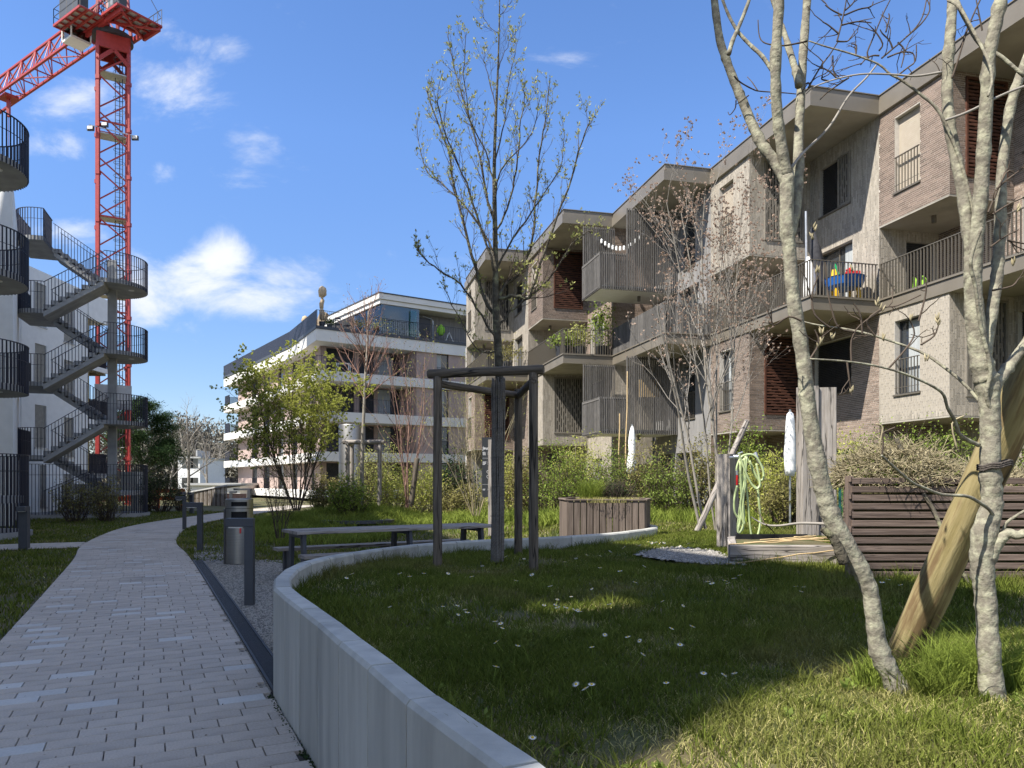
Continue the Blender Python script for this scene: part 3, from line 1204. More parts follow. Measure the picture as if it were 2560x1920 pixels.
def railing(parent, pts, z0, z1, m, pitch=.115, bw=.012, bd=.045, top=.02, name='railing', zlo=None):
    """upright flat bars under a top rail along a plan polyline"""
    t = MB()
    for i in range(len(pts) - 1):
        a, b = Vector(pts[i]), Vector(pts[i + 1])
        L = (b - a).length
        if L < .02:
            continue
        e = (b - a).normalized()
        n = Vector((e.y, -e.x))
        k = max(1, int(round(L / pitch)))
        for j in range(k):
            s = (j + .5) * L / k
            lbox(t, a, e, n, s - bw / 2, s + bw / 2, -bd / 2, bd / 2, z0, z1 - top)
        lbox(t, a, e, n, 0, L, -.027, .027, z1 - top, z1)
        lbox(t, a, e, n, 0, L, -.01, .01, z0 + .16, z0 + .175)
    return t.build(name, m, parent)


def louvre(parent, a, e, n, s0, s1, z0, z1, red):
    t = MB()
    m = M['red_l'] if red else M['grey_l']
    fw = .06
    for (u0, u1, y0, y1) in ((s0, s1, z0, z0 + fw), (s0, s1, z1 - fw, z1), (s0, s0 + fw, z0 + fw, z1 - fw), (s1 - fw, s1, z0 + fw, z1 - fw)):
        lbox(t, a, e, n, u0, u1, -.02, .045, y0, y1)
    if red:
        pit = .098
        k = int((z1 - z0 - 2 * fw) / pit)
        for i in range(k):
            z = z0 + fw + i * pit + .03
            lbox(t, a, e, n, s0 + fw, s1 - fw, -.005, .035, z, z + .052)
            x = s0 + fw + ((i * 5) % 7) * .06
            while x < s1 - fw - .26:
                lbox(t, a, e, n, x, x + .2, 0, .03, z + .052, z + .078)
                x += .45
    else:
        pit = .104
        k = int((s1 - s0 - 2 * fw) / pit)
        for i in range(k):
            s = s0 + fw + i * pit + .025
            lbox(t, a, e, n, s, s + .058, -.005, .03, z0 + fw, z1 - fw)
            z = z0 + fw + ((i * 3) % 5) * .11
            while z < z1 - fw - .2:
                lbox(t, a, e, n, s + .058, s + .104, 0, .026, z, z + .13)
                z += .52
    o = t.build('louvre_screen', m, parent)
    bk = MB()
    lbox(bk, a, e, n, s0, s1, -.22, -.2, z0, z1)
    bk.build('pane', M['pane'], o, origin=parent_world(parent))
    return o


def window(parent, a, e, n, s0, s1, z0, z1, style='dark', rail=False, m_sill=None, depth=.17):
    m_sill = m_sill or M['bar']
    t = MB()
    f = .05
    for (u0, u1, y0, y1) in ((s0, s1, z0, z0 + f), (s0, s1, z1 - f, z1), (s0, s0 + f, z0 + f, z1 - f), (s1 - f, s1, z0 + f, z1 - f)):
        lbox(t, a, e, n, u0, u1, -depth - .05, -depth, y0, y1)
    if style == 'door':
        mid = (s0 + s1) / 2
        lbox(t, a, e, n, mid - f / 2, mid + f / 2, -depth - .05, -depth, z0 + f, z1 - f)
    w = t.build('window', M['frame'] if style != 'door' else M['bar'], parent)
    p = MB()
    lbox(p, a, e, n, s0 + f, s1 - f, -depth - .04, -depth - .03, z0 + f, z1 - f)
    p.build('pane', M['pane'], w, origin=parent_world(parent))
    s = MB()
    lbox(s, a, e, n, s0 - .03, s1 + .03, -depth, .05, z0 - .05, z0)
    s.build('sill', m_sill, w, origin=parent_world(parent))
    if style in ('half', 'blind', 'raff', 'dblind'):
        zb = z0 + (z1 - z0) * (.0 if style != 'half' else 0)
        bl = MB()
        pit = .055
        z = z1 - .02
        while z > zb + .05:
            if style in ('raff', 'dblind'):
                lbox(bl, a, e, n, s0 + .02, s1 - .02, -depth + .02, -depth + .06, z - .012, z)
                lbox(bl, a, e, n, s0 + .02, s1 - .02, -depth + .02, -depth + .026, z - pit * .72, z - .012)
            else:
                lbox(bl, a, e, n, s0 + .01, s1 - .01, -depth + .01, -depth + .03, z - pit + .008, z)
                lbox(bl, a, e, n, s0 + .01, s1 - .01, -depth + .012, -depth + .02, z - pit, z - pit + .008)
            z -= pit
        bl.build('blind', {'raff': M['raff'], 'dblind': M['blind_d']}.get(style, M['blind']), w, origin=parent_world(parent))
    if style in ('curtain', 'door', 'dark'):
        cu = MB()
        lbox(cu, a, e, n, s0 + f, (s0 + s1) / 2 + (.15 if style == 'curtain' else -(s1 - s0) * rnd.uniform(.05, .3)), -depth - .028, -depth - .022, z0 + f, z1 - f)
        cu.build('curtain', M['curtain'], w, origin=parent_world(parent))
    if rail:
        pa, pb = a + e * (s0 + .02) + n * .02, a + e * (s1 - .02) + n * .02
        railing(parent, [pa, pb], z0 + .02, z0 + 1.0, m_sill, pitch=.11, bd=.03, name='window_guard')
    return w


def ceiling_lamp(parent, p, q, z):
    c = W(p, q)
    t = MB()
    t.tube([(c.x, c.y, z - .2), (c.x, c.y, z)], .065, 14)
    t.build('ceiling_lamp', M['bar'], parent)


BX = 2.55      # length of the closed box of each module
styles = [('tile', 'tile'), ('brick', 'tile'), ('tile', 'brick'), ('wood', 'wood'), ('brick', 'tile'), ('tile', 'brick')]
for j in range(6):
    p0, p1, qb, qf = PP[j], PP[j + 1], QQ[j], QQ[j + 1]
    near = j in (1, 2)
    up, lo = styles[j]
    nl, nf = VV, -U
    if up != 'wood':
        pb = p1 - BX
        for (mt, zlow, zbox, ztop, lvl) in ((up, Z_F2, Z_S2, Z_Rb, 1), (lo, Z_G, Z_S1, Z_F2b, 0)):
            other = 'tile' if lvl else 'brick'
            # recess wall: full height beside the box, low part below it
            if lvl:
                ops = [(1.25, 2.75, 10.2, 11.8), (1.15, 2.8, Z_F2 + .02, 9.0)]
            else:
                ops = [(1.2, 3.0, 4.3, 6.0), (1.3, 2.7, 1.0, 2.5)]
            ops = [(o[0], min(o[1], pb - p0 - .12), o[2], o[3]) for o in ops]
            a, e, n = wall(W(p0, qb), W(pb, qb), nl, zlow, ztop, ops, mt)
            if ops:
                if lvl:
                    window(terr, a, e, n, *ops[0][:2], *ops[0][2:], 'dblind')
                    if j == 2 or j == 4:
                        louvre(terr, a, e, n, ops[0][0] - .03, ops[0][0] + .55, ops[0][2], ops[0][3], False)
                    window(terr, a, e, n, *ops[1][:2], *ops[1][2:], 'door')
                else:
                    window(terr, a, e, n, *ops[0][:2], *ops[0][2:], 'dblind')
                    window(terr, a, e, n, *ops[1][:2], *ops[1][2:], 'raff')
            wall(W(pb, qb), W(p1 + .02, qb), nl, zlow, zbox, (), mt)
            # short wall under the box, facing the path
            op = [((qf - qb) * .45, (qf - qb) * .95, zlow + .1, zbox - .35)]
            a, e, n = wall(W(p1, qf), W(p1, qb), nf, zlow, zbox, op if j != 5 else (), other)
            if j != 5:
                window(terr, a, e, n, *op[0], 'dblind')
            # the box: front with a louvre, left face with a narrow window
            wq = qf - qb
            op = [(wq * .24, wq * .88, zbox + .5, ztop - .12)]
            a, e, n = wall(W(pb, qf - .001), W(pb, qb), nf, zbox, ztop, op, mt)
            louvre(terr, a, e, n, *op[0], mt == 'brick')
            op = [(.99, 1.93, zbox + .75, ztop - .36)]
            a, e, n = wall(W(pb, qf), W(p1, qf), nl, zbox, ztop, op, mt, singles=(j == 1))
            window(terr, a, e, n, *op[0], 'blind' if lvl else 'curtain', rail=True)
            t = MB()
            t.hexa([tuple(W(pb, qf)), tuple(W(pb, qb)), tuple(W(p1, qb)), tuple(W(p1, qf))], zbox - .05, zbox - .002)
            t.build('soffit', M['white'] if False else M['soffit'], terr)
            ceiling_lamp(terr, pb + 1.3, qf - .75, zbox - .05)
    else:
        # timber clad module with batten screens
        ops = [(1.2, 2.1, 9.75, 11.8), (.9, 2.6, Z_F2 + .02, 9.0), (3.2, 4.5, Z_F2 + .02, 9.0)]
        a, e, n = wall(W(p0, qb), W(p1 - .26, qb), nl, Z_F2, Z_Rb, ops, 'panel')
        window(terr, a, e, n, *ops[0], 'dark', rail=True)
        window(terr, a, e, n, *ops[1], 'door')
        window(terr, a, e, n, *ops[2], 'dblind')
        ops = [(1.2, 2.1, 3.9, 5.95), (.8, 2.8, .45, 2.6), (3.1, 4.5, .45, 2.6)]
        a, e, n = wall(W(p0, qb), W(p1 - .26, qb), nl, Z_G, Z_F2b, ops, 'panel')
        window(terr, a, e, n, *ops[0], 'dark', rail=True)
        window(terr, a, e, n, *ops[1], 'door')
        window(terr, a, e, n, *ops[2], 'door')
        wall(W(p1, qf), W(p1, qb), nf, Z_F2, Z_Rb, (), 'brick')
        wall(W(p1, qf), W(p1, qb), nf, Z_G, Z_F2b, (), 'tile')
        for lvl, zb, zt in ((1, 9.0, 12.2), (0, 3.35, 6.40)):
            b0, b1, ql, qr = 8.47, 10.5, 5.6, 2.64
            fl = MB()
            fl.hexa([tuple(W(b0 + .06, ql - .06)), tuple(W(b0 + .06, qb + .01)), tuple(W(b1, qb + .01)), tuple(W(b1, ql - .06))], zb, zb + .16)
            fl.build('balcony_slab', M['white'], terr)

            def battens(pa, pb_, z0, z1, nm='batten_screen', pit=.088, w=.045):
                t = MB()
                pa, pb_ = Vector(pa), Vector(pb_)
                e_ = (pb_ - pa).normalized()
                L_ = (pb_ - pa).length
                n_ = Vector((e_.y, -e_.x))
                k = int(L_ / pit)
                for i in range(k + 1):
                    s_ = i * L_ / k
                    lbox(t, pa, e_, n_, s_ - w / 2, s_ + w / 2, -.03, .03, z0, z1)
                for zz in (z0 + .08, z1 - .08):
                    lbox(t, pa, e_, n_, 0, L_, -.045, -.03, zz - .03, zz + .03)
                t.build(nm, M['wood_g'], terr)
            battens(W(b0, ql), W(b0, 4.5), zb - .02, zb + 1.42)
            battens(W(b0, ql - .02), W(b1, ql - .02), zb - .02, zb + 1.42)
            battens(W(b0 - .01, 4.45), W(b0 - .01, qb + .05), zb - .02, zt)
            battens(W(b1, ql - .05), W(b1, 4.2), zb + .16, zt - (.1 if lvl else .05))
            bk = MB()
            bk.beam((*W(b0, 4.46), zb), (*W(b0, 4.46), zt), .06, .06)
            bk.build('post', M['wood_g'], terr)
            ceiling_lamp(terr, 9.3, 3.6, zb)

# slabs and roof as one staircase outline each


def stair_outline(dq=0.0, dp=0.0):
    o = []
    for j in range(6):
        o.append((PP[j] - dp, QQ[j + 1] + dq))
        o.append((PP[j + 1] - dp, QQ[j + 1] + dq))
    o[-1] = (PP[6] + dp, QQ[6] + dq)
    o.append((PP[6] + dp, -9))
    o.append((PP[0] - dp, -9))
    return [tuple(W(p, q)) for p, q in o]


def slab_part(name, z0, z1, dq, dp, m_side, m_bottom, top=None):
    t = MB()
    poly = stair_outline(dq, dp)
    t.prism(poly, z0, z1)
    mats = [m_side, m_bottom]
    t.m = [0] * len(t.f)
    t.m[0] = 1
    if top is not None:
        t.m[1] = 1
    return t.build(name, mats, terr)


slab_part('balcony_slab', Z_F2b, Z_F2 - .03, .05, .05, M['fascia'], M['soffit'])
slab_part('balcony_rim', Z_F2 - .028, Z_F2 + .02, .09, .09, M['fascia'], M['fascia'])
slab_part('roof', Z_Rb, Z_Rb + .36, .10, .10, M['fascia'], M['soffit'])
slab_part('roof_edge', Z_Rb + .362, Z_R, .02, .02, M['fascia'], M['fascia'])
slab_part('roof_cap', Z_R + .002, Z_R + .03, .05, .05, M['fascia'], M['fascia'])
# far end wall and plinth
wall(W(PP[6] - .02, QQ[6] - .3), W(PP[6] - .02, -9), U, Z_G, Z_Rb, (), 'panel', th=.2)
# balcony railings along the middle slab
for j in range(0, 6):
    p0, p1, qb, qf = PP[j], PP[j + 1], QQ[j], QQ[j + 1]
    if styles[j][0] == 'wood':
        for pa, pb_ in ((W(p0 - .03, qb + .05), W(p0 - .03, qf + .03)), (W(p0 - .03, qf + .03), W(p1 - .1, qf + .03))):
            t = MB()
            e_ = (pb_ - pa).normalized()
            L_ = (pb_ - pa).length
            n_ = Vector((e_.y, -e_.x))
            k = int(L_ / .1)
            for i in range(k + 1):
                s_ = i * L_ / k
                lbox(t, pa, e_, n_, s_ - .032, s_ + .032, -.02, .02, Z_F2 + .03, Z_F2 + 1.13)
            lbox(t, pa, e_, n_, 0, L_, .025, .04, Z_F2 + .9, Z_F2 + 1.0)
            t.build('batten_parapet', M['wood_g'], terr)
    else:
        railing(terr, [W(p0 - .02, qb + .08), W(p0 - .02, qf + .02), W(p1 - .04, qf + .02)], Z_F2 - .12, Z_F2 + 1.07, M['bar'], name='balcony_railing')
print('building tris', sum(len(o.data.polygons) for o in bpy.data.objects if o.type == 'MESH'), len(bpy.data.objects))

# ================================================================== STAIR TOWERS ON THE LEFT


def half_landing(cx, cy, side, r, x_in, half):
    """plan outline of a landing: rounded towards +x (side=1) or rounded corners towards -x"""
    pts = []
    if side > 0:
        pts = [(cx + x_in, cy - half), (cx, cy - half)]
        for i in range(1, 24):
            t = -math.pi / 2 + math.pi * i / 24
            pts.append((cx + r * math.cos(t), cy + half * math.sin(t)))
        pts += [(cx, cy + half), (cx + x_in, cy + half)]
    else:
        rc = .9
        x0, x1 = cx + x_in, cx - 3.3
        pts = [(x0, cy + half), (x1, cy + half), (x1, cy - half + rc)]
        for i in range(1, 8):
            t = math.pi + (math.pi / 2) * i / 8
            pts.append((x1 + rc + rc * math.cos(t), cy - half + rc + rc * math.sin(t)))
        pts += [(x1 + rc, cy - half), (x0, cy - half)]
    return pts


def stair_tower(cx, cy, label, ground_cage=True):
    t0 = thing('stair_tower', (cx, cy, 0), label, 'staircase', 'open concrete stair towers')
    H = 1.45
    zR = [1.08, 3.95, 6.80, 9.67]
    zL = [2.50, 5.38, 8.24, 11.10]
    RR = 1.30
    c = MB()
    c.hexa([(cx - .16, cy - .16), (cx + .16, cy - .16), (cx + .16, cy + .16), (cx - .16, cy + .16)], 0, 10.75)
    c.build('column', M['concrete_d'], t0)
    base = MB()
    base.prism([(x, y) for x, y in half_landing(cx, cy, 1, RR + .12, -3.5, H + .12)], -.1, .16)
    base.build('base_slab', M['concrete_d'], t0)
    for z in zR:
        poly = half_landing(cx, cy, 1, RR, -.1, H)
        t = MB()
        t.prism(poly, z - .17, z)
        o = t.build('landing', M['concrete_d'], t0)
        l = MB()
        l.tube([(cx + .75, cy - .3, z - .19), (cx + .75, cy - .3, z - .165)], .11, 16)
        l.build('ceiling_lamp', M['white'], t0)
        rp = half_landing(cx, cy, 1, RR + .02, -.1, H + .02)
        zl = z - .175 if z > 1.5 else .17
        tt = MB()
        railing_loop(tt, rp, zl, z + 1.08)
        tt.build('railing', M['navy'], t0)
    for z in zL:
        poly = half_landing(cx, cy, -1, RR, -2.2, H)
        t = MB()
        t.prism(poly, z - .17, z)
        t.build('landing', M['concrete_d'], t0)
        tt = MB()
        railing_loop(tt, poly[1:] + ([(cx - 2.2, cy)] if z > 11 else []), z - .175, z + 1.08)
        tt.build('railing', M['navy'], t0)
    # flights: front ones fall from a right landing to the left landing below, back ones the other way
    x_r, x_l = cx - .1, cx - 2.2

    def flight(za, xa, zb, xb, y0, y1, open_side):
        n = 8
        dz, dx = (zb - za) / n, (xb - xa) / n
        t = MB()
        sgn = 1 if dx > 0 else -1
        for i in range(n):
            xx0, xx1 = xa + dx * i, xa + dx * (i + 1)
            zt = za + dz * (i + 1)
            t.box(min(xx0, xx1), max(xx0, xx1), y0, y1, zt - .17, zt)
        # sloping slab below
        q = [(xa, za - .30), (xb, zb - .30), (xb, zb - .10), (xa, za - .10)]
        v = [(x, y0 + .02, z) for x, z in q] + [(x, y1 - .02, z) for x, z in q]
        t.add(v, [(0, 1, 2, 3), (7, 6, 5, 4), (0, 4, 5, 1), (1, 5, 6, 2), (2, 6, 7, 3), (3, 7, 4, 0)])
        t.build('flight', M['concrete_d'], t0)
        for yy in (y0 - .01, y1 + .01):
            r = MB()
            k = 18
            for i in range(k):
                f = (i + .5) / k
                x, z = xa + (xb - xa) * f, za + (zb - za) * f
                r.box(x - .009, x + .009, yy - .012, yy + .012, z - .06, z + 1.04)
            r.beam((xa, yy, za + 1.04), (xb, yy, zb + 1.04), .04, .02)
            r.build('railing', M['navy'], t0)
    for i in range(4):
        if i > 0:
            flight(zL[i - 1], x_l, zR[i], x_r, cy - H, cy - .22, 0)
        flight(zR[i], x_r, zL[i], x_l, cy + .22, cy + H, 1)
    flight(.05, x_l, zR[0], x_r, cy - H, cy - .22, 0)
    # ground cage round the foot
    t = MB()
    rp = half_landing(cx, cy, 1, RR + .03, -3.4, H + .03)
    railing_loop(t, [(cx - 3.4, cy - H - .03)] + rp[1:2], .16, 2.15)
    t.build('railing', M['navy'], t0)
    t0.rotation_euler.z = math.radians(20)
    return t0


def railing_loop(t, pts, z0, z1, pitch=.118):
    pts = [Vector(p) for p in pts]
    acc = 0.0
    for i in range(len(pts) - 1):
        a, b = pts[i], pts[i + 1]
        L = (b - a).length
        if L < 1e-6:
            continue
        e = (b - a) / L
        s = pitch - acc
        while s <= L:
            p = a + e * s
            n = Vector((-e.y, e.x))
            q = [p + e * .009 + n * .016, p - e * .009 + n * .016, p - e * .009 - n * .016, p + e * .009 - n * .016]
            t.hexa([(v.x, v.y) for v in q], z0, z1)
            s += pitch
        acc = L - (s - pitch)
        t.beam((a.x, a.y, z1), (b.x, b.y, z1), .045, .018)
        t.beam((a.x, a.y, z1 - .42), (b.x, b.y, z1 - .42), .016, .012)


st_far = stair_tower(-16.80, 31.0, 'open zigzag concrete stair tower in front of the crane, whole height in view')
st_near = stair_tower(-14.05, 19.0, 'dark railed stair tower at the left picture edge, only its rounded landings in view')

# pale building behind the stairs: two staggered volumes
wb = thing('white_apartment_building', (-22.1, 34, 0), 'white rendered apartment building with slatted blinds behind the stair towers', 'building')
X_F = -22.1
ws = [((-.95 + .0), 0)]
e, n = Vector((0, 1)), Vector((1, 0))
a = Vector((X_F, 33.2))
wins = []
for z0 in (8.75, 5.9, 3.05, .25):
    wins.append((.95, 1.80, z0, z0 + 2.0))
    wins.append((3.15, 4.0, z0 - .35 if z0 > 1 else z0, z0 + 1.6))
wall((X_F, 33.2), (X_F, 38.4), n, 0, 11.35, wins, 'white', wb)
for o in wins:
    window(wb, a, e, n, *o, 'raff', m_sill=M['galv'], depth=.1)
t = MB()
t.box(-32, X_F - .26, 33.2, 40.3, 11.1, 11.33)
t.box(-32, X_F + .05, 38.42, 40.3, 10.0, 11.35)
t.build('roof', M['white'], wb)
t = MB()
t.box(-32, X_F - .27, 33.21, 33.5, 0, 11.09)
t.box(-32, -27.2, 38.41, 38.7, 0, 9.99)
t.box(-32, -31.7, 33.5, 38.41, 0, 11.09)
t.build('wall', M['white'], wb)
for z in (1.9, 4.75, 7.6):
    t = MB()
    t.box(-25.5, X_F + .02, 38.42, 40.28, z - .25, z)
    t.build('balcony_slab', M['white'], wb)
    t = MB()
    railing_loop(t, [(X_F, 38.45), (X_F, 40.25), (-25.4, 40.25)], z, z + 1.05, .09)
    t.box(X_F - .05, X_F - .04, 38.45, 40.2, z + .02, z + 1.0)
    t.build('balcony_railing', M['navy'], wb)
    t = MB()
    t.box(X_F - .12, X_F, 38.43, 38.53, z + .002, z + 2.58)
    for i in range(9):
        t.box(X_F - 1.6, X_F, 38.6 + i * .18, 38.66 + i * .18, z + 2.46, z + 2.56)
    t.build('timber_soffit', M['wood_y'], wb)
blk = MB()
blk.prism([(-16.25, 24), (-22.2, 33.3), (-34, 33.3), (-34, 24)], 0, 11.3)
blk.build('wall', M['white'], wb)
for z in (8.9, 6.0, 3.1):
    window(wb, Vector((-18.0, 24.0)), Vector((1, 0)), Vector((0, -1)), .0, .95, z, z + 2.0, 'raff', m_sill=M['galv'], depth=-.02)
# passage and entrance below
t = MB()
t.box(-21.7, -21.2, 29.9, 33.1, 0, 2.9)
t.build('entrance_wall', M['white'], wb)
t = MB()
t.box(-21.19, -21.15, 30.6, 31.1, .05, 2.3)
t.build('door', M['frame'], wb)

# unseen block added outside the frame, shaped to shade path and lawn
dirv = Vector((-.45, .89)).normalized()
s0 = Vector((-8.4, -3.11))
nrm = Vector((-dirv.y, dirv.x))
q = [s0, s0 + dirv * 27.2, s0 + dirv * 27.2 + nrm * 11, s0 + nrm * 11]
tb = thing('unseen_shade_block', (s0.x, s0.y, 0), 'unseen tall white block added left of the camera to cast the shade', 'building')
t = MB()
ZB, ZN = 18.75, 14.3
t.hexa([(p.x, p.y) for p in q], 0, ZN)
# slot and hollow cut to let a streak of sun onto the lawn
T0, T1, DN = 1.2, 2.8, 4.5


def tq(t0_, t1_, d0_, d1_):
    return [tuple(s0 + dirv * a_ + nrm * b_) for a_, b_ in ((t0_, d0_), (t1_, d0_), (t1_, d1_), (t0_, d1_))]


for rect in ((0, T0, 0, 11), (T1, 27.2, 0, 11), (T0, T1, DN, 11), (T0, 1.86, 0, .1), (2.12, T1, 0, .1)):
    t.hexa(tq(*rect), ZN + .002, ZB)
t.hexa(tq(1.86, 2.12, 0, .1), ZN + .002, 14.55)
t.hexa(tq(1.86, 2.12, 0, .1), 15.65, ZB)
_b = [s0 - dirv * .002, s0 - dirv * .002 + nrm * 4, s0 - dirv * 3.4 + nrm * 4, s0 - dirv * 3.4]      # sloped wedge added to bend the near shadow edge
t.add([(p.x, p.y, 0) for p in _b] + [(_b[0].x, _b[0].y, 15.1), (_b[1].x, _b[1].y, 15.1)], [(0, 1, 2, 3), (4, 5, 1, 0), (3, 2, 5, 4), (0, 3, 4), (1, 5, 2)])
t.build('wall', M['white'], tb)
t = MB()
for k in range(6):
    for i in range(8):
        lbox(t, s0, dirv, -nrm, 1.2 + i * 2.95, 2.6 + i * 2.95, .0, .03, .9 + k * 3.0, 2.5 + k * 3.0)
t.build('window', M['pane'], tb, kind='stuff')

# ================================================================== PINK AND WHITE BUILDING
pk = thing('pink_apartment_building', (-13.8, 52, 0), 'dusty pink apartment building with white floor bands and a roof terrace', 'building')
Cn = Vector((-13.8, 52))
rd = Vector((.835, .55)).normalized()
ld = Vector((-.533, .846)).normalized()
Kp = Vector((-18.0, 59.7))
Ep = Vector((-30.3, 77.5))
Rp = Cn + rd * 22
# outline of the slabs and of the set-back walls
back = [Rp + ld * 14, Vector((-22, 84))]


def off2(a, b, d):
    e_ = (b - a).normalized()
    n_ = Vector((e_.y, -e_.x))
    return a + n_ * d, b + n_ * d


slab_out = [Cn, Rp, back[0], back[1], Ep, Kp]
levels_b = [(.25, .85), (2.95, 3.62), (5.80, 6.50), (8.70, 9.38), (11.45, 12.28)]
for z0, z1 in levels_b:
    t = MB()
    t.prism([tuple(p) for p in slab_out], z0, z1)
    t.build('floor_band', M['white_s'], pk)
nR = Vector((rd.y, -rd.x))
nL = Vector((ld.y * -1, ld.x * 1))
# walls: right facade set back, with a loggia near the corner
wC = Cn + ld * .12
SB = .14


def facade(a, b, n_, z0, z1, ops, sty, rail_, mt='pink'):
    a2, e2, n2 = wall(a, b, n_, z0, z1, ops, mt, pk, base=M[mt] if mt in M else None, th=.3)
    for o_, s_, r_ in zip(ops, sty, rail_):
        window(pk, a2, e2, n2, *o_, s_, rail=False, m_sill=M['frame'], depth=.12)
        if r_:
            railing(pk, [a2 + e2 * o_[0] + n2 * .03, a2 + e2 * o_[1] + n2 * .03], o_[2], o_[2] + 1.0, M['navy'], pitch=.14, bd=.02, name='window_guard')


for li in range(4):
    zb = levels_b[li][1]
    zt = levels_b[li + 1][0]
    # right facade from loggia end (8.3 m) to far right
    a = Cn + rd * 7.6 - nR * SB
    b = Rp - nR * SB
    ops = [(2.0, 3.05, zb + .02, zt - .02), (5.2, 6.25, zb + .02, zt - .02), (8.2, 10.4, zb + .02, zt - .02)]
    facade(a, b, nR, zb, zt, ops, ['dark' if li != 2 else 'curtain', 'dblind', 'dblind'], [1, li % 2 == 0, 1])
    # loggia back wall and side
    a = Cn + rd * .9 + ld * 1.9
    b = Cn + rd * 7.6 + ld * 1.9
    facade(a, b, nR, zb, zt, [(.4, 2.6, zb + .02, zt - .1), (3.0, 4.2, zb + .02, zt - .1), (4.5, 6.4, zb + .02, zt - .1)], ['dblind', 'dblind', 'curtain'], [0, 0, 0], mt='pink')
    wall(Cn + rd * 7.6 - nR * SB, Cn + rd * 7.6 + ld * 1.9, -rd, zb, zt, (), 'pink', pk, base=M['pink'])
    railing(pk, [Cn + rd * 7.4 - nR * .06, Cn + rd * .06 - nR * .06, Cn + rd * .1 + ld * 3.0], zb, zb + 1.05, M['navy'], pitch=.13, bd=.02, name='balcony_railing')
    # left facade, set back from the band, following the kink
    eK = (Kp - Cn).normalized()
    nK = Vector((-eK.y, eK.x))
    eE = (Ep - Kp).normalized()
    nE = Vector((-eE.y, eE.x))
    a0 = Cn + eK * 1.9 - nK * .9
    k0 = Kp - nK * .9
    e0 = Ep - eE * 2.2 - nE * .9
    L1, L2 = (k0 - a0).length, (e0 - k0).length
    ops1 = [(2.4, 3.3, zb + .02, zt - .02), (5.0, 5.9, zb + .02, zt - .02)]
    ops2 = [(.9, 2.2, zb + .02, zt - .02), (4.6, 6.1, zb + .02, zt - .02), (8.6, 10.4, zb + .02, zt - .02), (12.6, 14.3, zb + .02, zt - .02)]
    facade(a0, k0, nK, zb, zt, ops1, ['dblind', 'raff'], [0, 0])
    facade(k0, e0, nE, zb, zt, ops2, ['dblind', 'dark', 'dblind', 'dblind'], [0, 0, 1, 1])
    # end wall and end balconies
    e1 = e0 - nE * 9
    wall(e0, e1, eE, zb, zt, (), 'pink', pk, base=M['pink'])
    railing(pk, [Ep - nE * .1 - eE * 2.0, Ep - nE * .1 - eE * .1, Ep - nE * 3 - eE * .1], zb, zb + 1.05, M['navy'], pitch=.09, bd=.03, bw=.05, name='balcony_railing')
t = MB()
t.prism([tuple(Cn + rd * 1.5 + ld * 1.5), tuple(Rp + ld * 1.5), tuple(back[0]), tuple(back[1]), tuple(Ep + (Cn - Ep).normalized() * 3 + rd * 2.5), tuple(Kp + rd * 2.4)], -.2, .24)
t.build('basement', M['white_s'], pk)
# terrace parapet: dense dark bars along the left edge, open bars along the front
zt = 12.30
t = MB()
t.prism([tuple(p) for p in [Cn - rd * .06 - ld * .06, Rp - ld * .06, back[0], back[1], Ep - rd * .06, Kp - rd * .06]], 12.285, 12.50)
t.build('roof_edge', M['anthr'], pk)
railing(pk, [Cn + rd * 18, Cn], 12.5, 13.62, M['navy'], pitch=.15, bd=.025, name='balcony_railing')
railing(pk, [Cn + rd * .02, Kp, Ep], 12.5, 13.62, M['navy'], pitch=.115, bd=.05, bw=.095, name='balcony_railing')
# penthouse
A = Vector((-9.8, 54.7))
B = A + rd * 14
Ld = Vector((-5.3, 7.2)).normalized()
D_ = A + Ld * 11
for z0, z1, o_ in ((14.72, 15.02, 0.0), (15.04, 15.44, .12)):
    t = MB()
    t.prism([tuple(A - rd * o_ - Ld * o_), tuple(B - Ld * o_), tuple(B + Ld * 9), tuple(D_ + rd * 6), tuple(D_ - rd * o_)], z0, z1)
    t.build('roof_slab', M['white_s'], pk)
t = MB()
t.prism([tuple(A - rd * .16 - Ld * .16), tuple(B - Ld * .16), tuple(B + Ld * 9), tuple(D_ + rd * 6), tuple(D_ - rd * .16)], 15.442, 15.53)
t.build('roof_edge', M['anthr'], pk)
# glazed corner
for pa, pb_ in ((A + rd * .15 + Ld * .15, A + rd * 3.3 + Ld * .15), (A + rd * .15 + Ld * .15, A + rd * .15 + Ld * 4.8)):
    t = MB()
    e_ = (pb_ - pa).normalized()
    n_ = Vector((e_.y, -e_.x))
    L_ = (pb_ - pa).length
    lbox(t, pa, e_, n_, 0, L_, -.006, .006, 12.51, 14.71)
    t.build('glass_screen', M['glass'], pk)
t = MB()
lbox(t, A + rd * 2.5, rd, nR, 0, .5, -.02, .0, 12.51, 14.5)
t.build('glass_door', M['glass_g'], pk)
t = MB()
Pw = A + rd * 3.4 + Ld * 1.6
lbox(t, Pw, rd, nR, 0, 11, -.2, 0, 12.51, 14.71)
lbox(t, A + rd * .9 + Ld * 4.8, rd, nR, 0, 9, -.2, 0, 12.51, 14.71)
t.build('penthouse_wall', M['panel_g'], pk)
t = MB()
lbox(t, Pw, rd, nR, 6.4, 7.4, 0, .03, 12.52, 14.5)
t.build('window', M['pane'], pk)
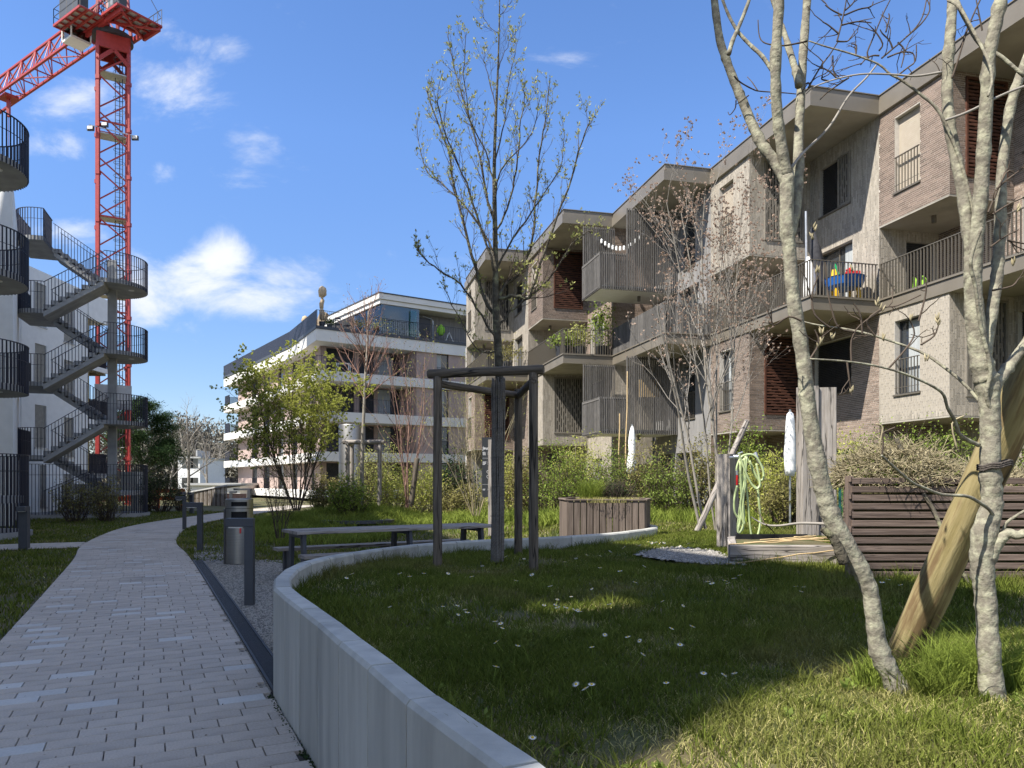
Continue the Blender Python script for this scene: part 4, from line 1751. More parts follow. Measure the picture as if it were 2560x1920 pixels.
# things on the roof
t = MB()
A1 = A + rd * .7 + Ld * 2
t.add([(*(A1), 15.56), (*(A1 + rd * 3.6), 15.9), (*(A1 + rd * 3.6 + Ld * 1.4), 15.95), (*(A1 + Ld * 1.4), 15.6), (*(A1), 15.62), (*(A1 + rd * 3.6), 15.96), (*(A1 + rd * 3.6 + Ld * 1.4), 16.01), (*(A1 + Ld * 1.4), 15.66)],
      [(3, 2, 1, 0), (4, 5, 6, 7), (0, 1, 5, 4), (1, 2, 6, 5), (2, 3, 7, 6), (3, 0, 4, 7)])
tag(t.build('solar_panel', M['frame'], origin=(A1.x, A1.y, 15.5)), 'tilted dark solar panel on the flat roof of the pink building', 'solar panel')
hut = A + rd * 5.6 + Ld * 4
t = MB()
for s_ in (-1, 1):
    t.beam((*(hut + rd * 1.4 * s_), 15.6), (*hut, 16.25), 1.2, .08)
t.build('roof_hood', M['bark_d'], pk)

# jute wrapped plants on the terrace edge


def wrapped_plant(base, h, label, sc=1.0):
    o = thing('wrapped_plant', base, label, 'potted plant')
    t = MB()
    b = Vector(base)
    prof = [(0, .26), (.5, .33), (.62, .30)]
    t.tube([b + Vector((0, 0, z * sc)) for z, r in prof], [r * sc for z, r in prof], 14)
    t.build('pot', M['anthr'], o)
    t = MB()
    prof = [(.6, .1), (.75, .27), (1.2, .30), (1.55, .26), (1.65, .12), (1.72, .20), (2.1, .24), (2.45, .20), (2.65, .10), (2.75, .28), (3.0, .45), (3.3, .46), (3.55, .35), (3.72, .1)]
    k = h / 3.72
    t.tube([b + Vector((rnd.uniform(-.04, .04), rnd.uniform(-.04, .04), z * k)) for z, r in prof], [r * sc for z, r in prof], 14, jit=.1)
    t.build('jute_cover', M['jute'], o, smooth=True)
    return o


p_ = Cn + rd * .55 + ld * .45
wrapped_plant((p_.x, p_.y, 12.5), 2.95, 'tall plant wrapped in tan jute, standing at the corner of the roof terrace', .66)
p_ = Kp + (Cn - Kp).normalized() * 1.6 + rd * .9
wrapped_plant((p_.x, p_.y, 12.5), 2.2, 'shorter jute wrapped plant further back behind the dark terrace railing', .6)
p_ = Cn + (Kp - Cn).normalized() * 4.6 + rd * 1.3
t = MB()
t.beam((p_.x, p_.y, 13.2), (p_.x + .5, p_.y, 14.5), .7, .5)
tag(t.build('jute_bundle', M['jute'], origin=(p_.x, p_.y, 12.5)), 'small tan jute bundle leaning between the two wrapped terrace plants', 'plant cover')


def leafy_pot(name, base, r, hh, leafm, label, cat='potted plant', pot=M['anthr'], n=260, potr=.2, poth=.3):
    o = thing(name, base, label, cat)
    b = Vector(base)
    t = MB()
    t.tube([b, b + Vector((0, 0, poth))], [potr * .8, potr], 12)
    t.build('pot', pot, o)
    P = nrg.normal(size=(n, 3)) * np.array([r, r, hh * .5]) * .5 + np.array([b.x, b.y, b.z + poth + hh * .5])
    P[:, 2] = np.maximum(P[:, 2], b.z + poth)
    V, Fc = leaf_quads(P, .14)
    np_mesh('foliage', V, Fc, leafm, o, kind='stuff')
    L_ = [(np.array([[b.x, b.y, b.z + poth * .8], [b.x + rnd.uniform(-r, r) * .4, b.y, b.z + poth + hh * .5], [b.x + rnd.uniform(-r, r) * .7, b.y, b.z + poth + hh]]), np.array([.015, .01, .004])) for _ in range(7)]
    V, Fc = tubes_np(L_, 4)
    np_mesh('stem', V, Fc, M['twig_g'], o)
    return o


def on_terrace(s, d, z=12.5):
    p = Cn + rd * s + ld * d
    return (p.x, p.y, z)


leafy_pot('potted_shrub', on_terrace(5.1, .7), .9, 1.1, M['leaf_y'], 'round pale leaved shrub in front of the glazed terrace corner')
leafy_pot('potted_shrub', on_terrace(3.5, .7), .7, .7, M['leaf_o'], 'low bronze shrub in a dark pot behind the terrace railing')
leafy_pot('potted_shrub', on_terrace(1.15, .6), .4, .4, M['leaf_h'], 'small green plant beside the tallest jute wrapped plant')


def folding_chair(x, y, z, a, label, m=M['navy']):
    o = thing('terrace_chair', (x, y, z), label, 'chair')
    R = lambda u, v, w: (x + u * math.cos(a) - v * math.sin(a), y + u * math.sin(a) + v * math.cos(a), z + w)
    t = MB()
    t.hexa([R(-.22, -.2, 0)[:2], R(.22, -.2, 0)[:2], R(.22, .22, 0)[:2], R(-.22, .22, 0)[:2]], z + .43, z + .46)
    t.build('seat', m, o)
    t = MB()
    t.beam(R(-.2, .22, .46), R(-.2, .3, .95), .03, .03)
    t.beam(R(.2, .22, .46), R(.2, .3, .95), .03, .03)
    t.beam(R(-.2, .3, .93), R(.2, .3, .93), .03, .12)
    t.beam(R(-.2, .27, .75), R(.2, .27, .75), .03, .05)
    t.build('backrest', m, o)
    for u in (-.2, .2):
        for v in (-.18, .2):
            t = MB()
            t.beam(R(u, v, 0), R(u, v * .9, .44), .03, .03)
            t.build('leg', m, o)
    return o


x, y, z = on_terrace(1.9, .8)
folding_chair(x, y, z, .4, 'black metal chair nearest the jute wrapped corner plant')
x, y, z = on_terrace(2.6, .9)
folding_chair(x, y, z, -.6, 'black metal chair turned sideways next to the bronze terrace shrub')
# cupboard, shower pipe, hanging jacket, white stool
x, y, z = on_terrace(8.9, 1.3)
t = MB()
t.hexa([(x - .6, y - .3), (x + .6, y - .3 + .4), (x + .5, y + .5), (x - .7, y + .2)], z, z + 1.75)
t.prism([(x - .66, y - .36), (x + .66, y + .1), (x + .55, y + .55), (x - .75, y + .25)], z + 1.76, z + 1.84)
tag(t.build('garden_cupboard', M['frame'], origin=(x, y, z)), 'black cupboard against the grey timber wall on the roof terrace', 'cupboard')
x, y, z = on_terrace(9.55, .7)
t = MB()
t.tube(spline([(x, y, z), (x, y, z + 1.3), (x - .1, y, z + 1.7), (x - .8, y, z + 1.95)], 4), .03, 6)
tag(t.build('shower_pipe', M['galv'], origin=(x, y, z)), 'bent pale metal shower pipe left of the lime jacket', 'shower')
x, y, z = on_terrace(10.2, .6)
t = MB()
t.tube([(x, y, z + .5), (x, y, z + .6), (x, y, z + 1.0), (x, y, z + 1.25), (x, y, z + 1.36)], [.17, .21, .20, .17, .05], 12, jit=.1)
t.tube([(x - .18, y, z + 1.2), (x - .26, y, z + .9), (x - .25, y, z + .7)], [.06, .07, .06], 8)
t.tube([(x + .18, y, z + 1.2), (x + .26, y, z + .9), (x + .25, y, z + .7)], [.06, .07, .06], 8)
tag(t.build('jacket', M['lime'], origin=(x, y, z), smooth=True), 'lime green jacket hung up behind the roof terrace railing', 'jacket')
x, y, z = on_terrace(10.95, .6)
t = MB()
t.beam((x - .3, y, z), (x, y, z + .8), .5, .06)
t.beam((x + .35, y, z), (x, y, z + .8), .5, .06)
tag(t.build('folding_ladder', M['white'], origin=(x, y, z)), 'small white folding step behind the terrace railing right of the jacket', 'step ladder')
x, y, z = on_terrace(7.9, .8)
t = MB()
t.box(x - .5, x + .5, y - .3, y + .3, z + .5, z + .56)
for u in (-.45, .45):
    for v in (-.25, .25):
        t.box(x + u - .03, x + u + .03, y + v - .03, y + v + .03, z, z + .5)
tag(t.build('side_table', M['white'], origin=(x, y, z)), 'low white table beside the black terrace cupboard', 'table')
# white table in the loggia below
x, y, z = on_terrace(2.3, .9, 9.38)
t = MB()
t.box(x - .5, x + .5, y - .3, y + .3, z + .7, z + .75)
for u in (-.45, .45):
    for v in (-.25, .25):
        t.box(x + u - .03, x + u + .03, y + v - .03, y + v + .03, z, z + .7)
tag(t.build('side_table', M['white'], origin=(x, y, z)), 'white table in the loggia under the jute wrapped corner plant', 'table')

# brushed steel cylinder between the buildings
c_ = P3(880, 1205, 33)
t = MB()
pts_ = [(c_.x, c_.y, 0), (c_.x, c_.y, 3.95), (c_.x, c_.y, 4.0)]
t.tube(pts_, [.58, .58, .56], 40)
tag(t.build('steel_cylinder', M['steel'], origin=(c_.x, c_.y, 0), smooth=True, auto=True), 'large brushed steel cylinder standing behind the staked young tree', 'ventilation shaft')

# ================================================================== TOWER CRANE
CRX, CRY, MW = -24.9, 46.0, 1.66
cr = thing('tower_crane', (CRX, CRY, 0), 'red lattice tower crane standing behind the stair tower', 'crane')
ca = math.radians(31)


def CR(u, v, z):
    return Vector((CRX + u * math.cos(ca) - v * math.sin(ca), CRY + u * math.sin(ca) + v * math.cos(ca), z))


h_ = MW / 2
ZT = 28.45
for u, v in ((-h_, -h_), (h_, -h_), (h_, h_), (-h_, h_)):
    t = MB()
    t.beam(CR(u, v, 0), CR(u, v, ZT), .17, .17)
    for k in range(10):
        t.beam(CR(u, v, k * 2.9 - .12), CR(u, v, k * 2.9 + .12), .24, .24)
    t.build('mast_leg', M['red'], cr)
t = MB()
corners = [(-h_, -h_), (h_, -h_), (h_, h_), (-h_, h_)]
z = .3
i = 0
stp = 1.45
while z + stp < ZT:
    for k in range(4):
        a, b = corners[k], corners[(k + 1) % 4]
        if (i + k) % 2:
            a, b = b, a
        t.beam(CR(*a, z), CR(*b, z + stp * .92), .075, .075)
        if i % 4 == 0:
            t.beam(CR(*a, z), CR(*b, z), .09, .09)
    z += stp
    i += 1
t.build('mast_bracing', M['red'], cr)
t = MB()
for k in range(int(ZT / .3)):
    t.beam(CR(.12, -.2, k * .3), CR(.52, -.2, k * .3), .02, .02)
t.beam(CR(.12, -.2, 0), CR(.12, -.2, ZT), .035, .035)
t.beam(CR(.52, -.2, 0), CR(.52, -.2, ZT), .035, .035)
t.tube([CR(.35, .1, 0), CR(.38, .1, ZT)], .03, 5)
for k in range(int(ZT / .8)):
    z = 1.2 + k * .8
    if z > ZT:
        break
    ring = [CR(.32 + .33 * math.cos(a_), -.2 - .05 + .33 * math.sin(a_) - .3, z) for a_ in np.linspace(0, 2 * math.pi, 11)]
    t.tube(ring, .012, 4, cap=False)
t.build('ladder', M['frame'], cr)
for z in (7.2, 12.9, 17.7, 22.8, 26.6):
    t = MB()
    q = [CR(-h_ + .12, -h_ + .1, 0), CR(h_ - .12, -h_ + .1, 0), CR(h_ - .12, .3, 0), CR(-h_ + .12, .3, 0)]
    t.hexa([(p.x, p.y) for p in q], z, z + .06)
    t.build('platform', M['galv'], cr)
# floodlights
zf = 22.9
for u, v, lab in ((-h_ + .35, -h_ - .12, 0), (h_ + .35, -h_, 1), (-h_ - .4, -h_, 2)):
    t = MB()
    c0 = CR(u, v, zf + (.35 if lab == 0 else 0))
    t.beam(c0 - Vector((.2, 0, .04)), c0 + Vector((.2, 0, -.04)), .12, .26)
    t.build('floodlight', M['frame'], cr)
    t = MB()
    t.beam(c0 + Vector((-.16, -.08, .0)), c0 + Vector((.16, -.08, 0)), .03, .18)
    t.build('lamp_glass', M['white_s'], cr)
t = MB()
t.beam(CR(-h_ - .5, -h_ - .05, zf + .15), CR(h_ + .5, -h_ - .05, zf + .05), .05, .05)
t.build('lamp_bar', M['galv'], cr)
# banner wrapped round the mast low down
t = MB()
q = [CR(-h_ - .2, -h_ - .14, 0), CR(h_ + .15, -h_ - .14, 0), CR(h_ + .15, -h_ - .12, 0), CR(-h_ - .2, -h_ - .12, 0)]
t.hexa([(p.x, p.y) for p in q], 5.9, 7.4)
t.build('banner', M['cloud_cloth'], cr)
# head: collar, slewing ring, platforms
t = MB()
for k in range(4):
    a, b = corners[k], corners[(k + 1) % 4]
    t.beam(CR(a[0] * 1.05, a[1] * 1.05, ZT + .0), CR(b[0] * 1.05, b[1] * 1.05, ZT + .0), .12, .9)
    t.beam(CR(a[0] * 1.05, a[1] * 1.05, ZT - 1.3), CR((a[0] + b[0]) / 2 * 1.05, (a[1] + b[1]) / 2 * 1.05, ZT - .45), .1, .22)
    t.beam(CR(b[0] * 1.05, b[1] * 1.05, ZT - 1.3), CR((a[0] + b[0]) / 2 * 1.05, (a[1] + b[1]) / 2 * 1.05, ZT - .45), .1, .22)
t.build('mast_collar', M['red'], cr)
t = MB()
t.tube([CR(0, 0, ZT + .45), CR(0, 0, ZT + .75)], 1.15, 28)
t.build('slewing_ring', M['frame'], cr)
jd = Vector((-.82, .573, 0)).normalized()      # jib direction
js = Vector((jd.y, -jd.x, 0))                  # to the right of it
HC = Vector((CRX, CRY, 0))


def J(u, s, z):
    p = HC + jd * u + js * s
    return Vector((p.x, p.y, z))


zp = ZT + .85
t = MB()
# turntable frame
for s_ in (-1.0, 1.0):
    t.beam(J(-1.6, s_, zp), J(1.6, s_, zp), .16, .34)
for u in (-1.6, -.5, .5, 1.6):
    t.beam(J(u, -1.0, zp), J(u, 1.0, zp), .14, .3)
for s_ in (-.7, .7):
    for u in (-.8, .8):
        t.beam(J(u, s_, zp), J(u * .5, s_ * .7, zp + 4.6), .17, .17)
for k in range(4):
    t.beam(J(-.8 + .1 * k, -.7, zp + k * 1.1), J(.7 - .1 * k, -.6, zp + (k + 1) * 1.1), .08, .08)
    t.beam(J(.8 - .1 * k, .7, zp + k * 1.1), J(-.7 + .1 * k, .6, zp + (k + 1) * 1.1), .08, .08)
t.build('slewing_platform', M['red'], cr)


def grid_deck(u0, u1, s0, s1, z, nu, ns, name):
    t = MB()
    for i in range(nu + 1):
        u = u0 + (u1 - u0) * i / nu
        t.beam(J(u, s0, z), J(u, s1, z), .07, .1)
    for i in range(ns + 1):
        s_ = s0 + (s1 - s0) * i / ns
        t.beam(J(u0, s_, z), J(u1, s_, z), .09, .14)
    t.build(name, M['red'], cr)
    t = MB()
    q = [J(u0, s0, 0), J(u1, s0, 0), J(u1, s1, 0), J(u0, s1, 0)]
    t.hexa([(p.x, p.y) for p in q][::1], z + .06, z + .08)
    t.build('deck_grating', M['galv'], cr)
    t = MB()
    for (a, b) in (((u0, s0), (u1, s0)), ((u1, s0), (u1, s1)), ((u1, s1), (u0, s1))):
        for zz in (.55, 1.05):
            t.beam(J(*a, z + zz), J(*b, z + zz), .03, .03)
        n_ = 4
        for i in range(n_ + 1):
            p = Vector((a[0] + (b[0] - a[0]) * i / n_, a[1] + (b[1] - a[1]) * i / n_))
            t.beam(J(p.x, p.y, z), J(p.x, p.y, z + 1.05), .03, .03)
    t.build('guard_rail', M['frame'], cr)


grid_deck(-1.2, 2.15, -2.5, -1.15, zp + .1, 5, 3, 'side_deck')      # left, nearer the camera
grid_deck(-3.45, -1.6, -1.45, 1.2, zp - .05, 3, 4, 'counter_jib')
t = MB()
for s_ in (-1.2, 1.1):
    t.beam(J(-1.6, s_, zp - .2), J(-3.4, s_, zp - .2), .14, .3)
t.beam(J(-1.6, -1.2, zp - .3), J(-3.4, 1.1, zp - .3), .1, .1)
t.beam(J(-1.6, 1.1, zp - .3), J(-3.4, -1.2, zp - .3), .1, .1)
t.build('counter_jib_beam', M['red'], cr)
t = MB()
q = [J(-.9, -2.5, 0), J(1.4, -2.5, 0), J(1.4, -1.9, 0), J(-.9, -1.9, 0)]
t.hexa([(p.x, p.y) for p in q], zp + .2, zp + 1.9)
t.build('control_cabinet', M['anthr'], cr)
t = MB()
q = [J(-2.6, -1.3, 0), J(-2.0, -1.3, 0), J(-2.0, -.8, 0), J(-2.6, -.8, 0)]
t.hexa([(p.x, p.y) for p in q], zp + .1, zp + 1.7)
t.build('grey_box', M['galv'], cr)
t = MB()
q = [J(-3.3, -1.3, 0), J(-2.7, -1.3, 0), J(-2.7, -.85, 0), J(-3.3, -.85, 0)]
t.hexa([(p.x, p.y) for p in q], zp + .1, zp + .85)
t.build('winch_box', M['anthr'], cr)
# cab
t = MB()
q = [J(1.2, -1.9, 0), J(2.4, -1.9, 0), J(2.4, -.75, 0), J(1.2, -.75, 0)]
t.hexa([(p.x, p.y) for p in q], zp - .55, zp - .42)
t.hexa([(p.x, p.y) for p in q], zp + 1.5, zp + 1.6)
for p in q:
    t.beam((p.x, p.y, zp - .45), (p.x, p.y, zp + 1.5), .07, .07)
t.build('cab', M['white_s'], cr)
t = MB()
q2 = [J(1.25, -1.85, 0), J(2.35, -1.85, 0), J(2.35, -.8, 0), J(1.25, -.8, 0)]
for i in range(4):
    a, b = q2[i], q2[(i + 1) % 4]
    t.beam((a.x, a.y, zp + .5), (b.x, b.y, zp + .5), .02, 1.9)
t.build('cab_glass', M['glass_g'], cr)
# jib: two bottom chords, one top chord, lacing
t = MB()
zj, hj, wj, LJ = ZT + 1.6, 1.9, .62, 38
chord = MB()
for s_ in (-wj, wj):
    chord.beam(J(.6, s_, zj), J(LJ, s_, zj), .15, .15)
chord.beam(J(.6, 0, zj + hj), J(LJ, 0, zj + hj), .14, .14)
chord.build('jib_chord', M['red'], cr)
k = 0
u = .8
while u < LJ - 2:
    for s_ in (-wj, wj):
        t.beam(J(u, s_, zj), J(u + 1.1, 0, zj + hj), .07, .07)
        t.beam(J(u + 2.2, s_, zj), J(u + 1.1, 0, zj + hj), .07, .07)
        t.beam(J(u + .55, s_, zj), J(u + 1.1, 0, zj + hj), .045, .045)
    t.beam(J(u, -wj, zj), J(u, wj, zj), .07, .07)
    t.beam(J(u, -wj if k % 2 else wj, zj), J(u + 2.2, wj if k % 2 else -wj, zj), .06, .06)
    u += 2.2
    k += 1
t.build('jib_lacing', M['red'], cr)
t = MB()
t.beam(J(14.6, 0, zj - .1), J(15.8, 0, zj - .1), .9, .18)
t.beam(J(15.2, 0, zj - .2), J(15.2, 0, zj - 1.5), .2, .2)
t.tube([J(15.2, 0, zj - 1.4), J(15.2, 0, zj - 8)], .02, 4)
t.build('trolley', M['red'], cr)
t = MB()
t.tube([J(-3.3, 1.2, zp + .6), J(-1, .2, zp + 5)], .02, 4)
t.build('stay_cable', M['frame'], cr)
# concrete ballast and beam by the crane foot
t = MB()
b_ = P3(330, 1205, 36)
t.box(b_.x - 2.6, b_.x + .55, 35.6, 36.4, .9, 1.35)
t.box(b_.x - .4, b_.x + .4, 35.7, 36.3, 1.36, 1.95)
t.box(b_.x - 2.3, b_.x - 1.9, 35.7, 36.3, 0, .9)
t.box(b_.x + .1, b_.x + .4, 35.7, 36.3, 0, .9)
tag(t.build('concrete_beam', M['concrete'], origin=(b_.x, 36, 0)), 'pale concrete beam with a block on top right of the stair foot', 'concrete block')
t = MB()
for z in (.55, .95):
    t.beam((-22.5, 41, z), (-18.2, 41, z), .1, .22)
for x in (-22.3, -21, -19.7, -18.4):
    t.beam((x, 41.1, 0), (x, 41.1, 1.1), .1, .1)
tag(t.build('site_barrier', mat('orange_red_barrier', (.55, .09, .02), None, rough=.5), origin=(-20, 41, 0)), 'orange red site barrier seen through the foot of the stair tower', 'barrier')
print('p3', len(bpy.data.objects))

# ================================================================== GARDEN FURNITURE


def bollard(x, y, ang, h, label, w=.1, arm=.34, z=0.0):
    """post with a short arm that holds a downlight; ang = direction of the arm"""
    o = thing('path_lamp', (x, y, z), label, 'path light', 'angled anthracite path lights')
    t = MB()
    ca_, sa_ = math.cos(ang), math.sin(ang)
    a, e, n = Vector((x, y)), Vector((ca_, sa_)), Vector((-sa_, ca_))
    lbox(t, a, e, n, -w / 2, w / 2, -w / 2, w / 2, z - .02, z + h - .1)
    t.build('post', M['anthr'], o, bevel=.004)
    t = MB()
    lbox(t, a, e, n, -w / 2, arm - w / 2, -w / 2, w / 2, z + h - .098, z + h)
    t.build('arm', M['anthr'], o, bevel=.004)
    t = MB()
    lbox(t, a, e, n, w / 2 + .02, arm - w / 2 - .03, -w * .35, w * .35, z + h - .112, z + h - .099)
    t.build('lamp_glass', M['white'], o)
    return o


PI = math.pi
bollard(-3.07 + .02, 8.57, PI + .1, 1.03, 'nearest angled path light, standing on the gravel before the litter bin', arm=.31)
bollard(-6.43, 15.2, PI + .1, 1.03, 'angled path light on the lawn edge beside the pebble strip')
bollard(-9.82, 22.1, PI + .25, 1.02, 'angled path light where the path starts to bend', arm=.30)
bollard(-14.6, 33.6, -PI / 2, .98, 'dark path light seen end on behind the bend, left one of two', w=.16)
bollard(-14.75, 34.6 - 1.4, -PI / 2 - .1, 1.0, 'dark path light seen end on at the stair tower foot, half hidden', w=.1)
bollard(-13.95, 36.6, 0, 1.0, 'distant path light with its arm to the right, left of the bin', arm=.35, w=.13)
bollard(-14.45, 40.5, PI, 1.1, 'farthest path light, its arm just above the litter bin', arm=.9, w=.14)
bollard(-10.42, 15.75, -PI * .42, .93, 'broad dark path light standing alone by the side path on the left', w=.17, arm=.3)

# litter bin: brushed steel oval with slanting top
bx, by = -4.80, 12.97
bn = thing('litter_bin', (bx, by, 0), 'round brushed stainless steel litter bin with two black openings and a red sticker', 'litter bin')
R_ = .235
n_ = 48


def cyl_band(t, z0, z1f, r, n=48, a0=0, a1=2 * PI, z0f=None):
    v, f = [], []
    for i in range(n + 1):
        a = a0 + (a1 - a0) * i / n
        x, y = bx + r * math.cos(a), by + r * math.sin(a)
        zb = z0f(a) if z0f else z0
        v += [(x, y, zb), (x, y, z1f(a) if callable(z1f) else z1f)]
    for i in range(n):
        f.append((2 * i, 2 * i + 2, 2 * i + 3, 2 * i + 1))
    t.add(v, f)


front = math.atan2(-by, -bx)       # towards the camera
t = MB()
cyl_band(t, .03, .80, R_)
t.build('body', M['steel'], bn, smooth=True)
wa = .58
t = MB()
cyl_band(t, .80, .935, R_, 36, front + wa, front - wa + 2 * PI)
cyl_band(t, .935, .985, R_)
cyl_band(t, .992, 1.03, R_)
cyl_band(t, 1.03, 1.105, R_, 36, front + wa, front - wa + 2 * PI)
cyl_band(t, 1.105, lambda a: 1.15 + .012 * math.sin(a), R_)
rim = [(bx + R_ * math.cos(2 * PI * i / 48), by + R_ * math.sin(2 * PI * i / 48), 1.15) for i in range(48)]
t.tube([(bx, by, 1.14), (bx, by, 1.152)], [R_ * .99, R_ * .985], 48)
t.build('hood', M['steel'], bn, smooth=False)
t = MB()
cyl_band(t, .79, 1.12, R_ - .03, 30, front - wa - .2, front + wa + .2)
t.build('inner_liner', M['dark'], bn)
t = MB()
t.tube([(bx, by, 0), (bx, by, .03)], R_ * .93, 32)
t.tube([(bx, by, .985), (bx, by, .992)], R_ * .985, 40)
t.build('base_ring', M['dark'], bn)
t = MB()
cyl_band(t, .56, .70, R_ + .002, 4, front + .02, front + .14)
t.build('sticker', M['red_pl'], bn)
t = MB()
lbox(t, Vector((bx, by)), Vector((math.cos(front - 1.55), math.sin(front - 1.55))), Vector((math.cos(front), math.sin(front))), R_ - .02, R_ + .02, -.06, .06, .02, .98)
t.build('hinge_post', M['frame'], bn)

# long picnic table with two benches
te = Vector((.847, .53)).normalized()
tn = Vector((-.53, .847)).normalized()
ctr = Vector((-1.82, 11.42))


def T2(s, d, z):
    p = ctr + te * s + tn * d
    return (p.x, p.y, z)


tab = thing('picnic_table', (ctr.x, ctr.y, 0), 'long picnic table with grey plank top on slanted black steel legs', 'table')
LT = 1.62
for i in range(5):
    d = -.32 + i * .16
    plank('plank', tab, M['wood_o'], T2(-LT, d, .735), T2(LT, d, .735), .152, .042)


def trestle(parent, s, half, top, zt, th=.08, lean=.08):
    for sg in (-1, 1):
        t = MB()
        t.beam(T2(s, sg * half, 0), T2(s, sg * (half - lean), zt), .12, .05, up=(te.x, te.y, 0))
        t.build('leg', M['anthr'], parent)
    t = MB()
    t.beam(T2(s, -half + lean - .03, zt - .03), T2(s, half - lean + .03, zt - .03), .08, .05)
    t.build('crossbar', M['anthr'], parent)


for s in (-LT + .12, .12, LT - .25):
    trestle(tab, s, .36, .3, .712)
for sg, lab in ((1, 'long plank bench behind the picnic table'), (-1, 'long plank bench in front of the picnic table, half hidden by the wall')):
    b_ = thing('plank_bench', T2(0, sg * .68, 0), lab, 'bench', 'benches at the picnic table')
    for i in range(2):
        plank('plank', b_, M['wood_o'], T2(-LT - .02, sg * .68 - .08 + i * .16, .435), T2(LT, sg * .68 - .08 + i * .16, .435), .152, .042)
    for s in (-LT + .15, .12, LT - .25):
        for dd in (-.13, .13):
            t = MB()
            t.beam(T2(s, sg * .68 + dd, 0), T2(s, sg * .68 + dd * .8, .41), .09, .04, up=(te.x, te.y, 0))
            t.build('leg', M['anthr'], b_)

# sunken trampoline behind the table
tx, ty = -4.1, 19.6
tr = thing('ground_trampoline', (tx, ty, 0), 'round sunken trampoline with dark rubber rim in the grass behind the picnic table', 'trampoline')
zg = float(terrain(tx, ty)) + .03
t = MB()
n_ = 48
v = []
for r, z in ((1.0, zg - .03), (.98, zg + .04), (.74, zg + .045), (.72, zg + .01)):
    v += [(tx + r * math.cos(2 * PI * i / n_), ty + r * .9 * math.sin(2 * PI * i / n_), z) for i in range(n_)]
f = []
for k in range(3):
    f += [(k * n_ + i, k * n_ + (i + 1) % n_, (k + 1) * n_ + (i + 1) % n_, (k + 1) * n_ + i) for i in range(n_)]
t.add(v, f)
t.build('rubber_rim', M['drain'], tr)
t = MB()
t.add([(tx + .73 * math.cos(2 * PI * i / n_), ty + .66 * math.sin(2 * PI * i / n_), zg + .012) for i in range(n_)], [tuple(range(n_))])
t.build('jumping_mat', M['dark'], tr)
for i in range(40):
    a = 2 * PI * i / 40
    t = MB()
    t.tube([(tx + .69 * math.cos(a), ty + .62 * math.sin(a), zg + .013), (tx + .69 * math.cos(a), ty + .62 * math.sin(a), zg + .025)], .018, 6)
    t.build('stud', M['ink'], tr)

# information board on a wooden post
ix, iy = P3(1222, 0, 15.2).x, 15.2
ib = thing('information_board', (ix, iy, .5), 'tall black playground information board headed Jeux on a timber post', 'sign')
plank('post', ib, M['wood_o'], (ix + .04, iy + .07, .35), (ix + .04, iy + .07, 2.32), .34, .1, up=(1, 0, 0))
t = MB()
t.box(ix - .14, ix + .20, iy - .02, iy + .0, .42 + .72, 2.34 + .03)
t.build('panel', M['sign'], ib)


def text_obj(s, size, loc, parent, m, name='lettering', rot=(PI / 2, 0, 0)):
    cu = bpy.data.curves.new(name, 'FONT')
    cu.body = s
    cu.size = size
    cu.extrude = .001
    tmp = bpy.data.objects.new(name, cu)
    col.objects.link(tmp)
    dg = bpy.context.evaluated_depsgraph_get()
    me = bpy.data.meshes.new_from_object(tmp.evaluated_get(dg))
    bpy.data.objects.remove(tmp)
    me.materials.clear()
    me.materials.append(m)
    o = bpy.data.objects.new(name, me)
    col.objects.link(o)
    o.parent = parent
    o.location = Vector(loc) - parent_world(parent)
    o.rotation_euler = rot
    return o


text_obj('Jeux', .085, (ix - .125, iy - .024, 2.12), ib, M['ink'])
t = MB()
rr = random.Random(3)
for (z0, cols) in ((2.06, 1), (1.86, 3), (1.30, 2)):
    for c_i in range(3):
        for k in range(4 if z0 != 1.30 else 2):
            x0 = ix - .125 + c_i * .105
            t.box(x0, x0 + rr.uniform(.04, .085), iy - .0225, iy - .0205, z0 - k * .018, z0 - k * .018 + .006)
for zz in (1.94, 1.40):
    t.box(ix - .13, ix + .19, iy - .0225, iy - .0205, zz, zz + .0025)
for a_i in range(3):
    for b_i in range(2):
        cx_, cz_ = ix - .01 + a_i * .075, 1.66 - b_i * .1
        ring = [(cx_ + .03 * math.cos(2 * PI * i / 18), iy - .0215, cz_ + .03 * math.sin(2 * PI * i / 18)) for i in range(19)]
        t.tube(ring, .0022, 4, cap=False)
t.box(ix + .08, ix + .14, iy - .0225, iy - .0205, 1.20, 1.27)
t.build('print', M['ink'], ib)

# hexagonal planter with vertical planks
HX = [(.86, 11.42), (2.04, 11.30), (2.27, 12.15), (1.95, 12.95), (1.10, 13.0), (.80, 12.3)]
hp = thing('hexagonal_planter', (1.5, 12.1, .5), 'hexagonal planter of vertical brown planks with herbs growing on top', 'planter')
for i in range(6):
    a, b = Vector(HX[i]), Vector(HX[(i + 1) % 6])
    L_ = (b - a).length
    e_ = (b - a).normalized()
    n_ = Vector((e_.y, -e_.x))
    k = max(1, int(round(L_ / .1)))
    for j in range(k):
        c0 = a + e_ * ((j + .5) * L_ / k) + n_ * .0
        plank('plank', hp, M['wood_p'], (c0.x, c0.y, .38), (c0.x, c0.y, 1.165), L_ / k - .013, .02, up=(n_.x, n_.y, 0))
    plank('top_rail', hp, M['wood_p'], (a.x, a.y, 1.175), (b.x, b.y, 1.175), .06, .022)
t = MB()
t.prism([(1.5 + (x - 1.5) * .96, 12.1 + (y - 12.1) * .96) for x, y in HX], .9, 1.14)
t.build('soil', M['soil'], hp)

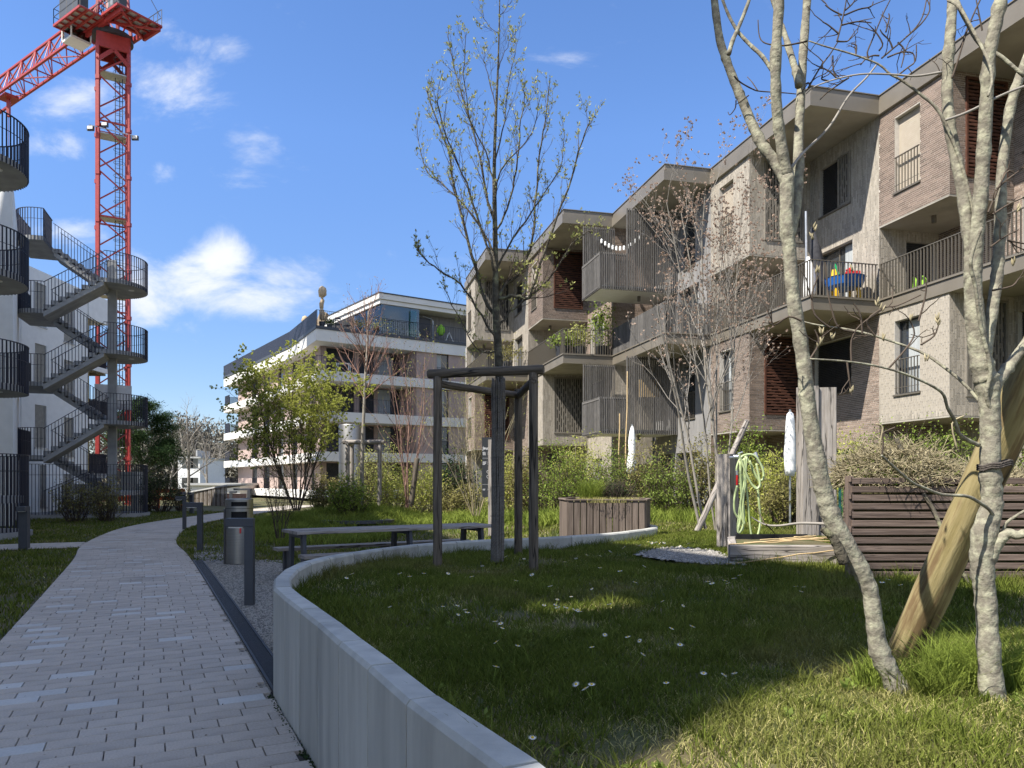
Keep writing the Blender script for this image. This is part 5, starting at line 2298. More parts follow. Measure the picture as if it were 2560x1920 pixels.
# water post: square timber with tap, hose and key
wx, wy = P3(1822, 0, 9.5).x, 9.55
wp = thing('water_post', (wx, wy, .6), 'square weathered timber post that carries a chrome tap', 'post')
ang = math.radians(40)
dx_, dy_ = math.cos(ang), math.sin(ang)
plank('post', wp, M['wood_o'], (wx, wy, .45), (wx, wy, 1.81), .2, .2, up=(dx_, dy_, 0))
t = MB()
tz = 1.78
t.tube([(wx + .03, wy - .16, tz), (wx + .1, wy - .2, tz)], .013, 10)
t.tube([(wx - .04, wy - .2, tz - .02), (wx + .12, wy - .2, tz - .01)], .016, 10)
t.tube([(wx + .09, wy - .2, tz - .01), (wx + .09, wy - .2, tz - .06)], .012, 8)
t.tube([(wx + .07, wy - .2, tz + .03), (wx + .13, wy - .2, tz + .05)], .01, 8)
t.build('tap', M['galv'], wp)
t = MB()
t.tube([(wx + .34 - .02, wy - .12, tz + .05), (wx + .34, wy - .15, tz - .05), (wx + .40, wy - .17, tz - .16)], .018, 8)
t.tube([(wx + .1, wy - .12, tz - .01), (wx + .34, wy - .12, tz + .03)], .012, 8)
t.build('hose_hook', M['galv'], wp)
hs_ = thing('garden_hose', (wx + .2, wy - .2, .8), 'pale green garden hose coiled in long loops on the timber post', 'garden hose')
HY = wy - .22


def hpx(pts, dy=0, r=.0135):
    P = [P3(x, y, HY + dy) for x, y in pts]
    return spline(P, 6), r


def zc(x, y):      # coordinates read off the enlarged crop of the hose
    return (1620 + x / 4.174, 1080 + y / 4.174)


loops = [
    [zc(935, 480), zc(925, 380), zc(960, 280), zc(1010, 240), zc(1090, 238), zc(1150, 290), zc(1200, 400), zc(1200, 490), zc(1150, 500), zc(1100, 420), zc(1060, 320), zc(1020, 250)],
    [zc(1020, 250), zc(1000, 400), zc(1050, 500), zc(1110, 570), zc(1160, 580), zc(1170, 540), zc(1120, 440), zc(1060, 300)],
    [zc(1145, 590), zc(1160, 760), zc(1172, 920), zc(1150, 1060), zc(1110, 1110), zc(1075, 1060), zc(1055, 900), zc(1040, 700), zc(1010, 460), zc(990, 280)],
    [zc(930, 560), zc(900, 700), zc(905, 830), zc(940, 900), zc(985, 980), zc(990, 1010), zc(960, 1040), zc(935, 1010), zc(950, 850), zc(985, 600), zc(1000, 300)],
    [zc(975, 280), zc(965, 450), zc(975, 650), zc(1000, 800), zc(995, 960), zc(960, 1045), zc(940, 1030), zc(965, 900), zc(975, 700), zc(960, 300)],
    [zc(1030, 260), zc(1015, 450), zc(1000, 560), zc(965, 750), zc(985, 900), zc(1005, 960), zc(990, 820), zc(1000, 640), zc(1020, 500), zc(1005, 270)],
    [zc(950, 225), zc(960, 260), zc(1040, 470), zc(1120, 590), zc(1165, 560), zc(1160, 480), zc(1130, 330)],
]
t = MB()
for i, lp in enumerate(loops):
    p_, r_ = hpx(lp, -.015 * i)
    t.tube(p_, r_, 8)
t.build('hose', M['hose'], hs_, smooth=True)
t = MB()
t.tube([P3(*zc(930, 450), HY - .02), P3(*zc(930, 552), HY - .02)], .014, 10)
t.build('coupling', M['red_pl'], hs_)
t = MB()
t.tube([P3(*zc(926, 400), HY - .02), P3(*zc(930, 448), HY - .02)], .016, 10)
t.build('connector', M['galv'], hs_)

# tall double beam
bx0, by0 = P3(2040, 0, 11.3).x, 11.3
tbm = thing('tall_timber_beams', (bx0, by0, .6), 'pair of massive weathered oak beams standing upright between the hose and compost box', 'timber beam')
plank('beam', tbm, M['wood_o'], (bx0 - .13, by0, .4), (bx0 - .13, by0, 2.91), .26, .24, up=(0, 1, 0), bev=.01)
plank('beam', tbm, M['wood_o'], (bx0 + .15, by0 + .04, .4), (bx0 + .15, by0 + .04, 2.89), .28, .26, up=(.12, 1, 0), bev=.01)

# low raised bed with sleepers, canes on top
rbx = [P3(1823, 0, 7.62).x, 3.62]
rb = thing('raised_bed', (rbx[0], 7.6, .6), 'low garden bed framed by a thick timber sleeper', 'raised bed')
plank('sleeper', rb, M['wood_o'], (rbx[0], 7.62, .69), (rbx[1], 7.55, .69), .09, .22, bev=.008)
plank('sleeper', rb, M['wood_o'], (rbx[0] + .06, 7.68, .68), (rbx[0] + .46, 9.1, .68), .09, .19, bev=.008)
plank('sleeper', rb, M['wood_o'], (rbx[0] + .46, 9.15, .68), (rbx[1], 9.1, .68), .09, .19, bev=.008)
t = MB()
t.hexa([(rbx[0] + .1, 7.68), (rbx[1], 7.68), (rbx[1], 9.08), (rbx[0] + .5, 9.08)], .6, .75)
t.build('soil', M['soil'], rb)
t = MB()
t.box(rbx[0] + .5, rbx[1], 9.03, 9.06, .7, .81)
t.build('pond_liner', M['dark'], rb)


def cane(a, b, label, r=.008):
    o = logobj('bamboo_cane', None, M['cane'], a, b, r, r * .8, n=7, wob=.3)
    tag(o, label, 'cane', 'bamboo canes on the raised bed')
    return o


cane(P3(1815, 1412, 7.35), P3(2105, 1372, 7.5), 'long bamboo cane leaning from the grass up across the front of the sleeper')
cane_lab = ['bamboo cane lying across the raised bed between garden hose and leaning tree trunk'] * 9
for i, (x0, y0, x1, y1) in enumerate([(1822, 1362, 1980, 1366), (1860, 1357, 2060, 1374), (1950, 1351, 2090, 1366), (1948, 1355, 2085, 1374), (1882, 1373, 2030, 1361), (1955, 1359, 2092, 1371), (1948, 1364, 2040, 1358), (1985, 1352, 2095, 1362), (1900, 1366, 2100, 1367)]):
    Yc = 7.75 + .07 * i
    a, b = P3(x0, y0, Yc), P3(x1, y1, Yc + .15)
    a.z, b.z = .80 + .012 * (i % 4), .80 + .016 * ((i + 1) % 4)
    cane(a, b, cane_lab[i], .007)
t = MB()
a_, b_ = P3(1893, 1383, 7.52), P3(1922, 1372, 7.5)

# compost box of horizontal slats, two bays
cx0, cx1, cx2, cy0 = P3(2138, 0, 6.37).x, P3(2400, 0, 6.37).x, P3(2549, 0, 6.37).x, 6.37
cb = thing('compost_box', (3.7, 6.4, .6), 'brown slatted timber compost box heaped with garden cuttings', 'compost bin')
npit = .0735
t = MB()
t.hexa([(cx0 + .02, cy0 + .07), (cx2 + .3, cy0 + .08), (cx2 + .33, cy0 + 1.0), (cx0 + .42, cy0 + .95)], .6, 1.40)
t.build('compost', M['soil'], cb)
for k in range(12):
    z = .615 + .036 + k * npit
    plank('slat', cb, M['wood_b'], (cx0 - .03, cy0, z), (cx1 + .0, cy0, z), .022, .053)
    plank('slat', cb, M['wood_b'], (cx1 + .04, cy0 + .01, z), (cx2 + .35, cy0 + .01, z), .022, .053)
    plank('slat', cb, M['wood_b'], (cx0 - .05, cy0 - .01 + (.0 if k % 2 else .03), z + .02), (cx0 + .40, cy0 + 1.0, z + .02), .022, .053)
    if k % 2 == 0:
        plank('slat', cb, M['wood_b'], (cx0 + .42, cy0 + 1.0, z), (cx2 + .35, cy0 + 1.05, z), .022, .062)
    if k > 5:
        plank('slat', cb, M['wood_b'], (cx2 + .36, cy0 - .02, z), (cx2 + .8, cy0 + .25, z), .022, .062)
for x, y in ((cx0 - .035, cy0 + .035), (cx1 + .02, cy0 + .04), (cx2 + .35, cy0 + .04), (cx0 + .40, cy0 + 1.03)):
    plank('corner_post', cb, M['wood_b'], (x, y, .5), (x, y, 1.50), .055, .055, up=(0, 1, 0))


def heap(name, c, rx, ry, rz, n, mats, label, cat, Lr=(.12, .5)):
    """tangle of cut stems"""
    o = thing(name, c, label, cat)
    lines = []
    for i in range(n):
        u = nrg.normal(size=3)
        u /= np.linalg.norm(u)
        r = nrg.uniform(.3, 1) ** .4
        p = np.array([c[0] + u[0] * rx * r, c[1] + u[1] * ry * r, c[2] + abs(u[2]) * rz * r])
        d = nrg.normal(size=3)
        d[2] *= .45
        d /= np.linalg.norm(d)
        Ls = nrg.uniform(*Lr)
        k = np.linspace(-.5, .5, 4)[:, None]
        bend = nrg.normal(size=3) * .12 * Ls
        pts = p + d * k * Ls + bend * (k ** 2) * 3
        pts[:, 2] = np.maximum(pts[:, 2], c[2] - .02)
        lines.append((pts, np.full(4, nrg.uniform(.0012, .0035))))
    V, Fc = tubes_np(lines, 3)
    np_mesh('cut_stem', V, Fc, mats[0], o, kind='stuff')
    P = nrg.normal(size=(n * 5, 3))
    P /= np.linalg.norm(P, axis=1, keepdims=True)
    P *= (nrg.uniform(0, 1, (n * 5, 1)) ** .3)
    P = np.stack([c[0] + P[:, 0] * rx, c[1] + P[:, 1] * ry, c[2] + np.abs(P[:, 2]) * rz], 1)
    V, Fc = leaf_quads(P, .05, .18)
    np_mesh('dry_leaf', V, Fc, mats[1], o, kind='stuff')
    V, Fc = leaf_quads(P[:n * 2] * np.array([1, 1, .98]) + .01, .05, .3)
    np_mesh('cut_leaf', V, Fc, mats[2], o, kind='stuff')
    return o


heap('garden_cuttings', ((cx0 + cx1) / 2 + .12, cy0 + .45, 1.42), .56, .5, .36, 2600, (M['straw'], M['straw'], M['leaf_h']), 'large heap of dry stems and hay on the left bay of the compost box', 'garden waste')
heap('garden_cuttings', ((cx1 + cx2) / 2 + .25, cy0 + .5, 1.38), .40, .4, .20, 900, (M['straw'], M['straw'], M['leaf_h']), 'lower pile of dry cuttings behind the right hand trunk', 'garden waste')
tag(logobj('cut_branch', None, M['bark_d'], P3(2238, 1098, 6.7), P3(2432, 1470, 5.9), .020, .014, n=9, wob=.25), 'straight peeled branch leaning against the compost box front', 'branch')
for q_, lab in (([(2219, 1203), (2228, 1150), (2200, 1120), (2207, 1070), (2190, 1060)], 'upright forked brown twig stuck in the compost heap, left'), ([(2395, 1130), (2380, 1060), (2410, 1040)], 'short broken stem poking up behind the compost heap')):
    t = MB()
    t.tube(spline(lines_from_px(q_, 6.5), 3), .008, 5)
    tag(t.build('stuck_twig', M['straw'], origin=tuple(P3(*q_[0], 6.5)), smooth=True), lab, 'twig')

# closed white parasols
for (px_, py0, py1, Y_, w_, lab) in ((1580, 1190, 1065, 20.5, .15, 'closed white parasol with its cloth tied, standing in the hedge left of the birch'),
                                     (1975, 1190, 1030, 15.5, .12, 'closed white parasol standing beside the tall oak beams')):
    a, b = P3(px_, py0, Y_), P3(px_, py1, Y_)
    o = thing('closed_parasol', (a.x, a.y, .5), lab, 'parasol', 'closed white parasols in the gardens')
    t = MB()
    t.tube([(a.x, a.y, .4), (a.x, a.y, b.z + .05)], .022, 8)
    t.build('pole', M['galv'], o)
    t = MB()
    H_ = b.z - a.z
    prof = [(0, .8), (.1, .95), (.35, 1.0), (.6, .9), (.85, .75), (.97, .6), (1, .2)] if px_ > 1900 else [(0, .5), (.1, 1.0), (.3, .9), (.5, .62), (.7, .7), (.9, .45), (1, .15)]
    t.tube([(a.x + rnd.uniform(-.01, .01), a.y, a.z + H_ * k_) for k_, r_ in prof], [w_ * r_ for k_, r_ in prof], 14, jit=.05)
    t.build('cloth', M['cloth'], o, smooth=True)
for px_, lab in ((1545, 'thin bare cane standing in the hedge left of the closed parasol'), (1563, 'taller bare cane right beside the closed hedge parasol')):
    a = P3(px_, 1290, 21)
    tag(logobj('garden_cane', None, M['cane'], (a.x, a.y, .45), (a.x + .05, a.y, 4.6 if px_ > 1550 else 3.4), .022, .016, n=6, wob=.3), lab, 'cane')

# leaning stakes
tag(logobj('leaning_stake', None, M['wood_o'], P3(1742, 1330, 12.4), P3(1868, 1052, 12.9), .052, .048), 'grey green round stake leaning behind the water post', 'stake')
tag(logobj('leaning_stake', None, M['wood_w'], P3(1028, 1262, 20.0), P3(1043, 1145, 20.0), .075, .07), 'short dark stake leaning among the yellow shrubs left of the frame', 'stake')
LA, LB = P3(2243, 1672, 3.60), Vector((2.06, 2.72, 2.16))
lg = logobj('leaning_log', None, M['wood_y'], LA, LB, .080, .075, n=28, wob=.006)
tag(lg, 'thick yellowish round log leaning behind the right foreground trunk', 'log')

# tree stake frames


def stake_frame(name, posts, ztop, r, label, rails, z0, wm='wood_w'):
    o = thing(name, (sum(p[0] for p in posts) / 3, sum(p[1] for p in posts) / 3, z0), label, 'tree support', 'round timber tree support frames')
    for (x, y) in posts:
        logobj('post', o, M[wm], (x, y, z0 - .12), (x, y, ztop), r, r * .93, n=14)
    for (i, j, dz, rr_, ext) in rails:
        a, b = Vector((*posts[i], ztop + dz)), Vector((*posts[j], ztop + dz))
        d = (b - a).normalized() * ext
        logobj('rail', o, M[wm], a - d, b + d, rr_, rr_, n=14)
    return o


pL, pR, pB = P3(1094, 0, 7.35), P3(1334, 0, 7.1), P3(1296, 0, 8.35)
sfm = stake_frame('tree_stake_frame', [(pL.x, pL.y), (pR.x, pR.y), (pB.x, pB.y)], 2.50, .047, 'big weathered timber frame around the reed wrapped trunk on the lawn',
                  [(0, 1, .03, .046, .1), (0, 2, -.07, .038, .02), (1, 2, -.07, .038, .05)], .6)
t = MB()
for k in range(9):
    u = k / 8
    a = P3(1262 + u * 66, 931 + 3 * math.sin(u * 3), 7.4)
    t.beam(a, a + Vector((.03, 0, .0)), .012, .022)
t.build('strap', M['dark'], sfm)
p1_, p2_, p3_, p4_ = P3(869, 0, 22), P3(880, 0, 22.8), P3(900, 0, 21.5), P3(949, 0, 22)
sf2 = stake_frame('tree_stake_frame', [(p1_.x, p1_.y), (p4_.x, p4_.y), (p2_.x, p2_.y)], 2.58, .07, 'smaller grey timber frame round the young red twigged tree in the shrubs',
                  [(0, 1, .06, .07, .14), (0, 2, .02, .06, .1)], .3, 'wood_o')

# garden fence panel in green metal behind the beams
gf = thing('green_garden_fence', (P3(2105, 0, 14.5).x, 14.5, .5), 'dark green metal garden gate between the oak beams and compost box', 'gate')
a = P3(2100, 0, 14.5).x
t = MB()
for x in (a - .16, a + .0, a + .5):
    t.box(x - .02, x + .02, 14.48, 14.52, .4, 1.83)
t.box(a - .16, a + .5, 14.49, 14.51, 1.8, 1.84)
t.build('gate_frame', mat('dark_green_metal', (.015, .09, .075), None, rough=.5), gf)
t = MB()
for k in range(9):
    t.box(a + .04 + k * .05, a + .046 + k * .05, 14.495, 14.505, .45, 1.8)
t.build('wire_mesh', M['green_pl'], gf)

# ---- things on the balconies


def Bp(p, q, z=6.82):
    w_ = W(p, q)
    return (w_.x, w_.y, z)


# parasols on the middle balcony
x, y, z = Bp(1.15, 1.62)
o = thing('balcony_parasol', (x, y, z), 'closed white parasol on a grey pole leaning at the balcony corner above the oak beams', 'parasol')
t = MB()
t.tube([(x, y, z), (x - .03, y, z + 2.9)], .035, 10)
t.build('pole', M['galv'], o)
t = MB()
t.tube([(x + .02, y, z + .1), (x + .1, y, z + .5), (x + .08, y, z + 1.1), (x + .02, y, z + 1.5)], [.12, .2, .15, .06], 10, jit=.15)
t.build('cloth', M['cloth'], o, smooth=True)
x, y, z = Bp(1.3, 1.25)
o = thing('balcony_parasol', (x, y, z), 'closed black parasol right beside the white balcony parasol', 'parasol')
t = MB()
t.tube([(x + .1, y, z), (x - .08, y, z + 2.5)], .03, 8)
t.build('pole', M['frame'], o)
t = MB()
t.tube([(x + .18, y, z + .2), (x + .12, y, z + .8), (x + .04, y, z + 1.7), (x - .06, y, z + 2.45)], [.14, .2, .17, .05], 10, jit=.15)
t.build('cloth', M['cloth_k'], o, smooth=True)
# toys: blue sand tub on yellow legs, red and green bits
x, y, z = Bp(.55, .75)
o = thing('sand_play_table', (x, y, z), 'blue toy sand tub on yellow legs on the balcony', 'toy table')
t = MB()
t.tube([(x, y, z + .42), (x, y, z + .5), (x, y, z + .72), (x, y, z + .74)], [.42, .5, .58, .60], 20)
t.build('tub', M['blue'], o)
for u, v in ((-.35, -.2), (.35, -.2), (-.3, .25), (.3, .25)):
    t = MB()
    t.beam((x + u, y + v, z), (x + u * .9, y + v * .9, z + .44), .1, .07)
    t.build('leg', M['yellow'], o)
t = MB()
t.tube([(x - .3, y, z + .75), (x - .3, y, z + 1.0), (x - .28, y, z + 1.02)], [.12, .08, .02], 10)
tag(t.build('toy_tower', M['yellow'], origin=(x - .3, y, z + .75)), 'yellow toy funnel standing in the left of the blue tub', 'toy')
t = MB()
t.box(x + .05, x + .42, y - .12, y + .15, z + .75, z + .95)
t.tube([(x + .1, y, z + .95), (x + .2, y, z + 1.05)], [.09, .05], 8)
tag(t.build('toy_truck', M['red_pl'], origin=(x + .2, y, z + .75)), 'red plastic toy lying on top of the blue tub', 'toy')
t = MB()
t.tube([(x - .2, y - .1, z + .75), (x - .34, y - .1, z + 1.15)], .03, 6)
tag(t.build('toy_spade', M['green_pl'], origin=(x - .2, y - .1, z + .75)), 'green toy spade sticking up from the blue tub', 'toy')
x, y, z = Bp(-1.1, -.45)
t = MB()
t.tube([(x - .2, y, z), (x - .15, y, z + .3), (x - .2, y, z + .42)], [.05, .07, .03], 8)
t.tube([(x + .05, y, z), (x + .1, y, z + .34), (x + .05, y, z + .46)], [.05, .07, .03], 8)
tag(t.build('toy_frog', M['lime'], origin=(x, y, z)), 'lime green toy behind the balcony railing right of the corner', 'toy')
# planters on the third balcony
x, y, z = Bp(11.4, 5.2)
for k, (dx2, lab, m_, hh) in enumerate(((-.2, 'bushy bright green plant in a black trough on the third balcony, left', M['leaf_y'], .9), (.75, 'taller airy shrub in a black trough on the third balcony, right', M['leaf_g'], 1.9), (-.95, 'low grey green plant at the outer corner of the third balcony', M['leaf_h'], .6))):
    leafy_pot('balcony_planter', (x + dx2, y - .05 * k, z), .55, hh, m_, lab, pot=M['frame'], n=500, potr=.32, poth=.42)
x, y, z = Bp(17.3, 7.7)
leafy_pot('balcony_planter', (x + .4, y, z), .8, .9, M['leaf_o'], 'rounded bronze shrub on the farthest balcony behind the tree trunk', n=500, potr=.35, poth=.6)
# paper light garland
ga, gb = W(10.55, 4.9), W(9.0, 3.2)
t = MB()
prev = None
gl = thing('light_garland', (ga.x, ga.y, 11.4), 'garland of small white paper lanterns sagging under the timber balcony roof', 'garland')
for k in range(15):
    u = k / 14
    p = ga.lerp(gb, u)
    zz = 11.75 - .7 * math.sin(PI * u) + .25 * u
    cur = (p.x, p.y, zz)
    if prev:
        t.beam(prev, cur, .012, .012)
    prev = cur
    s_ = MB()
    s_.tube([(p.x, p.y, zz), (p.x, p.y, zz - .05), (p.x, p.y, zz - .17), (p.x, p.y, zz - .19)], [.02, .05, .045, .02], 8)
    s_.build('lantern', M['cloth'], gl)
t.build('string', M['frame'], gl)
x, y, z = Bp(9.2, 3.3, 3.55)
t = MB()
t.box(x - .35, x + .55, y - .05, y, z + 1.35, z + 2.05)
tag(t.build('pin_board', M['cane'], origin=(x, y, z)), 'tan board with pale edge leaning above the lower timber parapet', 'board')
print('p4', len(bpy.data.objects))

# ================================================================== VEGETATION


def branch(lines, tips, p, d, L, r0, lvl, P):
    """grow one branch and its children; P = dict of per-level lists"""
    n = P['n'][lvl]
    pts = [p]
    dirs = [d]
    step = L / n
    for i in range(n):
        d = d + nrg.normal(size=3) * P['wob'][lvl] + np.array([0, 0, P['up'][lvl]])
        d = d / np.linalg.norm(d)
        p = p + d * step
        pts.append(p)
        dirs.append(d)
    pts = np.array(pts)
    r1 = r0 * P['tip'][lvl]
    rad = np.linspace(r0, r1, n + 1)
    lines.append((pts, rad, lvl))
    if lvl + 1 < P['levels']:
        k = int(nrg.integers(P['kids'][lvl][0], P['kids'][lvl][1] + 1))
        for j in range(k):
            t = P['start'][lvl] + (1 - P['start'][lvl]) * ((j + nrg.uniform(.1, .9)) / k)
            i = min(int(t * n), n - 1)
            f = t * n - i
            q = pts[i] * (1 - f) + pts[i + 1] * f
            dd = dirs[i]
            a = nrg.normal(size=3)
            a -= dd * np.dot(a, dd)
            a /= np.linalg.norm(a) + 1e-9
            th = nrg.uniform(*P['ang'][lvl])
            nd = dd * math.cos(th) + a * math.sin(th)
            branch(lines, tips, q, nd, L * P['ratio'][lvl] * (1.15 - .6 * t) * nrg.uniform(.75, 1.2), max(rad[i] * P['rr'][lvl], .0012), lvl + 1, P)
    if lvl >= P['leaf_from']:
        tips.append((pts, dirs[-1]))


def finish_tree(o, lines, tips, m_tr, m_tw, thick=.02, sides=(8, 4), leaf=None):
    big = [(a, b) for a, b, l in lines if b[0] >= thick]
    small = [(a, b) for a, b, l in lines if b[0] < thick]
    if big:
        V, Fc = tubes_np(big, sides[0])
        np_mesh('limb', V, Fc, m_tr, o, smooth=True, kind='stuff')
    if small:
        V, Fc = tubes_np(small, sides[1])
        np_mesh('twig', V, Fc, m_tw, o, kind='stuff')
    if leaf:
        size, per, m_l, asp, clus, up = leaf
        P, D = [], []
        for pts, d in tips:
            k = per
            for j in range(k):
                t = nrg.uniform(.25, 1.0) ** .7 if clus < 1 else 1.0
                x = t * (len(pts) - 1)
                i = min(int(x), len(pts) - 2)
                q = pts[i] + (pts[i + 1] - pts[i]) * (x - i)
                for c in range(max(1, clus)):
                    P.append(q + nrg.normal(size=3) * size * .15)
                    D.append(d)
        P, D = np.array(P), np.array(D)
        V, Fc = leaf_quads(P, size, asp, up, dirs=D + nrg.normal(size=D.shape) * .5)
        np_mesh('foliage', V, Fc, m_l, o, kind='stuff')


def tree(name, base, label, cat, P, h, r, m_tr, m_tw, lean=(0, 0), leaf=None, thick=.02, stems=1, spread=.0, group=None, sides=(8, 4)):
    o = thing(name, base, label, cat, group)
    lines, tips = [], []
    for s in range(stems):
        a = 2 * PI * s / max(stems, 1) + nrg.uniform(0, 1)
        d = np.array([lean[0] + math.cos(a) * spread * nrg.uniform(.5, 1.2), lean[1] + math.sin(a) * spread * nrg.uniform(.5, 1.2), 1.0])
        d /= np.linalg.norm(d)
        p = np.array(base) + np.array([math.cos(a), math.sin(a), 0]) * .08 * (stems > 1)
        branch(lines, tips, p, d, h * nrg.uniform(.85, 1.1) if stems > 1 else h, r * nrg.uniform(.7, 1.1) if stems > 1 else r, 0, P)
    finish_tree(o, lines, tips, m_tr, m_tw, thick, sides, leaf)
    return o


def bush(name, base, rx, ry, h, n, m_l, label, cat='shrub', size=.07, stems=26, asp=.5, m_s=None, twiggy=0, group=None, low=.0, sag=0):
    """leafy shrub: bent stems, leaves held in clumps along them"""
    o = thing(name, base, label, cat, group)
    lines, P = [], []
    b = np.array(base, float)
    for s in range(stems):
        a, rr_ = nrg.uniform(0, 2 * PI), nrg.uniform(0, 1) ** .6
        tip = b + np.array([math.cos(a) * rx * rr_, math.sin(a) * ry * rr_, h * nrg.uniform(.6, 1.08) * (1 - .35 * rr_ ** 2)])
        st_ = b + (tip - b) * np.array([.35, .35, 0])
        k = np.linspace(0, 1, 6)[:, None]
        bow = np.array([math.cos(a), math.sin(a), .15]) * h * .08
        pts = st_ + (tip - st_) * k + bow * np.sin(k * PI) + nrg.normal(size=(6, 3)) * .03 * h
        pts[0, 2] = b[2] - .03
        lines.append((pts, np.linspace(.012, .003, 6) * (1 + h * .2)))
        for j in range(5):
            i = int(nrg.integers(2, 6))
            d = nrg.normal(size=3) * np.array([1, 1, .7]) + np.array([0, 0, .45])
            d /= np.linalg.norm(d)
            L_ = h * nrg.uniform(.12, .3)
            q = pts[i] + np.linspace(0, 1, 4)[:, None] * d * L_
            lines.append((q, np.linspace(.004, .0018, 4) * (1 + h * .15)))
            for _ in range(max(1, int(n / stems / 5))):
                t_ = nrg.uniform(.1, 1.1)
                P.append(pts[i] + d * L_ * t_ + nrg.normal(size=3) * .05 * h)
    V, Fc = tubes_np(lines, 3)
    np_mesh('stem', V, Fc, m_s or M['twig'], o, kind='stuff')
    if P:
        P = np.array(P)
        P[:, 2] = np.maximum(P[:, 2], b[2] + .02)
        V, Fc = leaf_quads(P, size, asp, .3)
        np_mesh('foliage', V, Fc, m_l, o, kind='stuff')
    return o


# ---- central young tree with fresh leaves
CT = Vector((P3(1243, 0, 7.62).x, 7.62, .6))
ct = thing('young_maple', tuple(CT), 'slender young tree with opening yellow green leaves inside the big timber frame', 'tree')


def cpx(l, dy=0.0, Y=7.62):
    return [P3(x, y, Y + dy * i / max(1, len(l) - 1)) for i, (x, y) in enumerate(l)]


trunk_px = [(1247, 1412), (1246, 1200), (1248, 1000), (1247, 900), (1240, 780), (1239, 690), (1238, 600), (1236, 480), (1236, 400), (1240, 280), (1245, 170), (1248, 60), (1250, -60)]
trunk_r = [.054, .048, .044, .040, .037, .031, .026, .022, .018, .014, .010, .007, .004]
t = MB()
sp_ = spline(cpx(trunk_px), 4)
rad_ = np.interp(np.linspace(0, 12, len(sp_)), range(13), trunk_r)
t.tube(sp_, list(rad_), 14, jit=.06)
t.build('trunk', M['bark_d'], ct, smooth=True)
mains = [  # hand placed limbs (photo pixels) and their depth drift
    ([(1240, 790), (1212, 745), (1170, 600), (1135, 470), (1118, 370), (1075, 260), (1068, 215)], .35, .020),
    ([(1238, 850), (1205, 790), (1150, 710), (1085, 665), (1050, 635), (1046, 612)], -.3, .014),
    ([(1240, 760), (1260, 715), (1300, 680), (1330, 600), (1345, 420), (1362, 300), (1375, 195)], .3, .020),
    ([(1245, 748), (1290, 740), (1325, 745), (1340, 690), (1380, 580), (1430, 440), (1462, 330), (1478, 295)], -.35, .020),
    ([(1242, 830), (1260, 800), (1300, 760), (1370, 700), (1430, 610), (1470, 580), (1478, 585)], .5, .013),
    ([(1238, 700), (1225, 640), (1180, 500), (1150, 420), (1110, 330), (1095, 260), (1094, 240)], -.5, .014),
    ([(1238, 560), (1215, 480), (1195, 370), (1155, 240), (1135, 170), (1118, 85)], .25, .014),
    ([(1237, 590), (1268, 520), (1290, 420), (1300, 320), (1310, 250), (1308, 220)], -.2, .012),
    ([(1237, 470), (1216, 380), (1175, 300), (1160, 180), (1166, 80)], -.3, .009),
    ([(1238, 400), (1262, 300), (1270, 220), (1288, 130), (1290, 70)], .3, .008),
    ([(1240, 270), (1225, 210), (1212, 160), (1213, 130)], .1, .006),
    ([(1243, 180), (1262, 130), (1285, 80)], -.1, .005),
    ([(1238, 640), (1200, 560), (1120, 470), (1062, 420), (1040, 300)], .6, .012),
    ([(1240, 680), (1280, 600), (1350, 500), (1400, 420), (1412, 330)], .6, .012),
    ([(1246, 90), (1215, 55), (1203, 20)], .1, .004),
    ([(1248, 40), (1270, 15), (1285, -10)], .1, .004),
    ([(1238, 880), (1190, 870), (1130, 760), (1110, 720)], -.5, .008),
    ([(1238, 520), (1250, 430), (1330, 330), (1352, 240)], -.55, .009),
]
PB = dict(n=[6, 4], wob=[.10, .14], up=[.10, .08], tip=[.35, .4], kids=[(4, 6), (0, 0)], start=[.2, .2], ang=[(.35, .8), (.3, .7)], ratio=[.42, .5], rr=[.6, .6], levels=2, leaf_from=0)
lines, tips = [], []
for l, dy, r0 in mains:
    sp_ = spline(cpx(l, dy), 4)
    pts = np.array([tuple(p) for p in sp_])
    pts[1:-1] += nrg.normal(size=(len(pts) - 2, 3)) * .006
    rad = np.linspace(r0, r0 * .18 + .0008, len(pts))
    lines.append((pts, rad, 0))
    Ltot = float(np.sum(np.linalg.norm(np.diff(pts, axis=0), axis=1)))
    tips.append((pts[int(len(pts) * .55):], np.array([0, 0, 1.])))
    k = int(Ltot / .075)
    for j in range(k):
        t_ = .18 + .8 * j / k
        i = min(int(t_ * (len(pts) - 1)), len(pts) - 2)
        d0 = pts[i + 1] - pts[i]
        d0 /= np.linalg.norm(d0)
        a = nrg.normal(size=3)
        a -= d0 * a.dot(d0)
        a /= np.linalg.norm(a)
        d = d0 * .75 + a * .55 + np.array([0, 0, .3])
        d /= np.linalg.norm(d)
        branch(lines, tips, pts[i], d, nrg.uniform(.10, .46) * (1.1 - .45 * t_), max(rad[i] * .38, .0016), 0, PB)
finish_tree(ct, lines, tips, M['bark_d'], M['twig'], .008, (8, 4), leaf=None)
P_, D_l = [], []
for pts, d in tips:
    if nrg.uniform() < .3:
        continue
    cl = [1.0] + ([nrg.uniform(.4, .9)] if nrg.uniform() < .35 else [])
    for t_ in cl:
        x = t_ * (len(pts) - 1)
        i = min(int(x), len(pts) - 2)
        q = pts[i] + (pts[i + 1] - pts[i]) * (x - i)
        for _ in range(int(nrg.integers(2, 5))):
            P_.append(q + nrg.normal(size=3) * .004)
            D_l.append(d * .6 + nrg.normal(size=3) * .5 + np.array([0, 0, .5]))
V, Fc = leaf_quads(np.array(P_), .032, .36, 0, dirs=np.array(D_l))
np_mesh('foliage', V, Fc, M['leaf_y'], ct, kind='stuff')
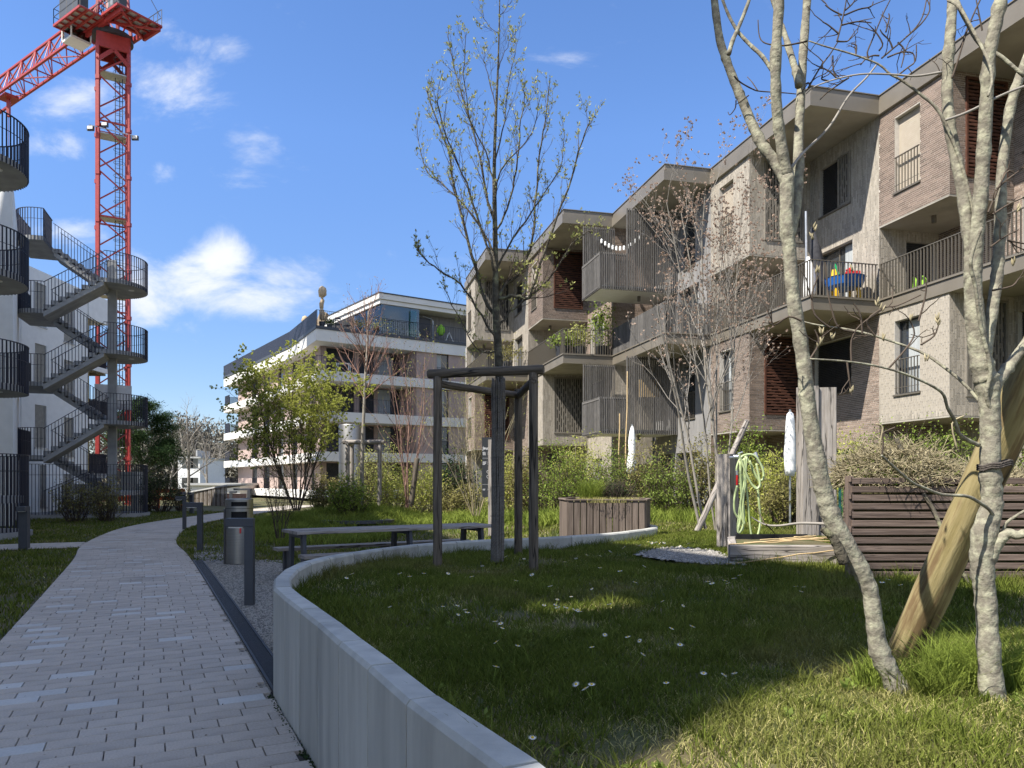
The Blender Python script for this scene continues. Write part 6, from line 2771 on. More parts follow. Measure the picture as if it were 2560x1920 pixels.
# reed matting round the lower trunk
rm = thing('reed_wrap', (CT.x, CT.y, .6), 'grey reed matting tied round the lower trunk of the young tree', 'trunk guard')
for k in range(34):
    a = 2 * PI * k / 34
    r_ = .060 + rnd.uniform(-.003, .004)
    x, y = CT.x + r_ * math.cos(a), CT.y + r_ * math.sin(a)
    ln = logobj('reed', rm, M['reed'], (x, y, .62), (x + rnd.uniform(-.008, .008) + .012, y + rnd.uniform(-.006, .006), 2.50 + rnd.uniform(-.05, .04)), .0075, .006, n=5, wob=.2)
t = MB()
for z in (.8, 1.1, 1.4, 1.7, 2.0, 2.3):
    t.tube([(CT.x + .074 * math.cos(a) + .004 * (z - .6), CT.y + .074 * math.sin(a), z + .004 * math.sin(3 * a)) for a in np.linspace(0, 2 * PI, 20)], .0016, 4, cap=False)
t.build('wire', M['frame'], rm)

# ---- two foreground trees, traced limb by limb


def limbs(parent, data, Y, m, name='limb', n=14, knots=True):
    """data: list of (px points, widths px at both ends or list, depth drift)"""
    for pts_px, w_, dy in data:
        kn = [rnd.uniform(0, 1) for _ in range(7)]
        sp_ = spline([P3(x, y, Y + dy * i / (len(pts_px) - 1)) for i, (x, y) in enumerate(pts_px)], 5)
        if isinstance(w_, tuple):
            ww = np.linspace(w_[0], w_[1], len(sp_))
        else:
            ww = np.interp(np.linspace(0, len(w_) - 1, len(sp_)), range(len(w_)), w_)
        rad = [max(.0015, w * .84 * Y / F / 2) * (1 + .04 * math.sin(i * 1.7) + rnd.uniform(-.03, .03)) for i, w in enumerate(ww)]
        if ww[0] > 20:
            for k_ in kn:      # knots and old branch scars
                i_ = int(k_ * (len(rad) - 1))
                rad[i_] *= 1.14
        t = MB()
        t.tube(sp_, rad, n if ww[0] > 12 else 6, jit=.035)
        t.build(name, m if ww[0] > 9 else M['twig_g'] if ww[0] > 6 else M['twig'], parent, smooth=True)


LTY = 2.82
lt = thing('grey_barked_tree', tuple(P3(2288, 1762, LTY)), 'foreground tree with curved lichen spotted trunk splitting into three limbs, left one of two', 'tree')
limbs(lt, [([(2292, 1772), (2262, 1750), (2229, 1692), (2199, 1629), (2187, 1561), (2177, 1487), (2160, 1442), (2132, 1390), (2100, 1337), (2078, 1290), (2062, 1240), (2050, 1190), (2031, 1087), (2018, 1000), (2012, 930), (2001, 851), (1983, 743), (1974, 634), (1967, 553), (1968, 433)],
            [125, 80, 60, 54, 50, 47, 50, 52, 60, 54, 50, 50, 46, 44, 42, 41, 40, 38, 42, 40], 0.0)], LTY, M['bark_l'], 'trunk', 20)
limbs(lt, [
    ([(1966, 460), (1935, 401), (1906, 363), (1879, 308), (1857, 254), (1839, 212), (1818, 156), (1799, 97), (1786, 0), (1780, -80)], (32, 22), .15),
    ([(1968, 440), (1956, 380), (1945, 300), (1940, 232), (1940, 126), (1949, 0), (1952, -80)], (34, 26), -.1),
    ([(1975, 590), (1990, 525), (1997, 440), (1996, 363), (2001, 254), (2008, 130), (2018, 0), (2024, -80)], (30, 24), .2),
    ([(1997, 215), (1990, 180), (1975, 130), (1961, 84), (1945, 40), (1925, -20)], (22, 12), .15),
    ([(1932, 178), (1905, 140), (1875, 112), (1843, 76), (1818, 30), (1800, -20)], (13, 8), .1),
    ([(1822, 135), (1832, 100), (1843, 76), (1862, 30), (1880, -20)], (14, 10), .1),
    ([(1978, 420), (2010, 380), (2071, 320), (2122, 240), (2165, 195), (2193, 160)], (9, 5), .3),
    ([(2070, 1310), (2000, 1308), (1950, 1314), (1915, 1312), (1890, 1300), (1878, 1292)], (9, 3), .2),
    ([(1915, 1312), (1930, 1325), (1940, 1340)], (4, 2), .1),
    ([(1910, 1308), (1900, 1285), (1895, 1270)], (4, 2), .1),
    ([(1835, 190), (1850, 205), (1880, 222), (1900, 228), (1960, 232), (1990, 235)], (5, 3), .1),
    ([(1895, 228), (1880, 205), (1868, 192)], (4, 2), .05),
    ([(1872, 238), (1850, 255), (1838, 262)], (4, 2), .05),
    ([(1840, 250), (1838, 270), (1825, 287), (1820, 280)], (4, 2), .05),
    ([(2018, 103), (1995, 108), (1960, 114), (1930, 112), (1908, 105), (1898, 88), (1895, 50)], (6, 3), .1),
], LTY, M['bark_l'])
t = MB()
sp_ = spline(lines_from_px([(2112, 1408), (2096, 1370), (2082, 1345), (2062, 1328), (2054, 1322)], LTY - .03), 4)
t.tube(sp_, list(np.linspace(.022, .009, len(sp_))), 10, jit=.1)
t.build('broken_stub', M['bark_d'], lt, smooth=True)

RTY = 2.74
rt = thing('grey_barked_tree', tuple(P3(2486, 1782, RTY)), 'foreground tree at the right edge, thick forked trunk with pale lichen, tied to the log', 'tree')
limbs(rt, [([(2487, 1795), (2483, 1760), (2475, 1674), (2468, 1562), (2463, 1487), (2457, 1442), (2456, 1393), (2462, 1330), (2478, 1270), (2479, 1231), (2475, 1174), (2476, 1087), (2474, 1017), (2468, 960), (2458, 925), (2443, 851), (2434, 743), (2430, 640)],
            [110, 76, 64, 58, 57, 60, 68, 70, 60, 56, 54, 54, 56, 66, 60, 54, 50, 44], 0.0)], RTY, M['bark_l'], 'trunk', 20)
limbs(rt, [
    ([(2434, 740), (2428, 640), (2416, 553), (2405, 471), (2389, 390), (2373, 308), (2368, 235), (2371, 148), (2379, 42), (2386, -60)], (36, 28), .1),
    ([(2434, 700), (2440, 610), (2451, 500), (2459, 380), (2466, 253), (2473, 148), (2493, 42), (2515, -60)], (40, 32), -.08),
    ([(2462, 900), (2480, 780), (2492, 690), (2499, 600), (2502, 500), (2505, 422), (2525, 274), (2550, 190), (2590, 90)], (34, 26), .15),
    ([(2472, 990), (2495, 955), (2525, 912), (2562, 862), (2610, 800)], (32, 28), .1),
    ([(2462, 1432), (2478, 1390), (2500, 1352), (2522, 1334), (2545, 1338), (2580, 1325), (2620, 1300)], (36, 20), -.1),
    ([(2500, 1352), (2515, 1310), (2540, 1290), (2570, 1272)], (12, 8), -.05),
    ([(2447, 1113), (2421, 1101), (2398, 1084), (2387, 1052), (2369, 1020), (2354, 981), (2297, 949), (2221, 922), (2129, 905), (2025, 897)], (13, 4), -.25),
    ([(2462, 1020), (2411, 960), (2351, 911), (2297, 878), (2188, 840), (2123, 824), (2047, 813), (2005, 803)], (11, 4), .3),
    ([(2497, 1330), (2479, 1281), (2442, 1252), (2413, 1240), (2355, 1236), (2311, 1220), (2283, 1208), (2254, 1185), (2219, 1153), (2204, 1139)], (11, 6), -.35),
    ([(2204, 1140), (2208, 1110), (2207, 1084), (2222, 1075), (2238, 1068)], (6, 4), -.02),
    ([(2444, 569), (2432, 525), (2400, 400), (2351, 285), (2300, 235), (2253, 200), (2225, 185), (2195, 160), (2130, 135), (2060, 115), (2022, 102)], (12, 4), .1),
    ([(2355, 180), (2290, 190), (2230, 186), (2160, 185), (2100, 195), (2040, 215), (2015, 235)], (7, 3), .1),
    ([(2365, 300), (2420, 280), (2500, 240), (2562, 215), (2600, 200)], (8, 7), .1),
    ([(2461, 1046), (2481, 1040), (2466, 987), (2476, 922), (2452, 813), (2438, 715), (2427, 650), (2454, 569)], (13, 9), -.12),
    ([(2390, 0), (2410, 40), (2450, 110), (2500, 140), (2560, 190)], (14, 10), -.1),
    ([(2370, 0), (2400, 20), (2440, 90), (2470, 150), (2480, 200), (2470, 240)], (10, 7), -.2),
    ([(2380, 195), (2395, 150), (2420, 70), (2450, 0), (2460, -20)], (6, 4), .1),
], RTY, M['bark_l'])
# thin twigs with buds on the crossing branches


def twigs_px(parent, starts, Y, m=M['twig'], w=3.2):
    lines = []
    for l in starts:
        sp_ = spline([P3(x, y, Y) for x, y in l], 3)
        pts = np.array([tuple(p) for p in sp_])
        lines.append((pts, np.linspace(w, w * .6, len(pts)) * Y / F / 2))
        tl = []
        tp = []
        for _ in range(2):
            i_ = int(nrg.integers(1, len(pts) - 1))
            d_ = pts[i_ + 1] - pts[i_]
            d_ = d_ / (np.linalg.norm(d_) + 1e-9) + nrg.normal(size=3) * .7
            d_ /= np.linalg.norm(d_)
            branch(tl, tp, pts[i_], d_, nrg.uniform(.03, .13), w * .6 * Y / F / 2, 0, dict(n=[4, 3], wob=[.22, .3], up=[.05, .05], tip=[.5, .5], kids=[(0, 2), (0, 0)], start=[.3, 0], ang=[(.4, 1.0), (0, 0)], ratio=[.6, 0], rr=[.8, .8], levels=2, leaf_from=9))
        lines += [(a_, b_) for a_, b_, _l in tl]
    V, Fc = tubes_np(lines, 5)
    return np_mesh('twig', V, Fc, m, parent, kind='stuff')


def tz(x, y):
    return (1700 + x / 2.37, y / 2.37)


tw = [[tz(930, 245), tz(950, 170), tz(975, 60), tz(985, 0)], [tz(955, 150), tz(1050, 128), tz(1135, 135)], [tz(960, 90), tz(900, 60), tz(860, 30)], [tz(940, 200), tz(880, 150), tz(845, 130)],
      [tz(975, 90), tz(1060, 55), tz(1130, 40), tz(1145, 10)], [tz(980, 60), tz(1020, 25), tz(1035, 0)], [tz(930, 245), tz(990, 245), tz(1008, 225)],
      [tz(905, 330), tz(910, 420), tz(930, 465)], [tz(1040, 330), tz(1045, 270), tz(1015, 260)], [tz(1120, 345), tz(1110, 310), tz(1150, 210), tz(1200, 90), tz(1245, 0)],
      [tz(1180, 300), tz(1200, 260), tz(1160, 190), tz(1135, 165)], [tz(1195, 345), tz(1260, 290), tz(1330, 230), tz(1400, 160), tz(1440, 90), tz(1460, 0)], [tz(1260, 290), tz(1240, 240), tz(1200, 200), tz(1185, 175)],
      [tz(1340, 220), tz(1430, 140), tz(1480, 60), tz(1465, 0)], [tz(1230, 340), tz(1310, 310), tz(1380, 315), tz(1390, 365)], [tz(1300, 440), tz(1350, 400), tz(1395, 360), tz(1400, 265)],
      [tz(930, 465), tz(880, 420), tz(810, 390)], [tz(760, 520), tz(830, 400), tz(890, 320), tz(940, 240)], [tz(1000, 460), tz(940, 500), tz(870, 550), tz(830, 590)], [tz(880, 480), tz(840, 470), tz(845, 450)],
      [tz(1540, 450), tz(1560, 400), tz(1660, 280), tz(1700, 170), tz(1780, 0)], [tz(1790, 180), tz(1770, 80), tz(1755, 0)], [tz(770, 510), tz(760, 490), tz(740, 500)],
      [tz(1180, 330), tz(1140, 330), tz(1100, 350), tz(1070, 385)], [tz(1290, 250), tz(1330, 300), tz(1310, 400)], [tz(1220, 190), tz(1240, 110), tz(1236, 80)]]
twigs_px(rt, tw, 2.85, M['twig'], 4.6)


def t3(x, y):
    return (1700 + x / 1.843, 200 + y / 1.843)


tw = [[t3(790, 1300), t3(790, 1200), t3(830, 1130), t3(930, 1060)], [t3(960, 1330), t3(1040, 1240), t3(1080, 1170), t3(1060, 1110)], [t3(1110, 1220), t3(1170, 1180), t3(1190, 1130)],
      [t3(600, 1285), t3(640, 1210), t3(620, 1150)], [t3(900, 1180), t3(860, 1110), t3(940, 1050), t3(1000, 1040), t3(1110, 990)], [t3(800, 1160), t3(730, 1140), t3(700, 1060), t3(680, 970), t3(670, 840)],
      [t3(770, 1300), t3(780, 1380), t3(790, 1450)], [t3(840, 1170), t3(830, 1080), t3(800, 1030)], [t3(560, 1110), t3(500, 1090), t3(430, 1130), t3(420, 1060)], [t3(690, 1140), t3(620, 1080), t3(610, 980), t3(640, 900)],
      [t3(1440, 970), t3(1530, 950), t3(1560, 915)], [t3(1430, 770), t3(1500, 720), t3(1560, 690)], [t3(1440, 620), t3(1520, 570), t3(1590, 540)], [t3(1100, 1110), t3(1130, 1000), t3(1135, 930)],
      [t3(1510, 740), t3(1540, 745), t3(1590, 755)], [t3(1460, 500), t3(1520, 450), t3(1590, 400)], [t3(1420, 610), t3(1500, 430), t3(1540, 430)]]
twigs_px(rt, tw, 2.70, M['twig'], 5.5)
# big buds
bud = MB()
for (x, y) in [t3(1060, 1110), t3(1190, 1130), t3(1192, 1100), t3(930, 1060), t3(915, 1040), t3(650, 1210), t3(640, 1230), t3(650, 1170), t3(620, 690), t3(610, 730), t3(790, 1440), t3(630, 880), t3(940, 1200), t3(700, 1190), t3(1135, 1290), t3(800, 880), t3(1540, 850), t3(1560, 600), t3(1590, 580)]:
    for k in range(3):
        a = P3(x + rnd.uniform(-4, 4), y + rnd.uniform(-5, 5), 2.7)
        d = Vector((rnd.uniform(-.5, .5), rnd.uniform(-.3, .3), 1)).normalized() * .026
        bud.tube([a, a + d * .4, a + d], [.0018, .0042, .0008], 6)
bud.build('bud', M['straw'], rt, smooth=True, kind='stuff')
# rope that ties the trunk to the log
t = MB()
for k in range(3):
    ring = []
    for a in np.linspace(0, 2 * PI, 22):
        c0 = P3(2478, 1158 + k * 5, RTY)
        ring.append((c0.x + .043 * math.cos(a) + (.03 if math.cos(a) > 0 else 0) * math.cos(a), c0.y + .045 * math.sin(a), c0.z + .010 * math.cos(a) + .003 * math.sin(5 * a)))
    t.tube(ring, .0045, 6, cap=False)
tag(t.build('rope', M['rope'], origin=tuple(P3(2478, 1160, RTY)), smooth=True), 'dark rope wound round the right hand trunk at the log', 'rope')

# ---- pink budding tree in front of the building and pale multi stem tree
PA = dict(n=[9, 7, 5, 4], wob=[.05, .09, .12, .15], up=[.05, .07, .08, .05], tip=[.35, .35, .4, .5], kids=[(8, 11), (6, 8), (3, 5), (0, 0)], start=[.3, .2, .2, 0],
          ang=[(.35, .75), (.35, .8), (.3, .8), (0, 0)], ratio=[.42, .42, .42, 0], rr=[.5, .5, .55, 0], levels=4, leaf_from=2)
tree('serviceberry', tuple(P3(1800, 1330, 13.2)), 'multi stemmed tree full of tiny pinkish buds in front of the tile facade', 'tree', PA, 5.6, .026, M['bark_w'], M['twig_g'], lean=(.0, 0), stems=6, spread=.12,
     leaf=(.030, 12, M['bud_p'], .6, 1, .5), thick=.013)
PW_ = dict(PA)
PW_['kids'] = [(5, 7), (4, 5), (2, 3), (0, 0)]
tree('pale_barked_tree', tuple(P3(1760, 1322, 12.6)), 'white barked slender tree leaning left beside the water post', 'tree', PW_, 3.9, .036, M['bark_w'], M['twig_g'], lean=(-.2, 0), stems=2, spread=.12,
     leaf=(.032, 3, M['bud_p'], .6, 1, .5), thick=.013)
# ---- young tree in the smaller stake frame
PY_ = dict(n=[8, 7, 5], wob=[.03, .08, .12], up=[.0, .10, .08], tip=[.3, .35, .4], kids=[(24, 28), (8, 10), (0, 0)], start=[.50, .15, 0], ang=[(.55, .95), (.35, .8), (0, 0)], ratio=[.33, .42, 0], rr=[.45, .5, 0], levels=3, leaf_from=2)
tree('young_tree', tuple(P3(905, 1265, 21.9)), 'leafless young tree with reddish twigs held by the smaller timber frame', 'tree', PY_, 5.9, .07, M['bark_w'], M['twig_r'], leaf=(.035, 3, M['bud_p'], .5, 1, .5), thick=.03)
PS = dict(n=[8, 6, 4], wob=[.05, .09, .12], up=[.03, .08, .05], tip=[.3, .35, .4], kids=[(8, 10), (4, 6), (0, 0)], start=[.2, .2, 0], ang=[(.3, .6), (.3, .7), (0, 0)], ratio=[.36, .4, 0], rr=[.5, .5, 0], levels=3, leaf_from=1)
tree('budding_shrub', tuple(P3(1022, 1268, 21.0)), 'upright thin shrub with pale catkins left of the timber frame', 'shrub', PS, 4.2, .022, M['twig_g'], M['twig_r'], stems=6, spread=.16, leaf=(.045, 2, M['leaf_o'], .5, 1, .5), thick=.03)
tree('willow_shrub', tuple(P3(1190, 1290, 17.5)), 'willow like shrub with long bare golden shoots beside the information board', 'shrub', PS, 3.5, .014, M['straw'], M['straw'], stems=11, spread=.40, leaf=(.028, 2, M['leaf_yy'], .5, 1, .5), thick=.03)
# ---- big leafing shrub tree on the mound
PG = dict(n=[8, 7, 5, 4], wob=[.06, .10, .12, .14], up=[.02, .06, .05, .04], tip=[.3, .35, .4, .5], kids=[(9, 12), (6, 8), (3, 4), (0, 0)], start=[.22, .2, .2, 0], ang=[(.35, .8), (.3, .8), (.3, .8), (0, 0)],
          ratio=[.42, .44, .45, 0], rr=[.5, .5, .5, 0], levels=4, leaf_from=1)
tree('leafing_shrub', tuple(P3(742, 1276, 20.0)), 'large multi stemmed shrub with fresh yellow green leaves on the grassy mound', 'shrub', PG, 3.7, .024, M['bark_d'], M['twig'], stems=15, spread=.40, leaf=(.040, 20, M['leaf_yy'], .55, 1, .2), thick=.03)
tree('leafing_shrub', tuple(P3(700, 1345, 15.5)), 'small sparse shrub with dark fans of twigs right behind the litter bin', 'shrub', PS, 1.5, .010, M['twig'], M['twig'], stems=12, spread=.30, leaf=(.035, 1, M['leaf_o'], .5, 1, .3), thick=.03)

# ---- shrubs and hedge in front of the buildings: px, half width px, top y, depth, leaf material, label
hed = [
    (875, 45, 1195, 20.5, 'leaf_g', 'bright green shrub at the foot of the smaller timber frame'),
    (820, 48, 1185, 23.0, 'leaf_o', 'bronze leaved shrub between the large leafing shrub and steel cylinder'),
    (948, 40, 1105, 24.0, 'leaf_y', 'tall fresh green bush right of the smaller timber frame'),
    (985, 50, 1175, 22.5, 'leaf_yy', 'yellow green bush between the young tree and the catkin shrub'),
    (1065, 48, 1165, 22.0, 'leaf_yy', 'yellowish airy shrub directly left of the big frame post'),
    (1130, 48, 1138, 23.0, 'leaf_d', 'dark evergreen hedge block behind the information board'),
    (1150, 55, 1205, 20.0, 'leaf_o', 'olive brown low shrub before the dark hedge block'),
    (1268, 42, 1130, 21.5, 'leaf_yy', 'bright yellow green bush seen between the frame posts'),
    (1325, 40, 1140, 21.0, 'leaf_o', 'brownish bush behind the right frame post'),
    (1385, 58, 1115, 20.5, 'leaf_g', 'fresh green wide bush left of the hexagonal planter'),
    (1455, 60, 1108, 21.0, 'leaf_yy', 'light green bush rising behind the planter grass'),
    (1530, 58, 1120, 20.5, 'leaf_h', 'mid green bush behind the right of the planter'),
    (1610, 55, 1125, 20.0, 'leaf_o', 'olive shrub right of the hedge parasol'),
    (1672, 50, 1145, 19.0, 'leaf_h', 'darker green rounded bush behind the leaning pale stems'),
    (1735, 45, 1110, 19.5, 'leaf_o', 'bronze airy shrub behind the serviceberry stems'),
    (1868, 62, 1082, 19.5, 'leaf_g', 'tall bright green bush above the hose'),
    (1925, 62, 1140, 17.0, 'leaf_yy', 'yellow green bush between hose and oak beams'),
    (1965, 50, 1190, 16.0, 'leaf_o', 'orange tinged low bush left of the oak beams'),
    (2115, 52, 1095, 17.0, 'leaf_yy', 'pale green bush right of the oak beams'),
    (2175, 55, 1085, 17.5, 'leaf_g', 'green bush behind the left corner of the compost box'),
    (2300, 80, 1060, 17.0, 'leaf_g', 'leafy bush rising above the compost heap'),
    (2405, 70, 1075, 16.5, 'leaf_h', 'shaded bush behind the right hand trunk'),
    (2540, 75, 1085, 15.5, 'leaf_h', 'grey green bush at the right picture edge'),
]
for px_, hw, ty, Y_, lm, lab in hed:
    x_ = P3(px_, 0, Y_).x
    zb = float(terrain(x_, Y_))
    zt_ = CAMH + (1205 - ty) / F * Y_
    hwm = hw / F * Y_
    bush('garden_shrub', (x_, Y_, zb - .02), hwm * 1.15, hwm * .9, zt_ - zb, 3600, M[lm], lab, size=.062 if lm != 'leaf_d' else .075, stems=44, group='shrubs planted along the gardens', m_s=M['twig'] if lm != 'leaf_yy' else M['straw'])
# left side planting
for px_, hw, ty, Y_, lm, lab in [
    (190, 45, 1205, 26.5, 'leaf_o', 'sparse brownish shrub before the stair tower, left one'),
    (268, 38, 1195, 27.0, 'leaf_o', 'sparse brownish shrub before the stair tower, right one'),
    (405, 42, 1172, 35.0, 'leaf_d', 'dark hedge bush right of the stair tower foot'),
    (365, 22, 1185, 36.5, 'leaf_h', 'dark bush squeezed between stair tower and hedge'),
    (452, 22, 1215, 37.0, 'leaf_o', 'low brown bush left of the timber shed'),
]:
    x_ = P3(px_, 0, Y_).x
    hwm = hw / F * Y_
    zt_ = CAMH + (1205 - ty) / F * Y_
    bush('garden_shrub', (x_, Y_, 0), hwm * 1.15, hwm * .8, zt_, 1500 if lm == 'leaf_o' else 3600, M[lm], lab, size=.07, stems=50, group='shrubs planted along the gardens')
# herbs on the planter
bush('herb_clump', (1.72, 12.1, 1.12), .36, .32, .36, 2600, M['leaf_d'], 'dark grey green lavender mound on the right of the hexagonal planter', 'herb', size=.03, stems=90, asp=.2)


def tuft(name, base, r, h, n, m_, label, cat='grass clump', w=.006, lean=.6):
    o = thing(name, base, label, cat)
    a = nrg.uniform(0, 2 * PI, n)
    rr_ = nrg.uniform(0, 1, n) ** .5 * r
    P = np.stack([base[0] + np.cos(a) * rr_, base[1] + np.sin(a) * rr_, np.full(n, base[2])], 1)
    V, Fc = blades(P, h, w, lean)
    np_mesh('blade', V, Fc, m_, o, kind='stuff')
    return o


tuft('chives', (1.28, 12.0, 1.13), .17, .30, 900, M['grass_t'], 'bright green chives tuft on the left of the hexagonal planter', 'herb', w=.007)
tuft('dry_grass', (1.5, 11.7, 1.13), .5, .07, 1500, M['grass_dry'], 'short dry grass along the front edge of the planter', w=.006)

# pine and bare trees far left
PN = dict(n=[8, 6, 4], wob=[.03, .08, .1], up=[.0, .05, .05], tip=[.3, .3, .4], kids=[(20, 22), (5, 6), (0, 0)], start=[.3, .3, 0], ang=[(.9, 1.4), (.4, .8), (0, 0)], ratio=[.42, .4, 0], rr=[.35, .5, 0], levels=3, leaf_from=1)
o = thing('pine_tree', tuple(P3(362, 1250, 50)), 'dark green pine tree behind the stair tower', 'tree')
o.location.z = 0
lines, tips = [], []
b0 = np.array([o.location.x, o.location.y, 0.0])
branch(lines, tips, b0, np.array([.05, 0, 1.]), 6.4, .16, 0, PN)
finish_tree(o, lines, tips, M['bark_d'], M['twig'], .04)
P_ = []
for pts, d in tips:
    for k in range(260):
        t_ = nrg.uniform(.3, 1.1)
        q = pts[0] + (pts[-1] - pts[0]) * t_
        P_.append(q + nrg.normal(size=3) * np.array([.26, .26, .14]))
V, Fc = leaf_quads(np.array(P_), .20, .16, .2)
np_mesh('needles', V, Fc, M['pine'], o, kind='stuff')
PF = dict(n=[7, 6, 5, 4], wob=[.05, .10, .13, .15], up=[.0, .04, .04, .04], tip=[.4, .35, .4, .5], kids=[(8, 10), (6, 7), (4, 5), (0, 0)], start=[.25, .2, .2, 0], ang=[(.4, .9), (.4, .9), (.4, .9), (0, 0)], ratio=[.5, .5, .5, 0], rr=[.5, .5, .5, 0], levels=4, leaf_from=4)
for px_, Y_, h_t, lab in ((468, 58, 6.6, 'bare grey tree standing right of the pine'), (520, 75, 5.6, 'bare tree in front of the distant wooded rise, beside the pink building'), (425, 80, 6.5, 'bare tree half hidden behind the pine'), (560, 100, 6.5, 'farthest bare tree at the left corner of the pink building'), (490, 105, 6.8, 'pale bare tree far behind the timber shed')):
    b_ = P3(px_, 1205, Y_)
    tree('bare_tree', (b_.x, b_.y, 0), lab, 'tree', PF, h_t, .13, M['twig_g'], M['twig_g'], thick=.05, sides=(6, 3), group='bare trees in the distance')
# wooded backdrop that reads as one mass
n_ = 60000
P_ = np.stack([nrg.uniform(-75, -30, n_), nrg.uniform(128, 150, n_), nrg.uniform(0, 1, n_) ** .7 * 5.5], 1)
P_[:, 2] *= 1.7
P_[:, 2] *= 1 + .35 * np.sin(P_[:, 0] * .5) + .2 * np.sin(P_[:, 0] * 1.7)
V, Fc = leaf_quads(P_, .8, .3, .4)
tag(np_mesh('distant_wood', V, Fc, mat('distant_twigs', (.12, .11, .085), (.20, .185, .15), .3, .9, isl=.4)), 'greyish wood of bare trees on the horizon left of the pink building', 'wood', kind='stuff')

# timber shed with pale roof, low white buildings far left
sx0, sx1, sy = P3(478, 0, 47).x, P3(566, 0, 44).x, 45.5
sh = thing('timber_shed', ((sx0 + sx1) / 2, sy, 0), 'low shed clad in vertical brown timber battens beyond the path bend', 'shed')
ns_ = 26
for i in range(ns_):
    u = i / (ns_ - 1)
    x, y = sx0 + (sx1 - sx0) * u, 47 - 3 * u
    plank('batten', sh, M['wood_o'] if i % 3 else M['wood_w'], (x, y, -.5), (x, y, .75 + .45 * u), .065, .05, up=(0, 1, 0))
t = MB()
t.hexa([(sx0, 47.06), (sx1, 44.06), (sx1, 47.3), (sx0, 50)], -.5, .7)
t.build('wall', M['twig_r'], sh)
t = MB()
v = [(sx0 - .1, 46.9, .77), (sx1 + .05, 43.9, 1.22), (sx1 + .05, 47.3, 1.24), (sx0 - .1, 50, .85)]
t.add(v + [(x, y, z + .08) for x, y, z in v], [(3, 2, 1, 0), (4, 5, 6, 7), (0, 1, 5, 4), (1, 2, 6, 5), (2, 3, 7, 6), (3, 0, 4, 7)])
t.build('roof', M['far_roof'], sh)
for (a_px, b_px, Y_, z0, z1, lab, m_) in ((445, 500, 92, 0, 4.6, 'white flat roofed house far behind the bare trees', 'white'), (470, 600, 66, 0, 1.35, 'long low pale flat roof beyond the timber shed', 'white_s')):
    x0, x1 = P3(a_px, 0, Y_).x, P3(b_px, 0, Y_).x
    hh_ = thing('distant_house', ((x0 + x1) / 2, Y_, 0), lab, 'building')
    t = MB()
    t.box(x0, x1, Y_, Y_ + 8, z0, z1 - .2)
    t.build('wall', M[m_], hh_)
    t = MB()
    t.box(x0 - .2, x1 + .2, Y_ - .3, Y_ + 8.2, z1 - .2, z1)
    if Y_ > 80:
        t.box(x0 + 1.4, x1 - 1.2, Y_ + 2, Y_ + 6, z1, z1 + .9)
    t.build('roof', M['far_roof'], hh_)
    for k in range(3 if Y_ > 80 else 0):
        for zz in (.8, 3.2):
            t = MB()
            xx = x0 + .5 + k * (x1 - x0 - 1) / 3
            t.box(xx, xx + .8, Y_ - .05, Y_ + .02, zz, zz + 1.2)
            t.build('window', M['pane'], hh_)

# ---- tall grass and weeds


def scatter(region, n, zf, test=None):
    P = []
    x = nrg.uniform(region[0], region[1], n)
    y = nrg.uniform(region[2], region[3], n)
    k = np.ones(n, bool)
    if test is not None:
        k = test(x, y)
    x, y = x[k], y[k]
    return np.stack([x, y, zf(x, y)], 1)


def in_lawn(x, y):
    return inside(LAWN_POLY, x, y) & inside(np.array(offset_poly(WALL[:-2], WT + .01) + [(2.3, 12.6), (9.5, 12.6), (9.5, .4)]), x, y)


def not_path(x, y):
    xi = np.interp(y, PY, PX)
    dx_ = np.gradient(PX) / (np.gradient(PY) + 1e-9)
    c_ = 1 / np.sqrt(1 + np.interp(y, PY, dx_) ** 2)
    on = np.abs(x - xi) * c_ < PW + .01
    drainz = ((x - xi) * c_ > 0) & ((x - xi) * c_ < PW + .2) & (y < 13.2)
    side_ = inside(np.array([(p.x, p.y) for p in spd]), x, y)
    return ~on & ~drainz & ~inside(gpoly, x, y) & ~inside(LAWN_POLY, x, y) & ~side_


def view_ok(x, y, m=.78):
    return (np.abs(x) < m * y + .5) & (y > 1.4)


def noise2(x, y, s, seed=0):
    return np.sin(x * s + seed) * np.cos(y * s * 1.13 + seed * 2) + .6 * np.sin(x * s * 2.3 + y * s * 1.9 + seed * 3) + .4 * np.cos(x * s * 4.1 - y * s * 3.7 + seed)


def bare(x, y):
    """thin spots in the lawn"""
    return noise2(x, y, 1.9, 1.3) + .5 * noise2(x, y, 5.0, .2)


gl_ = []


def lay(name, P, h, w, lean, m_, hvar=True):
    V, Fc = blades(P, h if not hvar else h * (1 + .35 * np.tanh(noise2(P[:, 0], P[:, 1], 2.3, 2.))), w, lean)
    o = np_mesh(name, V, Fc, m_, kind='stuff')
    return o


# pond gravel pool by the raised bed
gpx = [(1.9, 8.35), (2.35, 7.72), (3.2, 7.5), (2.4, 8.9), (2.25, 9.2), (1.75, 8.8)]
gv = np.array([(1.45, 8.3), (1.62, 7.8), (1.95, 7.45), (2.28, 7.38), (2.3, 7.7), (2.38, 8.7), (2.1, 9.2), (1.7, 8.9)])
t = MB()
t.add([(x, y, .632) for x, y in gv], [tuple(range(len(gv) - 1, -1, -1))])
gpatch = t.build('gravel_patch', M['gravel'], kind='structure')
for i_ in range(len(gpatch.data.polygons)):
    pass
pebbles('gravel_patch_stones', (1.4, 2.5, 7.3, 9.3, lambda x, y: bool(inside(gv, np.array(x), np.array(y)))), 4500, .011, M['stone'], .632)
pebbles('gravel_edge_stones', (1.3, 2.7, 7.2, 9.4, lambda x, y: bool(inside((gv - gv.mean(0)) * 1.15 + gv.mean(0), np.array(x), np.array(y))) and not bool(inside((gv - gv.mean(0)) * .92 + gv.mean(0), np.array(x), np.array(y)))), 220, .028, M['stone'], .63)


